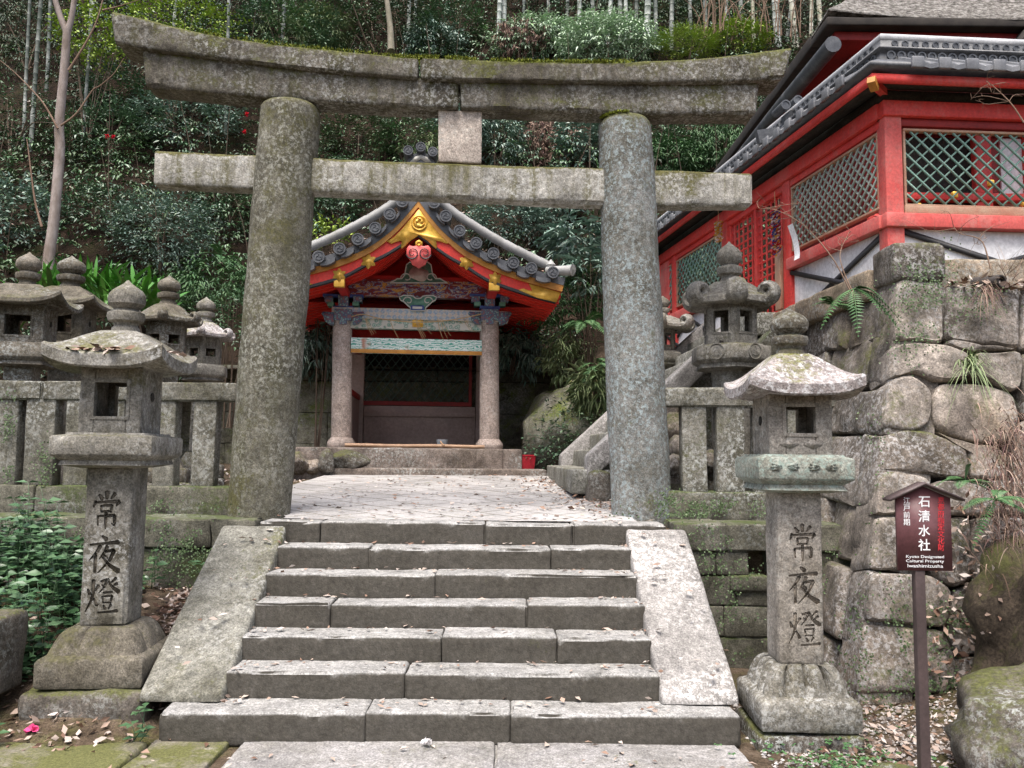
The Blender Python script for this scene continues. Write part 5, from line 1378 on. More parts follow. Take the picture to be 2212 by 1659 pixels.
# roof: bark surface, black cut edge, gutter
def rf(x0, y0, x1, y1, z, th, up):
    """curved hip sheet between eave rectangle and ridge"""
    rs = []
    for t in np.linspace(0, 1, 12):
        k = t * .72; a, b, c, d = x0 + (x1 - x0) * k * .5, y0 + (y1 - y0) * k * .32, x1 - (x1 - x0) * k * .5, y1 - (y1 - y0) * k * .32
        zz = z + up * (t ** 1.22); n = 14; P = []
        for (p, q), (r, s) in (((a, b), (c, b)), ((c, b), (c, d)), ((c, d), (a, d)), ((a, d), (a, b))):
            for j in range(n):
                u = j / n; P.append((p + (r - p) * u, q + (s - q) * u, zz + .10 * abs(2 * u - 1) ** 4 * (1 - t) ** 2))
        rs.append(np.array(P))
    mb = MB(); V0 = rs[0] - np.array([0, 0, th]); loft(mb, [V0 * [1, 1, 1]] + rs); return mb
hb = rf(e0[0] + .03, e0[1] + .02, 10.6, 16.6, zE + .10, .02, 3.2)
rough(hb, .03, 5, 3); ro_ = hput(hb, 'bark_roof', 'bark_roof')
mb = MB(); x0, y0 = e0[0], e0[1]
for lo, hi in (((x0, y0, zE - .02), (10.5, y0 + .6, zE + .09)), ((x0, y0 + .6, zE - .02), (x0 + .6, 16.5, zE + .16))): stone(mb, lo, hi, .02, .5, .01, 3, 4)
hput(mb, 'thatch_edge', 'bark_edge', ro_)
hput(stone(MB(), (x0 + .15, y0 + .15, zE - .14), (10.4, 16.2, zE - .025), .01, 3, 0), 'soffit', 'red_k')
hput(stone(MB(), (x0 + .5, y0 + .55, zE - .62), (10, y0 + .7, zE - .16), .01, 3, 0), 'frieze', 'red')
hput(stone(MB(), (x0 + .5, y0 + .7, zE - .62), (x0 + .65, 15.8, zE - .16), .01, 3, 0), 'frieze', 'red')
g0 = at(1800, 95, 9.6); g1 = at(1728, 182, 11.2)
mb = MB(); tube(mb, [(g0[0], g0[1], g0[2]), (g0[0] - .03, 11.4, g0[2] + .02), (g0[0] - .06, 15, g0[2] + .03)], .10, 14); hput(mb, 'gutter', 'tile')
# bowed entrance gable
gx = at(2190, 60, 9.7); mb = MB(); P = []
cx_, cz_ = gx[0] + 1.25, gx[2] - .02
A = np.array([(cx_ + x, cz_ + .75 * math.cos(min(1, abs(x) / 1.6) * math.pi) + .05 + .35 * max(0, abs(x) - 1.6)) for x in np.linspace(-2.1, 2.1, 41)])
strip(mb, A + [0, .3], A, (0, 9.75, 0), (1, 0, 0), (0, 0, 1), 1.6); hput(mb, 'bowed_gable_roof', 'bark_edge')
hput(strip(MB(), A - [0, .004], A - [0, .26], (0, 9.85, 0), (1, 0, 0), (0, 0, 1), .08), 'bowed_barge_board', 'red')

# things tied to the fence
def hang(name, label, cat, p, build):
    t = thing(name, label, cat, Frame(p)); build(t); return t
def cranes(t, cols, n, h):
    rnd = random.Random(8)
    for c in cols:
        mb = MB()
        for i in range(n):
            x, y, z = rnd.uniform(-.05, .05), rnd.uniform(-.04, .04), -h * (i + rnd.random()) / n
            s = .022; mb.add(np.array([[x - s, y, z], [x, y - s * .5, z + s * .4], [x + s, y, z + s], [x, y + s * .5, z - s * .6]]), np.array([[0, 1, 2, 3]]))
        mb.build('paper_cranes', c, t, smooth=False)
    tube(MB(), [(0, 0, .25), (0, 0, -h)], .004, 4).build('cord', M['rope'], t)
pc = [paint('blue folded paper', (.02, .08, .4), (.03, .12, .5), .6, 8), paint('red folded paper', (.6, .02, .03), (.5, .02, .04), .6, 8), paint('yellow folded paper', (.7, .45, .03), (.75, .5, .05), .6, 8), M['paper']]
pp = FL.w((FL.px(1675, 500, .12)[0], .12, px_z(1675, 470, 10.3)))
hang('paper_crane_strings', 'bunch of colourful folded paper cranes hanging beside the red grid door', 'paper cranes', pp, lambda t: cranes(t, pc, 60, .55))
pp = FL.w((FL.px(1552, 500, .12)[0], .12, px_z(1552, 490, 12.0)))
hang('paper_crane_strings', 'short tassel of orange and white paper strips hanging above the scrolled lantern', 'paper cranes', pp, lambda t: cranes(t, [pc[2], M['paper']], 60, .30))
n0 = FL.w((FL.px(1727, 540, .09)[0], .09, px_z(1735, 528, 9.5)))
mb = MB(); A = np.array([(-.055, .26), (.0, .05), (-.02, -.18), (-.06, -.34)]); 
C = smooth_curve([(.02, .10, .24), (.0, .05, .05), (-.04, .05, -.12), (-.10, .09, -.2)], 10); V = []
for c in C: V += [FL.X * (c[0] * 1 - .06) + FL.Y * c[1] + np.array([0, 0, c[2]]), FL.X * (c[0] + .06) + FL.Y * c[1] + np.array([0, 0, c[2]])]
mb.add(np.array(V) , np.array([[2*i, 2*i+1, 2*i+3, 2*i+2] for i in range(9)])); V2 = np.array(V) + FL.Y * .002; mb.add(V2, np.array([[2*i, 2*i+2, 2*i+3, 2*i+1] for i in range(9)]))
tag(mb.build('paper_strip', M['paper'], loc=tuple(n0)), 'white curling paper fortune strip tied on the flank lattice', 'paper')

# ---------------------------------------------------------------- sign
SG = Frame((at(1996, 1645, 4.78)[0], 4.78, 0), -1)
sg = thing('sign_post', 'maroon roofed information sign on a dark square post', 'sign', SG)
g_ = lambda x, y, yl=-.03: np.array(SG.px(x, y, yl))
(ba, bb), (bc, bd) = g_(1940.5, 1232), g_(2052, 1052)
stone(MB(), (-.028, -.026, -.2), (.028, .026, bb + .1), .005, .4, .001, 9, 3).build('post', M['post'], sg)
mid = (ba + bc) / 2; pk = g_(1996, 1049)[1]; eg = g_(1940, 1075)[1]
bo_ = MB(); prism(bo_, [(ba, bb), (bc, bb), (bc, eg), (mid, pk - .004), (ba, eg)], (0, -.03, 0), (1, 0, 0), (0, 0, 1), .022); board = bo_.build('board', M['sign'], sg, smooth=False)
rt = g_(1996.5, 1041)[1]; rl = g_(1917, 1077); rr = g_(2079, 1077); th = .014
rfm = MB()
prism(rfm, [(rl[0], rl[1]), (rl[0] + .004, rl[1] - th), (mid, rt - th * 1.3), (rr[0] - .004, rr[1] - th), (rr[0], rr[1]), (mid, rt)], (0, -.062, 0), (1, 0, 0), (0, 0, 1), .10)
rfm.build('roof', M['post'], sg, smooth=False)
def word(body, x, y, h, m, name='lettering', vert=False, wid=None, weight=.0):
    """text laid on the board: x, y = survey pixel of its top left, h = pixel height of a glyph"""
    c = bpy.data.curves.new('lettering', 'FONT'); c.offset = weight; c.extrude = .001
    chars = list(body) if vert else [body]; mb = MB(); hh = h * 4.75 / 1790
    for i, ch in enumerate(chars):
        c.body = ch; o = bpy.data.objects.new('tmp', c); COL.objects.link(o); bpy.context.view_layer.update()
        dg = bpy.context.evaluated_depsgraph_get(); me = bpy.data.meshes.new_from_object(o.evaluated_get(dg))
        V = np.array([v.co[:] for v in me.vertices]); F = [list(p.vertices) for p in me.polygons]
        bpy.data.objects.remove(o); bpy.data.meshes.remove(me)
        lo, hi = V.min(0), V.max(0); p = g_(x, y + (i * wid if vert else 0))
        sc = hh / (hi[1] - lo[1]) if vert else hh; 
        sx = sc if not vert else hh / max(hi[1] - lo[1], hi[0] - lo[0]); 
        if vert: sc = sx
        if not vert and wid: sx = wid * 4.75 / 1790 / (hi[0] - lo[0])
        Q = np.c_[p[0] + (V[:, 0] - lo[0]) * sx + (hh - (hi[0] - lo[0]) * sx) / 2 * (1 if vert else 0), -.0318 - V[:, 2] * .3, p[1] - hh + (V[:, 1] - (lo[1] if vert else 0)) * sc + ((hh - (hi[1] - lo[1]) * sc) / 2 if vert else 0)]
        mb.add(Q, F)
    return mb.build(name, M[m], board, smooth=False)
word('石清水社', 1983, 1071, 25, 'text_w', vert=True, wid=31, weight=.012)
word('江戸前期', 1951, 1074, 14, 'text_w', vert=True, wid=15.5, weight=.006)
word('京都府指定文化財', 2025, 1073, 14, 'text_r', vert=True, wid=14.6, weight=.006)
word('Kyoto Designated', 1957, 1196, 8.5, 'text_w', wid=80, weight=.004); word('Cultural Property', 1957, 1205.5, 8.5, 'text_w', wid=80, weight=.004); word('Iwashimizusha', 1960, 1215, 10, 'text_w', wid=75, weight=.004)

# carved reliefs on the lanterns
pt = next(c for c in LT.children if c.name.startswith('platform')); hT = .385
vz = np.array([v.co[2] for v in pt.data.vertices]); zm = vz.min() + (vz.max() - vz.min()) * .66
for k in (0, 5):
    a0 = .25 + 2 * math.pi * k / 6; mb = MB(); comma(mb, (0, zm), .062, -hT - .006, 1, .03)
    loft(mb, [ring((0, y, zm), r_, 22, (1, 0, 0), (0, 0, 1)) for y, r_ in ((-hT + .01, .085), (-hT - .008, .085), (-hT - .008, .075), (-hT + .01, .073))])
    MB().merge(mb, Matrix.Rotation(a0, 4, 'Z')).build('comma_crest', M['lantern'], pt)
fx = next(c for c in LR.children if c.name.startswith('fire_box')); mb = MB()
for x in (-.075, .075):
    for s_, dp in ((.062, .006), (.034, .011)):
        prism(mb, [(x - s_, 1.868), (x, 1.868 + s_ * .48), (x + s_, 1.868), (x, 1.868 - s_ * .48)], (0, -.205 - dp, 0), (1, 0, 0), (0, 0, 1), .02)
mb.build('lozenge_relief', M['lantern_w'], fx, smooth=False)
pf_ = next(c for c in LR.children if c.name.startswith('platform')); mb = MB()
for x in (-.14, .10):
    for a in (.45, math.pi - .45, math.pi + .45, -.45, 0, math.pi):
        P = [(x + .018 * math.cos(a) + t_ * .075 * math.cos(a) - math.sin(a) * w_, 1.722 + t_ * .05 * math.sin(a) + math.cos(a) * w_) for t_, w_ in ((0, 0), (.4, .014), (1, 0), (.4, -.014))]
        prism(mb, P, (0, -.318, 0), (1, 0, 0), (0, 0, 1), .02)
mb.build('leaf_relief', M['plat_g'], pf_, smooth=False)

# ---------------------------------------------------------------- rocks
def rock(name, label, c, s, mat='rock', sd=0, yaw=0, cut=.35, cat='rock', amp=.16):
    n = 34; mb = MB(); th = np.linspace(.001, math.pi - .001, n // 2 + 6); ph = np.arange(n) / n * 2 * math.pi; rs = []
    rnd = random.Random(sd); planes = []
    for _ in range(9):
        v = np.array([rnd.gauss(0, 1), rnd.gauss(0, 1), rnd.gauss(0, .8)]); v /= np.linalg.norm(v); planes.append((v, rnd.uniform(.62, .9)))
    for t in th:
        P = np.c_[np.sin(t) * np.cos(ph), np.sin(t) * np.sin(ph), np.full(n, math.cos(t))]
        rs.append(P)
    A = np.concatenate(rs)
    for v, d in planes:
        k = A @ v; m = k > d; A[m] = A[m] - np.outer((k[m] - d) * .85, v)
    nn = A / np.linalg.norm(A, axis=1)[:, None]
    A = A + nn * (amp * .6 * fbm(A + sd, 1.6, sd, 3) + .035 * vn(A + sd, 7, sd))[:, None]
    A = A * np.array(s); rs = [A[i * n:(i + 1) * n] for i in range(len(th))]
    loft(mb, rs[::-1]); o = mb.build(name, M[mat], ang=60, loc=tuple(c)); o.rotation_euler[2] = R(yaw)
    return tag(o, label, cat)
rock('mossy_boulder', 'large mossy boulder lying at the foot of the wall past the sign post', (3.32, 4.95, .16), (.80, .60, .46), sd=5, yaw=-18, amp=.22)
bank_ = rock('mossy_bank', 'tall moss grown earthen bank leaning against the boulder wall', (4.05, 5.95, .35), (.95, .62, 1.25), sd=9, amp=.5, mat='bank')
rock('flat_stone', 'small flat stone lying in gravel at the boulder foot', (2.18, 4.85, .0), (.17, .12, .07), sd=11)
o = stone(MB(), (-4.5, 5.25, .2), (-3.22, 5.7, .72), .05, .07, .025, 3, 81).build('stone_block', M['rock']); tag(o, 'rough cut grey stone block half sunk beside the leafy undergrowth', 'stone')
rock('mossy_stone', 'low dark mossy stone under the ferny leaves beside the paving', (-3.5, 4.95, .05), (.38, .3, .22), sd=13)
W2 = lambda x, y, Y: at(x, y, Y)
rock('pale_rock', 'pale rounded rock next to the mossy pillar foot on the upper court', tuple(at(643, 1000, 12.7)), (.2, .2, .17), sd=15, mat='boulder')
rock('tan_rock', 'buff low rock between the pale rock and the pointed grey rock', tuple(at(678, 1008, 12.8)), (.18, .14, .12), sd=16, mat='boulder')
rock('pointed_rock', 'pointed grey rock in front of the pavilion plinth', tuple(at(706, 1000, 12.75)), (.14, .16, .22), sd=17)
rock('mossy_slab_rock', 'long low moss covered rock leaning on the pavilion plinth', tuple(at(752, 997, 12.95)), (.34, .2, .17), sd=19, yaw=10)
rock('mossy_outcrop', 'mossy sloping outcrop between the pavilion and the upper stair', (.95, 15.2, 1.9), (1.0, 1.5, 1.5), sd=21, amp=.35, mat='backwall')
for i, (x, y, Y, s) in enumerate(((1462, 1010, 8.5, .2), (1478, 965, 8.7, .17), (1460, 925, 8.9, .2), (1536, 1000, 8.6, .16), (1470, 880, 9.1, .22), (1640, 1030, 8.6, .18))):
    p = at(x, y, Y); rock('rubble_stone', ['reddish rubble stone showing between railing posts beside the lichened pillar', 'round grey rubble stone resting above the reddish one behind the railing', 'dark rubble stone jammed under the railing top beside the pillar', 'grey rubble stone seen through the gap between the first two railing posts', 'flat rubble stone at the side of the upper stair', 'pale rubble stone behind the railing close to the carved lantern'][i], tuple(p), (s, s, s * .85), sd=30 + i, mat='boulder')

# ---------------------------------------------------------------- stair climbing to the red shrine
us = thing('upper_stairs', 'steep stone stairs with slanting side slabs climbing to the red lattice doors', 'stairs', Frame((.85, 11, 1.45), 0))
UI = np.array(us.matrix_world.inverted())
def uput(mb, name, m): return MB().merge(mb, UI).build(name, M[m], us)
n_st = 9; x0_, x1_ = .80, 3.05; z0_, z1_ = 1.62, 3.5; dxs = (x1_ - x0_) / n_st; dzs = (z1_ - z0_) / (n_st - 1)
for i in range(n_st):
    ya, yb = 9.75, 12.9; xx = x0_ + i * dxs; xn = .11 if i == 0 else 0
    uput(stone(MB(), (xx - xn, ya - (.3 if i == 0 else 0), z0_ + i * dzs - .28), (xx + dxs + .12, yb + (.25 if i == 0 else 0), z0_ + i * dzs), .02, .12, .008, 5, 400 + i, xf=lambda P: np.c_[P[:, 0] - (P[:, 1] - 9.5) * .035, P[:, 1], P[:, 2]]), 'step_stone', 'cheek_l')
slp = dzs / dxs
for y0, y1 in ((12.62, 12.95), (9.42, 9.75)):
    uput(stone(MB(), (x0_ + .06, y0, -.32), (x1_ + (.2 if y0 > 11 else -.45), y1, 0), .03, .1, .008, 5, 420 + int(y0), xf=lambda P: np.c_[P[:, 0] - (P[:, 1] - 9.5) * .035, P[:, 1], P[:, 2] + z0_ + .10 + (P[:, 0] - x0_) * slp]), 'cheek_slab', 'cheek_r')
uput(stone(MB(), (.86, 9.2, 1.0), (1.1, 9.46, 1.60), .06, .08, .03, 4, 431), 'corner_rock', 'rock')
V8 = np.array([[1.0, 9.45, 1.0], [3.4, 9.45, 1.0], [3.2, 12.9, 1.0], [.95, 12.9, 1.0], [3.0, 9.45, 3.25], [3.4, 9.45, 3.25], [3.2, 12.9, 3.25], [2.9, 12.9, 3.25]])
mb = MB(); mb.add(V8, np.array([[0,3,2,1],[4,5,6,7],[0,1,5,4],[1,2,6,5],[2,3,7,6],[3,0,4,7]])); uput(mb, 'rubble_core', 'wallm')
p = at(2165, 607, 6.95); mb = MB(); loft(mb, [p + ring((0, 0, 0), r_, 18, (.92, .38, 0), (0, 0, 1)) + np.array(o3) for r_, o3 in ((.05, (-.35, .5, .05)), (.055, (0, 0, 0)), (.042, (0, 0, 0)), (.04, (-.1, .15, .01)))], (True, True))
tag(mb.build('drain_pipe', M['pipe']), 'dark clay drain pipe poking out under the brown coping', 'pipe')
# ---------------------------------------------------------------- plants
rg = np.random.default_rng(11)
def unit(v): return v / np.maximum(np.linalg.norm(v, axis=-1, keepdims=True), 1e-9)
def leaves(mb, P, D, N, L, Wd, fold=.18, droop=.12, wide=.42):
    n = len(P); D = unit(D); S = unit(np.cross(D, N)); N = np.cross(S, D)
    L = np.broadcast_to(L, (n,))[:, None]; Wd = np.broadcast_to(Wd, (n,))[:, None]
    m = P + D * L * wide
    V = np.stack([P, m + S * Wd / 2 + N * Wd * fold, P + D * L - N * L * droop, m - S * Wd / 2 + N * Wd * fold], 1).reshape(-1, 3)
    b = np.arange(n)[:, None] * 4
    mb.add(V, np.concatenate([b + [0, 1, 2], b + [0, 2, 3]]))
def blades(mb, P, D, L, Wd, bend, seg=4, N=None, taper=.0):
    """long arching blades"""
    n = len(P); D = unit(D); S = unit(np.cross(D, np.array([0, 0, 1.0]) + rg.normal(0, .15, (n, 3)))); V = []
    for k in range(seg + 1):
        t = k / seg; c = P + D * (L * t)[:, None]; c[:, 2] -= bend * L * t * t
        w_ = Wd * (math.sin(math.pi * min(1, .12 + t * .88)) ** .7 if taper == 0 else (1 - t) ** .8 + .02) * .5
        V += [c - S * w_[:, None], c + S * w_[:, None]]
    V = np.stack(V, 1).reshape(-1, 3); b = np.arange(n)[:, None] * (2 * seg + 2)
    mb.add(V, np.concatenate([b + [2*k, 2*k+1, 2*k+3, 2*k+2] for k in range(seg)]))
def sprays(mb, P, D, tw, k, L, Wd, droop=.12, spread=.85, tilt=.35, wide=.42):
    n = len(P); D = unit(D)
    for j in range(k):
        t = (j + .6) / k; p = P + D * tw * t; p[:, 2] -= .12 * tw * t * t
        s = unit(np.cross(D, np.array([0, 0, 1.0]) + rg.normal(0, .2, (n, 3)))) * (1 if j % 2 else -1)
        d = D * (.55 if j < k - 1 else 1.2) + s * spread * (1 if j < k - 1 else .1) + rg.normal(0, .22, (n, 3)); d[:, 2] -= droop * 1.5
        nn = np.array([0, 0, 1.0]) + rg.normal(0, tilt, (n, 3)); sc = rg.uniform(.7, 1.2, n)
        leaves(mb, p, d, nn, L * sc, Wd * sc, droop=droop, wide=wide)
def hillpt(x, y):
    d = ray(x, y)
    for Y in np.linspace(13.5, 48, 400):
        p = at(x, y, Y)
        if p[2] < hz(np.array([p[0]]), np.array([Y]))[0]: return p
    return p
def ground_at(x, y):
    y0, z0 = hill0(np.array([x])); 
    return float(hz(np.array([x]), np.array([y]))[0]) if y > y0[0] - .8 else float(gz(np.array([x]), np.array([y]))[0])
def shrub(label, c, r, n, k, L, Wd, mat, group=None, name='shrub', cat='shrub', tw=.35, droop=.12, up=.25, stems=7, bark='trunk', flat=1.0, base=None, flowers=None, sd=0, shell=.55):
    c = np.array(c, float); r = np.array(r, float); zb = ground_at(c[0], c[1]) if base is None else base
    t = thing(name, label, cat, Frame((c[0], c[1], zb)), group)
    o = c - np.array([c[0], c[1], zb])
    a = unit(rg.normal(0, 1, (n, 3))); rad = rg.uniform(shell, 1, n) ** .7
    # uneven outline
    rad = rad * (1 + .28 * vn(a * 1.7 + sd * 3.3, 1.3, sd))
    if flat != 1: a[:, 2] = np.round(a[:, 2] * 2.5) / 2.5 + rg.normal(0, .05, n)
    P = o + a * rad[:, None] * r; D = a * [1, 1, .5] + np.array([0, 0, up]) + rg.normal(0, .3, (n, 3))
    mb = MB(); sprays(mb, P, D, tw, k, L, Wd, droop); mb.build('foliage', M[mat], t, smooth=False)
    mb = MB()
    for i in range(stems):
        e = P[i * (n // stems)]; m_ = e * .5 + np.array([0, 0, .15 * r[2]]) + rg.normal(0, .1, 3) * r.min()
        tube(mb, smooth_curve([rg.normal(0, .05, 3) * [1, 1, 0] - [0, 0, .15], m_, e], 6), np.linspace(.022, .006, 6) * max(.6, r.max()), 5)
    mb.build('stems', M[bark], t)
    if flowers:
        for q in flowers:
            f = np.array(q) - np.array([c[0], c[1], zb]); mb = MB(); d = unit(rg.normal(0, 1, (14, 3)) * [1, .6, 1] - [0, .4, 0])
            leaves(mb, np.repeat(f[None], 14, 0), d, rg.normal(0, 1, (14, 3)), .055, .05); mb.build('flower', M['lf_red'], t, smooth=False)
    return t
def on_hill(x, y, rpx, asp=.7, fwd=.4):
    p = hillpt(x, y); k = p[1] / 1790; d = unit(p - np.array([0, 0, EYE])); c = p - d * fwd
    return c, np.array([rpx * k, rpx * k * .7, rpx * k * asp])
# --- shrubs one can tell apart
def HS(label, x, y, rpx, asp, n, k, L, Wd, mat, fwd=.5, **kw):
    c, r = on_hill(x, y, rpx, asp, fwd + .35); return shrub(label, c, r, int(n * 1.25), k, L, Wd, mat, sd=int(x), **kw)
fl = [at(x, y, 15.2) for x, y in ((108, 590), (122, 596), (231, 293), (245, 296), (535, 245), (527, 285))]
HS('dark camellia bush with red blooms between the pale trunk and the lintel tip', 235, 300, 95, .75, 330, 6, .11, .045, 'lf_gloss', flowers=[at(231, 294, 16.2), at(245, 296, 16.2)])
HS('blue green nandina bush growing above the curled roof lanterns', 350, 500, 88, .72, 420, 8, .10, .032, 'lf_blue', fwd=.8, tw=.45)
HS('glossy bush with drooping sprays of leaves framed between the lintel and the tie beam end', 410, 262, 118, .42, 420, 7, .12, .045, 'lf_blue', fwd=.5, flowers=[at(534, 247, 15.6), at(528, 284, 15.6)])
HS('loose bush of small bright leaves at the picture edge beside the pale trunk', 30, 290, 95, 1.2, 260, 6, .10, .04, 'lf_mid')
HS('wide leaved glossy bush beside the pale trunk foot, over the outermost lantern', 30, 470, 80, .9, 260, 6, .14, .06, 'lf_blue')
HS('low dark bush at the foot of the pale trunk', 210, 455, 60, .6, 160, 6, .12, .045, 'lf_gloss')
HS('tall dark camellia crown rising straight over the joint of the mossy lintel', 820, 55, 120, .6, 480, 7, .14, .055, 'lf_dark', fwd=1.2, tw=.5)
HS('dark green bush above the mossy pillar, behind the lintel', 610, 70, 110, .55, 420, 6, .15, .055, 'lf_gloss', fwd=.8)
HS('thin bamboo grass tuft sticking up behind the lintel over the mossy pillar', 605, 75, 40, 1.0, 60, 6, .26, .025, 'lf_grass', fwd=1.2, droop=.4)
HS('bush with grey lit leaves behind the lintel halfway to the dark camellia', 980, 55, 75, .8, 280, 6, .14, .055, 'lf_gloss', fwd=.8)
HS('large pale dusty bush with withered brown leaves just above the middle of the lintel', 1165, 95, 88, .55, 620, 7, .17, .06, 'lf_pale', fwd=.9, droop=.35)
HS('rounded pale green bush between the bamboo culms and the lintel', 1310, 95, 100, .48, 640, 7, .17, .055, 'lf_pale', fwd=.9, droop=.3)
HS('cluster of withered purplish leaves hanging in the large pale bush', 1130, 80, 48, .75, 160, 6, .16, .04, 'lf_dry', fwd=1.5, droop=.8, up=-.5)
HS('low yellow green grassy bush above the lintel near the bark roof', 1480, 100, 60, .4, 420, 6, .15, .018, 'lf_yel', fwd=.9, up=.8)
HS('fresh green leafy bush under the bare twigs beside the bark roof', 1590, 85, 55, .55, 300, 6, .16, .045, 'lf_yel', fwd=1.0)
HS('dark bush filling the gap between mossy pillar and centre strut', 780, 295, 85, .5, 360, 6, .11, .042, 'lf_dark', fwd=.6)
HS('dark bush behind the disc ornament of the pavilion ridge', 885, 300, 70, .6, 300, 6, .11, .042, 'lf_gloss', fwd=.5)
HS('bamboo grass with long leaves right behind the disc ornament', 915, 318, 28, .6, 50, 7, .24, .03, 'lf_grass', fwd=.9, droop=.35)
HS('bush with pale lit leaves beside the centre strut', 1075, 300, 48, 1.0, 190, 6, .14, .055, 'lf_blue', fwd=.9, droop=.3)
HS('curtain of withered brown leaves hanging between two glossy bushes over the tie beam', 1180, 300, 62, .75, 330, 6, .13, .035, 'lf_dry', fwd=.5, droop=.9, up=-.8)
HS('bush with big shining leaves touching the lichened pillar above the tie beam', 1260, 305, 48, .95, 200, 6, .17, .07, 'lf_blue', fwd=1.0, droop=.2)
HS('shady green bush seen past the lichened pillar, above the short end of the tie beam', 1470, 320, 70, .6, 300, 6, .11, .04, 'lf_mid', fwd=.5)
HS('feathery fern bush drooping over the edge of the bark roof', 1555, 310, 45, .7, 200, 8, .12, .03, 'lf_fern', fwd=1.0, droop=.5)
HS('glossy bush with white glinting leaves over the pavilion roof', 1105, 470, 82, .5, 330, 7, .11, .048, 'lf_blue', fwd=.8)
HS('dark bush below the tie beam beside the mossy pillar', 720, 445, 48, .55, 200, 6, .10, .04, 'lf_gloss', fwd=.5)
HS('dark hanging bush high on the slope above the pale trunk fork', 60, 100, 110, 1.0, 420, 6, .14, .03, 'lf_dark', fwd=.6, droop=.4)
HS('dark leafy bush under the lintel tip by the pale trunk', 250, 200, 60, .8, 240, 6, .13, .05, 'lf_gloss', fwd=.5)
HS('spreading dark bush on bare soil beside the mossy pillar', 490, 440, 60, .9, 190, 6, .12, .045, 'lf_gloss', fwd=.4)
HS('yellow green maple sprays hanging between the pale trunk and the lintel tip', 200, 75, 55, .7, 200, 6, .085, .075, 'lf_yel', fwd=5.5, tw=.5, flat=.5)
HS('yellow green maple branch floating just above the sloping lintel top', 385, 45, 90, .30, 300, 6, .085, .075, 'lf_yel', fwd=5.0, tw=.5, flat=.5)
# around the pavilion
def PS(label, x, y, Y, r, *a, **k): return shrub(label, at(x, y, Y), r, *a, sd=int(x + y), **k)
PS('leafy bush on top of the dark wall beside the pavilion eave', 1175, 755, 16.6, (.55, .4, .32), 260, 6, .09, .04, 'lf_mid', base=3.5)
PS('bamboo grass drooping over the dark wall under the red soffit', 690, 755, 16.4, (.36, .35, .34), 90, 7, .24, .03, 'lf_blue', droop=.5, tw=.3, base=3.5)
PS('bright green bush peeping out at the rear corner of the pavilion', 668, 710, 16.8, (.3, .3, .3), 120, 6, .1, .04, 'lf_mid', base=3.5)
PS('bamboo grass with long pale leaves hanging in front of the dark wall', 1232, 775, 15.6, (.36, .35, .32), 90, 7, .19, .026, 'lf_grass', droop=.5, tw=.3, base=3.5)
PS('large leaved evergreen with whorls of long leaves next to the lichened pillar', 1255, 515, 15.5, (.55, .5, .35), 75, 8, .26, .075, 'lf_blue', droop=.2, tw=.2)
PS('evergreen whorls of long leaves under the pavilion eave end', 1275, 585, 15.0, (.40, .4, .35), 60, 8, .24, .07, 'lf_blue', droop=.2, tw=.2)
PS('dark fern thicket on the bank under the large leaved evergreen', 1225, 650, 15.6, (.6, .4, .5), 280, 8, .12, .03, 'lf_fern', droop=.35)
PS('grassy tussock hanging over the mossy outcrop beside the pillar', 1285, 840, 13.9, (.28, .3, .36), 220, 3, .26, .010, 'lf_grass', droop=.5, tw=.1, up=.6)
PS('ivy leaved low bush at the outcrop foot by the upper stair', 1205, 960, 14.0, (.32, .3, .22), 170, 5, .06, .045, 'lf_gloss')
PS('small dark bush at the root of the upper stair slab', 1240, 930, 13.9, (.5, .4, .35), 200, 5, .08, .04, 'lf_dark')
PS('green seedlings sprouting above the pavilion roof edge', 700, 515, 15.9, (.4, .2, .15), 60, 6, .09, .05, 'lf_yel', up=.9)
PS('leafy bush behind the lanterns with curled roofs, by the mossy pillar', 500, 690, 13.2, (.3, .4, .4), 150, 6, .09, .035, 'lf_mid', base=2.3)
PS('low fern patch above the curled roof lanterns', 470, 610, 14.2, (.5, .4, .28), 160, 8, .12, .03, 'lf_fern', droop=.35)
PS('bush with narrow leaves tucked behind the pavilion column and dark wall', 1110, 760, 16.2, (.3, .3, .3), 80, 7, .2, .03, 'lf_blue', droop=.5, base=3.5)
PS('fern spilling over the terrace coping behind the tall scrolled lantern', 1450, 560, 15.0, (.35, .4, .3), 90, 8, .12, .03, 'lf_fern', droop=.5)
for lab, x, y, r, a, k_, L_, W_, m_ in (('pale bamboo leaf thicket among the stems over the mossy pillar', 690, 60, 55, .6, 7, .24, .035, 'lf_grass'), ('soft pale green bush between the dark camellia crown and the bamboo row', 940, 90, 60, .5, 6, .16, .06, 'lf_blue'), ('light green fern clump beside the tie beam and lichened pillar', 1450, 345, 60, .5, 8, .16, .04, 'lf_fern'),
    ('light bush of hanging leaves just behind the centre strut', 1000, 275, 40, .9, 7, .15, .055, 'lf_blue'), ('airy bush of light leaves over the pavilion ridge beside the mossy pillar', 745, 385, 60, .5, 6, .11, .045, 'lf_mid'), ('pale sprays of leaves spilling over the slope above the pavilion eave', 1190, 430, 60, .6, 7, .14, .05, 'lf_blue'), ('bright low fern bank at the trunk of the pale tree', 330, 640, 50, .4, 8, .14, .03, 'lf_fern')):
    HS(lab, x, y, r, a, 240, k_, L_, W_, m_, fwd=.9, droop=.3)
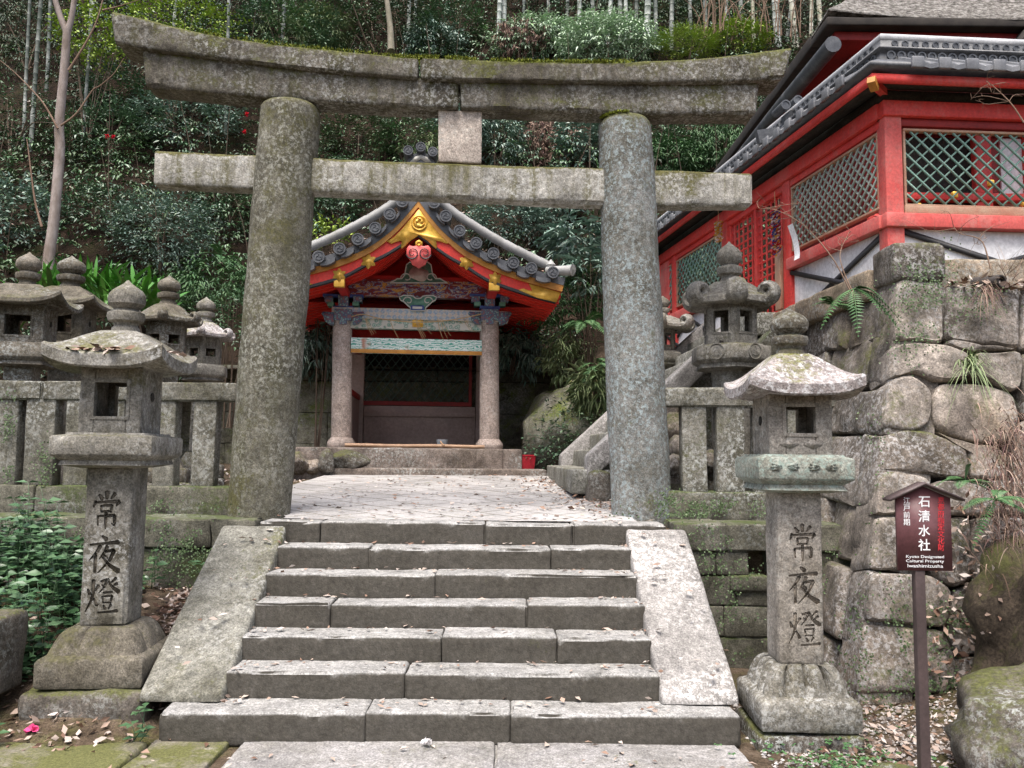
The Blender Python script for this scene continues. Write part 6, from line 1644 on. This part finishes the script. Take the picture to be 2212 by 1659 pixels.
# --- broad blades behind the lanterns
def aspid(label, x, y, Y, n, L, sp):
    p = at(x, y, Y); g0 = p - np.array([0, 0, 0]); t = thing('broad_leaf_plant', label, 'plant', Frame(g0), 'broad bladed plants behind the lanterns')
    P = rg.normal(0, 1, (n, 3)) * [sp, sp * .5, 0]; D = rg.normal(0, .45, (n, 3)) + [0, -.1, 1]; D[:, 0] += P[:, 0] * .6
    mb = MB(); blades(mb, P, D, rg.uniform(.6, 1.1, n) * L, rg.uniform(.7, 1.1, n) * .07, .35, 5); mb.build('blades', M['lf_bright'], t, smooth=False, ang=180)
aspid('clump of broad bright blades beside the pale trunk foot', 120, 650, 11.6, 80, .85, .28)
aspid('dense clump of broad bright blades over the lantern roof', 205, 650, 11.8, 110, .95, .36)
aspid('clump of broad blades leaning toward the curled roof lantern', 285, 665, 11.4, 80, .8, .28)
# --- ferns
def fern(label, p, n, L, dirs=(0, -1, .3), spread=.8, bend=.7, pin=.16):
    t = thing('fern', label, 'fern', Frame(p), 'ferns'); mb = MB()
    for i in range(n):
        d = unit(np.array(dirs) + rg.normal(0, spread, 3) * [1, .5, .5]); ln = L * rg.uniform(.7, 1.1); m = 16
        tt = np.linspace(.12, 1, m); P = np.outer(tt * ln, d); P[:, 2] -= bend * ln * tt ** 2; T = unit(np.gradient(P, axis=0)); s = unit(np.cross(T, [0, 0, 1.0] + rg.normal(0, .2, 3)))
        wl2 = pin * L * np.sin(np.pi * (.12 + .86 * tt)) ** .8
        for sg_ in (-1, 1): leaves(mb, P, s * sg_ + T * .35, np.cross(s, T) + rg.normal(0, .1, (m, 3)), wl2 * 1.3, ln / m * .85, fold=.05, wide=.3)
        tube(mb, np.vstack([[0, 0, 0], P]), np.linspace(.005, .001, m + 1), 4, False)
    mb.build('fronds', M['lf_fern'], t, smooth=False)
fern('green fern hanging from a crack at the boulder wall corner', at(1843, 625, 7.0), 8, .36, (.1, -.6, .2), .7, .9)
fern('fern sprouting above the flank stones near the dry weed', at(1800, 660, 7.7), 7, .30, (-.2, -.5, .5), .8, .5)
fern('fern hanging on the bank next to the lichened pillar', at(1290, 790, 14.0), 9, .55, (-.2, -.6, .4), .7, .7)
fern('fern with pale fronds above the hanging fern on the bank', at(1265, 700, 14.8), 10, .6, (-.3, -.6, .5), .8, .6)
fern('fern growing at the boulder foot behind the sign board', at(2085, 1040, 6.2), 7, .3, (.1, -.5, .5), .8, .5)
fern('fern with light green leaflets at the picture edge by the mossy bank', at(2150, 1080, 5.6), 7, .3, (-.2, -.5, .4), .8, .6)
fern('fern on the brown soil above the pale curled roof lantern', at(480, 560, 14.6), 9, .6, (.2, -.5, .5), .8, .6)
# --- grass tuft in the wall
def tuft(label, p, n, L, mat='lf_grass', bend=.9, wd=.012, sp=.03):
    t = thing('grass_tuft', label, 'grass tuft', Frame(p)); P = rg.normal(0, sp, (n, 3)) * [1, .5, 1]; D = rg.normal(0, .55, (n, 3)) + [0, -.7, .55]
    mb = MB(); blades(mb, P, D, rg.uniform(.5, 1.1, n) * L, np.full(n, wd), bend, 5, taper=1); mb.build('blades', M[mat], t, smooth=False)
tuft('pale tuft of long grass growing from a joint of the boulder wall', at(2095, 790, 6.62), 90, .36)
tuft('thin grass tuft standing over the coping beside the clay pipe', at(2180, 590, 6.95), 20, .4, 'lf_dry', .3, .006)
tuft('tangle of dead grass hanging down the boulder wall at the edge', at(2190, 960, 6.3), 420, .2, 'lf_dry', 1.2, .009, .12)
tuft('matted brown dead fern hanging lower down at the edge of the boulder wall', at(2190, 1050, 6.2), 420, .2, 'lf_dry', 1.2, .009, .12)
tuft('brown dead grass spilling over the mossy bank crest', at(2170, 1120, 5.7), 300, .16, 'lf_dry', 1.0, .009, .13)
tuft('bunch of dry roots and leaves hanging over the upper boulder', at(2130, 630, 6.8), 60, .22, 'lf_dry', 1.5, .008)
# --- dry weeds before the lattice
def weed(label, pts, Y, br, sd):
    t = thing('dry_weed', label, 'weed', Frame(at(pts[0][0], pts[0][1], Y))); b0 = at(pts[0][0], pts[0][1], Y); C = smooth_curve([at(x, y, Y + i * .04) - b0 for i, (x, y) in enumerate(pts)], 14)
    mb = MB(); tube(mb, C, np.linspace(.007, .002, 14), 5); rnd = np.random.default_rng(sd)
    for i in range(br):
        a = C[rnd.integers(5, 14)]; e = a + np.array([rnd.normal(0, .16), rnd.normal(0, .05), rnd.uniform(-.02, .14)]); m_ = (a + e) / 2 + rnd.normal(0, .03, 3)
        Q = smooth_curve([a, m_, e], 6); tube(mb, Q, np.linspace(.003, .001, 6), 4)
        for _ in range(3): q = Q[rnd.integers(2, 6)]; tube(mb, [q, q + rnd.normal(0, .035, 3)], [.0018, .0008], 3)
    mb.build('stems', M['twig'], t)
weed('long dry weed leaning across the flank lattice toward the doors', [(1842, 640), (1800, 560), (1740, 490), (1680, 455), (1640, 450)], 7.15, 12, 1)
weed('short dry weed curving up beside the longer one', [(1846, 640), (1822, 585), (1815, 545), (1835, 500)], 7.15, 8, 2)
weed('thin dry seed stalk in front of the black braces', [(2140, 580), (2120, 520), (2075, 505), (2060, 490)], 6.9, 8, 3)
weed('bare twig hanging into view beside the front lattice', [(2212, 265), (2185, 225), (2150, 190), (2130, 175)], 6.8, 8, 4)
# --- pale barked tree
def limb(mb, pts, Y, w0, w1, dY=0):
    Q = np.array([at(x, y, Y + dY * i) for i, (x, y) in enumerate(pts)]); C = smooth_curve(Q, 4 * len(pts)); tube(mb, C, np.linspace(w0, w1, len(C)), 10); return C
tr = thing('pale_tree', 'slender pale barked tree with a forked top standing behind the lanterns', 'tree', Frame(at(104, 600, 13.0)))
TI = np.array(tr.matrix_world.inverted())
mb = MB(); limb(mb, [(102, 640), (106, 555), (117, 470), (129, 330), (128, 265), (139, 150), (145, 64)], 13.0, .09, .062); limb(mb, [(144, 70), (132, 40), (118, -5), (108, -60), (100, -200), (60, -420)], 13.0, .055, .02); limb(mb, [(145, 70), (154, 40), (161, -5), (166, -60), (190, -220), (240, -420)], 13.0, .055, .02)
MB().merge(mb, TI).build('trunk', M['trunk_pale'], tr)
mb = MB()
for P, w_ in (([(148, 152), (175, 110), (205, 55), (222, 0), (235, -60)], .022), ([(131, 272), (165, 245), (200, 195), (215, 186), (245, 160), (268, 125)], .016), ([(125, 278), (95, 225), (62, 187), (30, 155), (0, 130)], .016), ([(90, 490), (75, 430), (62, 330), (58, 300)], .02), ([(222, 22), (255, 14), (300, 0)], .016)): limb(mb, P, 12.9, w_, .005)
MB().merge(mb, TI).build('side_branch', M['twig'], tr)
a = unit(rg.normal(0, 1, (420, 3))); cP = at(140, -520, 13.0) + a * np.array([3.2, 2.6, 1.8]) * rg.uniform(.4, 1, (420, 1)); mb = MB(); sprays(mb, cP, a + [0, 0, .2], .5, 6, .13, .06)
MB().merge(mb, TI).build('crown', M['lf_mid'], tr, smooth=False)  # crown above the view, added to shade the slope
# --- bamboo culms
def culm_proto(mat, label):
    t = thing('bamboo', label, 'bamboo', None, 'bamboo culms at the top of the slope'); mb = MB(); Z = np.linspace(-.5, 13, 46); rs = []
    for i, z in enumerate(Z):
        r = .085 * (1 - .04 * max(0, z)); q = lambda h: (.012 * h * h * .6, .05 * math.sin(h * .6), h); rs += [ring(q(z), r, 10), ring(q(z + .26), r * .97, 10), ring(q(z + .275), r * 1.12, 10), ring(q(z + .29), r * 1.02, 10)]
    loft(mb, rs); mb.build('culm', M[mat], t)
    n = 18; P = np.c_[rg.normal(0, .8, n), rg.normal(0, .8, n), rg.uniform(10.5, 13.6, n)]; mb = MB(); sprays(mb, P, np.c_[P[:, :2], -.2 * np.ones(n)], .5, 7, .2, .035, droop=.4); mb.build('crown', M['lf_mid'], t, smooth=False)  # leaf crown out of view, put there only for shading the hill
    return t
protos = {k: culm_proto(m_, 'x') for k, m_ in (('p', 'culm'), ('d', 'culm_d'), ('y', 'culm_y'))}
used = set(); nth = {}
bamb = [('p', 1075, 118, 1.0, 0, 'pale bamboo culm, first of the row beginning over the middle of the lintel'), ('p', 1089, 105, .95, 1, 'pale bamboo culm standing close beside the first one of the row'), ('p', 1252, 80, .9, 0, 'upright pale culm rising out of the large pale bush'), ('d', 1281, 70, .85, 0, 'thin shaded culm next to the upright pale culm'), ('p', 1312, 95, .95, -4, 'leaning pale culm above the rounded pale bush'),
        ('d', 1339, 92, .95, 0, 'grey culm with a dark knot just past the leaning culm'), ('p', 1353, 90, .85, 1, 'ringed grey culm touching the one with the dark knot'), ('d', 1374, 80, .8, 0, 'slim dark culm between the ringed culm and the thickest culm'), ('p', 1396, 112, 1.35, 0, 'thickest and whitest bamboo culm of the row'), ('d', 1418, 95, .85, 0, 'dim culm just after the thickest white one'), ('d', 1450, 105, .95, -1, 'dim grey culm over the yellow green grassy bush'),
        ('d', 1526, 95, .9, 0, 'dark culm behind the tangle of bare twigs'), ('y', 1629, 110, .8, 1, 'brownish thin culm beside the roof of bark'), ('p', 1681, 100, 1.5, 3, 'stout greenish culm standing behind the end of the lintel'), ('y', 1720, 100, 1.2, 5, 'slanting pale culm just beside the peak of the gutter'), ('y', 1774, 70, 1.0, 3, 'slanting yellowish culm over the bark roof corner'), ('d', 1700, 90, .9, -8, 'dark culm leaning across the stout greenish one'), ('y', 1752, 80, .8, -2, 'thin yellowish culm between the two slanting culms'),
        ('d', 190, 160, .8, 0, 'grey culm behind the maple sprays'), ('d', 66, 330, .9, 1, 'dim tall culm to the side of the pale trunk'), ('d', 50, 320, .7, 2, 'slim dim culm crowding the dim tall one'), ('d', 100, 200, .7, 0, 'thin dim culm almost touching the pale trunk'), ('d', 178, 320, .7, 0, 'thin grey culm rising past the red camellia bush'), ('d', 610, 100, .8, 0, 'grey culm in the bamboo grass tuft over the mossy pillar'), ('d', 882, 100, .8, 0, 'grey culm beside the dark camellia crown'), ('d', 897, 60, .6, 0, 'very thin culm next to the dark camellia crown'),
        ('d', 365, 240, .7, 0, 'grey culm behind the lintel corner above the glossy bush'), ('d', 487, 290, .7, 0, 'grey culm near the mossy pillar inside the glossy bush'), ('d', 1130, 60, .7, 0, 'dim culm behind the withered purplish leaves'), ('d', 1185, 50, .7, 1, 'dim culm at the crest behind the large pale bush'), ('d', 1225, 45, .7, -1, 'slim dim culm just before the upright pale culm'), ('d', 1492, 80, .8, 1, 'dim culm between the grassy bush and the bare twigs'), ('d', 1570, 80, .8, 0, 'dim culm among the bare twigs'), ('d', 1603, 70, .9, 2, 'dim culm above the fresh green leafy bush')]
for kd, x, y, s, lean, lab in bamb:
    o = protos[kd] if kd not in used else copy_tree(protos[kd]); used.add(kd)
    p = hillpt(x, y); o.location = p; k = p[1] / 27.0
    o.scale = (s * k * .98, s * k * .98, 1); o.rotation_euler = (0, R(-lean), rg.uniform(0, 6)) if not lean else (0, R(-lean), 0); o['label'] = lab
# --- bare twigs by the bark roof
mb = MB()
for i in range(46):
    x = rg.uniform(1490, 1720); p = hillpt(x, 100); p = p + np.array([0, -rg.uniform(.2, 1.5), -.2]); h = rg.uniform(1.2, 2.8); b = rg.normal(0, .6)
    Q = smooth_curve([p, p + [b * .3, 0, h * .5], p + [b * 1.1, rg.normal(0, .2), h * .85], p + [b * 2.0, 0, h * rg.uniform(.75, 1.05)]], 9); tube(mb, Q, np.linspace(.018, .006, 9), 4)
tw = thing('bare_twigs', 'tangle of bare brown twigs on the slope above the lintel near the bark roof', 'twigs'); mb.build('twigs', M['twig'], tw)
# fallen trunks on the slope
for lab, P, Y, r in (('dark upright trunk inside the dark camellia crown', [(845, 110), (842, 50), (830, -40)], 21, .10),):
    mb = MB(); limb(mb, P, Y, r, r * .6, .3); tag(mb.build('dead_trunk', M['dead']), lab, 'tree trunk')
# --- forest floor cover: reads as one mass
mb = MB(); n = 24000; X = rg.uniform(-19, 15, n); Dd = rg.uniform(.1, 22, n) ** 1.0; Yh = hill0(X)[0] + Dd; Pn = np.c_[X, Yh, 0 * X]; keep = fbm(Pn, .33, 21, 4) + .25 * (Dd > 5) - .55 * ((X < -4.2) & (X > -8) & (Dd < 3.0)) > -.27; X, Yh = X[keep], Yh[keep]; n = len(X)
P = np.c_[X, Yh - .1, hz(X, Yh) + rg.uniform(0, .85, n) ** 2 * 1.2]; D = rg.normal(0, 1, (n, 3)) * [1, .8, .3] + [0, -.5, .1]
sprays(mb, P, D, .34, 6, .135, .058, droop=.25)
stuff('undergrowth', mb, M['lf_dark'], 'dark leafy undergrowth covering the forest slope', 'undergrowth', smooth=False)
mb = MB(); n = 9000; X = rg.uniform(-15, 12, n); Dd = rg.uniform(.1, 18, n); Yh = hill0(X)[0] + Dd; keep = fbm(np.c_[X, Yh, 0 * X], .8, 33, 4) > .0; X, Yh = X[keep], Yh[keep]; n = len(X)
P = np.c_[X, Yh - .15, hz(X, Yh) + rg.uniform(.1, 1.0, n)]; sprays(mb, P, rg.normal(0, 1, (n, 3)) * [1, .8, .3] + [0, -.5, .1], .38, 7, .135, .055, droop=.25)
stuff('undergrowth', mb, M['lf_gloss'], 'scattered glossy saplings over the forest slope', 'undergrowth', smooth=False)
mb = MB(); n = 200; 
for i in range(n):
    x = rg.uniform(-14, 11); d = rg.uniform(1.2, 16); y = float(hill0(np.array([x]))[0][0]) + d; z = float(hz(np.array([x]), np.array([y]))[0]); h = rg.uniform(.8, 3.2); b = rg.normal(0, .35, 2)
    tube(mb, smooth_curve([(x, y, z - .1), (x + b[0] * .3, y - .1, z + h * .5), (x + b[0], y - .2 + b[1] * .3, z + h)], 6), np.linspace(.012, .004, 6), 4)
stuff('undergrowth', mb, M['trunk'], 'thin bare stems standing in the forest undergrowth', 'undergrowth')
# --- leafy ground plants beside the lantern
mb = MB(); n = 620; X = rg.uniform(-5.2, -3.0, n); Y = rg.uniform(5.5, 7.15, n); m_ = ~((X > -3.25) & (Y < 6.35)) & ~((X < -3.15) & (Y < 5.75)); X, Y = X[m_], Y[m_]
for x, y in zip(X, Y):
    h = rg.uniform(.10, .62) * (.7 + .5 * math.sin(x * 5 + y * 3)); z = float(gz(np.array([x]), np.array([y]))[0]); b = rg.normal(0, .07, 2); C = np.array([[x + b[0] * t * t, y - .05 * t + b[1] * t * t, z + h * t] for t in np.linspace(0, 1, 6)])
    tube(mb, C, np.linspace(.004, .002, 6), 4)
    for q in range(1, 6):
        a0 = rg.uniform(0, 6.3); ln = rg.uniform(.07, .125)
        for a in (a0, a0 + math.pi + rg.normal(0, .4)): leaves(mb, C[q][None], np.array([[math.cos(a), math.sin(a), .15]]), np.array([[rg.normal(0, .5), -.3 + rg.normal(0, .35), 1.0]]), ln, ln * rg.uniform(.4, .62), fold=.1, wide=.45)
for x, y in ((-3.25, 5.05), (-3.1, 5.12), (-3.35, 5.2), (-2.25, 5.2), (-2.2, 6.5), (-2.5, 6.9), (-2.35, 7.0), (-2.28, 6.0)):
    z = float(gz(np.array([x]), np.array([y]))[0])
    for _ in range(3):
        h = rg.uniform(.1, .3); C = np.array([[x + rg.normal(0, .04), y, z + h * t] for t in (0, .5, 1)]); tube(mb, C, [.004, .003, .002], 4)
        for q in (1, 2):
            for a in rg.uniform(0, 6.3, 3): leaves(mb, C[q][None], np.array([[math.cos(a), math.sin(a), .15]]), np.array([[0, -.25, 1.0]]), .08, .045, fold=.1)
stuff('undergrowth', mb, M['lf_mid'], 'knee high leafy ground plants beside the tapering lantern', 'ground cover', smooth=False)
# --- creeping fig and tiny clover on the stones
def ivy(mb, x, y, rx, ry, Y, n, size=.018):
    n = n * 2
    a = rg.normal(0, .5, (n, 2)); P = np.array([at(x + rx * u, y + ry * v, Y) for u, v in a]); keep = fbm(P, 5, 9, 3) > -.15; P = P[keep]
    P[:, 1] -= rg.uniform(.0, .025, len(P)); leaves(mb, P, rg.normal(0, 1, P.shape) * [1, .2, 1], rg.normal(0, .35, P.shape) + [0, -1, .3], size * rg.uniform(.7, 1.3, len(P)), size * rg.uniform(.8, 1.2, len(P)), fold=.1, droop=0, wide=.5)
mb = MB()
for x, y, rx, ry, Y, n in ((400, 1190, 130, 80, 7.20, 620), (150, 1165, 130, 40, 7.20, 120), (20, 960, 16, 110, 7.88, 170), (100, 1010, 24, 60, 7.88, 90), (330, 1080, 60, 30, 7.83, 110), (1540, 1095, 140, 20, 7.82, 260), (1530, 1112, 150, 6, 7.35, 180), (1440, 1085, 26, 26, 7.70, 60), (1540, 1200, 120, 120, 7.20, 260), (1820, 1300, 60, 160, 7.15, 300), (1590, 1330, 60, 120, 7.2, 120)): ivy(mb, x, y, rx, ry, Y, n)
stuff('creeping_fig', mb, M['lf_ivy'], 'tiny leaved creeper dotting the railings and low walls', 'creeper', smooth=False)
mb = MB()
for x, y, n, rx, ry in ((1990, 640, 380, 70, 100), (2110, 660, 90, 60, 40), (1900, 1400, 420, 90, 130), (2060, 1380, 260, 120, 110), (1960, 740, 80, 60, 60), (1880, 1010, 60, 30, 120), (2030, 1480, 90, 90, 25)):
    a = rg.normal(0, .5, (n * 2, 2)); P = []
    for u, v in a:
        q = f_(x + rx * u, y + ry * v); P.append(BB + Uf * q[0] + V_ * q[1] + Nf * rg.uniform(.03, .055))
    P = np.array(P); P = P[fbm(P, 5, 19, 3) > -.2]; leaves(mb, P, rg.normal(0, 1, P.shape) * [1, .2, 1], rg.normal(0, .35, P.shape) + [0, -1, .3], .018, .018, fold=.1, droop=0, wide=.5)
stuff('creeping_fig', mb, M['lf_ivy'], 'tiny leaved creeper dotting the great boulder wall', 'creeper', smooth=False)
# --- moss cushions along the lintel top
mb = MB(); 
Ct = smooth_curve(local(ktop_r, -.2), 60)
P = []
for c in Ct[:40]:
    for _ in range(150): P.append(T.w((c[0] + rg.normal(0, .03), rg.uniform(-.225, -.02), c[1] - .004)))
Ct = smooth_curve(local(ktop_l, -.2), 60)
for c in Ct[22:]:
    for _ in range(60): P.append(T.w((c[0] + rg.normal(0, .03), rg.uniform(-.22, -.02), c[1] - .004)))
for a in np.linspace(3.4, 6.1, 60):
    for _ in range(14): P.append(T.w((PR[1][0] - .002 + .245 * math.cos(a) + rg.normal(0, .01), .245 * math.sin(a) + rg.normal(0, .01), PR[2] - .012)))
P = np.array(P); P = P[fbm(P, 3, 4, 3) > -.35]; leaves(mb, P, rg.normal(0, .5, P.shape) + [0, -.3, 1], rg.normal(0, 1, P.shape), rg.uniform(.012, .034, len(P)), .014, fold=.1)
stuff('moss', mb, leafm('bright moss', [(.13,.16,.015), (.2,.23,.03), (.1,.12,.02)], .8, .2), 'bright moss fringe along the top of the torii', 'moss', smooth=False)
# --- gravel, fallen leaves
def scatter_leaf(mb, P, s0, s1, tilt=.3, N=None):
    P = np.asarray(P, float); n = len(P); a = rg.uniform(0, 6.3, n); D = np.c_[np.cos(a), np.sin(a), rg.normal(0, tilt * .5, n)]; nn = np.array([0, 0, 1.0]) + rg.normal(0, tilt, (n, 3)) if N is None else N + rg.normal(0, tilt, (n, 3))
    L = rg.uniform(s0, s1, n); leaves(mb, P + np.array([0, 0, .008]), D, nn, L, L * rg.uniform(.35, .6, n), fold=rg.uniform(-.1, .35), droop=rg.uniform(-.2, .1), wide=.5)
mb = MB()
for k in range(7):                                   # treads
    y0 = -.28 if k == 0 else (k - 1) * TR; n = 34
    xl = rg.uniform(-HW, HW, n); t = rg.beta(2.2, 1.0, n); P = np.array([S.w((x, y0 + .01 + .26 * q, (k + 1) * RI + .006)) for x, q in zip(xl, t)]); scatter_leaf(mb, P, .025, .075, .25)
    P = np.array([S.w((sx * (HW - abs(rg.normal(0, .09))), y0 + .27 * rg.random(), (k + 1) * RI + .008)) for sx in (-1, 1) for _ in range(6)]); scatter_leaf(mb, P, .03, .065, .6)
P = np.array([S.w((rg.uniform(-1.8, 1.9), rg.uniform(-.84, -.3), .004)) for _ in range(34)]); scatter_leaf(mb, P, .03, .08, .3)
for sx in (-1, 1):
    P = []
    for _ in range(16): y = rg.uniform(-.15, 1.35); P.append(S.w((sx * (HW + rg.uniform(.05, .45)), y, .243 + (y + .22) * .575)))
    scatter_leaf(mb, P, .04, .085, .25)
n = 760; X = rg.uniform(-2.3, 1.5, n); Y = rg.uniform(7.45, 13.3, n); scatter_leaf(mb, np.c_[X, Y, plz(X, Y) + .004], .03, .085, .25)
n = 500; X = 1.0 + rg.normal(0, .25, n) - (rg.uniform(0, 1, n)) * .1; Y = rg.uniform(8.0, 12.6, n); X = X - (Y - 8) * .09; scatter_leaf(mb, np.c_[X, Y, plz(X, Y) + .006], .03, .085, .4)
stuff('fallen_leaves', mb, M['lf_litter'], 'dry fallen leaves strewn over the stairs and the upper court', 'fallen leaves', smooth=False)
mb = MB()
def grd(x0, x1, y0, y1, n, s0=.04, s1=.1, t=.5):
    X = rg.uniform(x0, x1, n); Y = rg.uniform(y0, y1, n); scatter_leaf(mb, np.c_[X, Y, gz(X, Y) + rg.uniform(0, .03, n)], s0, s1, t)
grd(-2.75, -2.0, 5.9, 7.2, 1300, .035, .085, .8); grd(-5.5, -2.3, 4.9, 7.2, 1500, .035, .085, .8); grd(-3.4, -2.0, 4.2, 5.2, 120, .03, .07, .6); grd(1.9, 3.6, 4.3, 6.4, 900, .03, .075, .6); grd(-9, -2.7, 8.2, 15, 1500); grd(-4.6, -2.0, 4.0, 5.35, 420, .03, .08, .7)
P = []
for _ in range(120): a = rg.normal(0, .10); P.append(Lx.w((rg.normal(0, .11), -.36 + rg.normal(0, .03), 2.455)))
scatter_leaf(mb, np.array(P[:34]), .05, .11, .5)
P = [Lx.w((.36 + rg.normal(0, .03), rg.normal(0, .1), 2.47)) for _ in range(10)]; scatter_leaf(mb, np.array(P), .05, .1, .5)
P = np.array([(rg.uniform(3.75, 5.5), 7.0 + rg.normal(0, .05), 3.26 + rg.normal(0, .03)) for _ in range(260)]); scatter_leaf(mb, P, .05, .11, .7)
P = []
for _ in range(380): q = f_(rg.normal(2100, 45), rg.uniform(1080, 1480)); P.append(BB + Uf * q[0] + V_ * q[1] + Nf * .05)
scatter_leaf(mb, np.array(P), .04, .1, 1.2)
stuff('fallen_leaves', mb, M['lf_litter'], 'drifts of dry brown leaves lying on the soil and wall ledges', 'fallen leaves', smooth=False)
n = 2400; X = rg.uniform(-15, 12, n); Dd = rg.uniform(0, 12, n); Yh = hill0(X)[0] + Dd; mb = MB(); scatter_leaf(mb, np.c_[X, Yh, hz(X, Yh) + .02], .06, .14, .5, np.array([0, -.7, .7]))
stuff('fallen_leaves', mb, M['lf_litter'], 'brown leaf litter lying on the bare forest slope', 'fallen leaves', smooth=False)
# roof litter on the pavilion
mb = MB(); P = []
for i in range(340):
    k = rg.integers(2, 69); q = off(r_top, .15)[k]; P.append(W.w((q[0] + rg.normal(0, .02), GY - .02 + rg.uniform(-.08, .3), q[1] + .01)))
scatter_leaf(mb, np.array(P), .03, .08, .5); stuff('fallen_leaves', mb, M['lf_litter'], 'dry leaves caught between the round end tiles of the pavilion roof', 'fallen leaves', smooth=False)
n = 3600; X = rg.uniform(1.55, 3.7, n); Y = rg.uniform(4.2, 6.3, n); r = rg.uniform(.006, .02, n); Z = gz(X, Y); mb = MB()
oc = np.array([[1,0,0],[0,1,0],[-1,0,0],[0,-1,0],[0,0,.7],[0,0,-.7]], float); V = (np.stack([X, Y, Z + r * .3], 1)[:, None] + oc[None] * (r[:, None, None] * rg.uniform(.7, 1.3, (n, 6, 1)))).reshape(-1, 3)
b = np.arange(n)[:, None] * 6; mb.add(V, np.concatenate([b + f for f in ([0,1,4],[1,2,4],[2,3,4],[3,0,4],[1,0,5],[2,1,5],[3,2,5],[0,3,5])]))
stuff('gravel', mb, M['pebble'], 'mixed pebble gravel between the pale lantern and the boulder', 'gravel')
mb = MB(); n = 260; X = np.concatenate([rg.normal(1.95, .16, n // 2), rg.normal(2.05, .3, n // 2)]); Y = np.concatenate([rg.normal(4.85, .14, n // 2), rg.normal(5.0, .35, n // 2)]); P = np.c_[X, Y, gz(X, Y) + rg.uniform(.02, .09, n)]
for j in range(3): a = rg.uniform(0, 6.3, n); leaves(mb, P, np.c_[np.cos(a), np.sin(a), .1 + 0 * a], rg.normal(0, .2, P.shape) + [0, 0, 1], .028, .026, wide=.6)
stuff('clover', mb, M['lf_fern'], 'small clover leaves growing out of the gravel', 'ground cover', smooth=False)
# single fallen blossoms
def blossom(label, p, mat):
    mb = MB(); n = 12; d = unit(rg.normal(0, 1, (n, 3)) * [1, 1, .5] + [0, 0, .5]); leaves(mb, np.repeat(np.array(p)[None], n, 0) + [0, 0, .012], d, rg.normal(0, 1, (n, 3)), .045, .04, wide=.6); tag(mb.build('fallen_blossom', M[mat], smooth=False), label, 'flower')
mb = MB(); P = []; bl = np.array(bank_.location)
for _ in range(900):
    q = np.array([4.05 + rg.normal(0, .5), 4.0, rg.uniform(.2, 1.8)]); ok, hp, hn, _i = bank_.ray_cast(Vector(q - bl), Vector((0, 1, 0)))
    if ok: P.append(np.array(hp) + bl + np.array(hn) * .006)
P = np.array(P); P = P[fbm(P, 2.5, 7, 3) > .05]
leaves(mb, P, rg.normal(0, 1, P.shape) + [0, -.5, -.4], rg.normal(0, .5, P.shape) + [0, -1, .4], rg.uniform(.03, .08, len(P)), .03, fold=.2)
stuff('fallen_leaves', mb, M['lf_litter'], 'dead leaves and twigs caught on the mossy earthen bank', 'fallen leaves', smooth=False)
blossom('pink camellia blossom fallen on the mossy paving', atz(68, 1583, .03), 'pink')
blossom('white petal cluster lying on the bottom slab', atz(920, 1612, .012), 'pale')
blossom('white petals resting in the corner by the stair foot', atz(497, 1580, .012), 'pale')
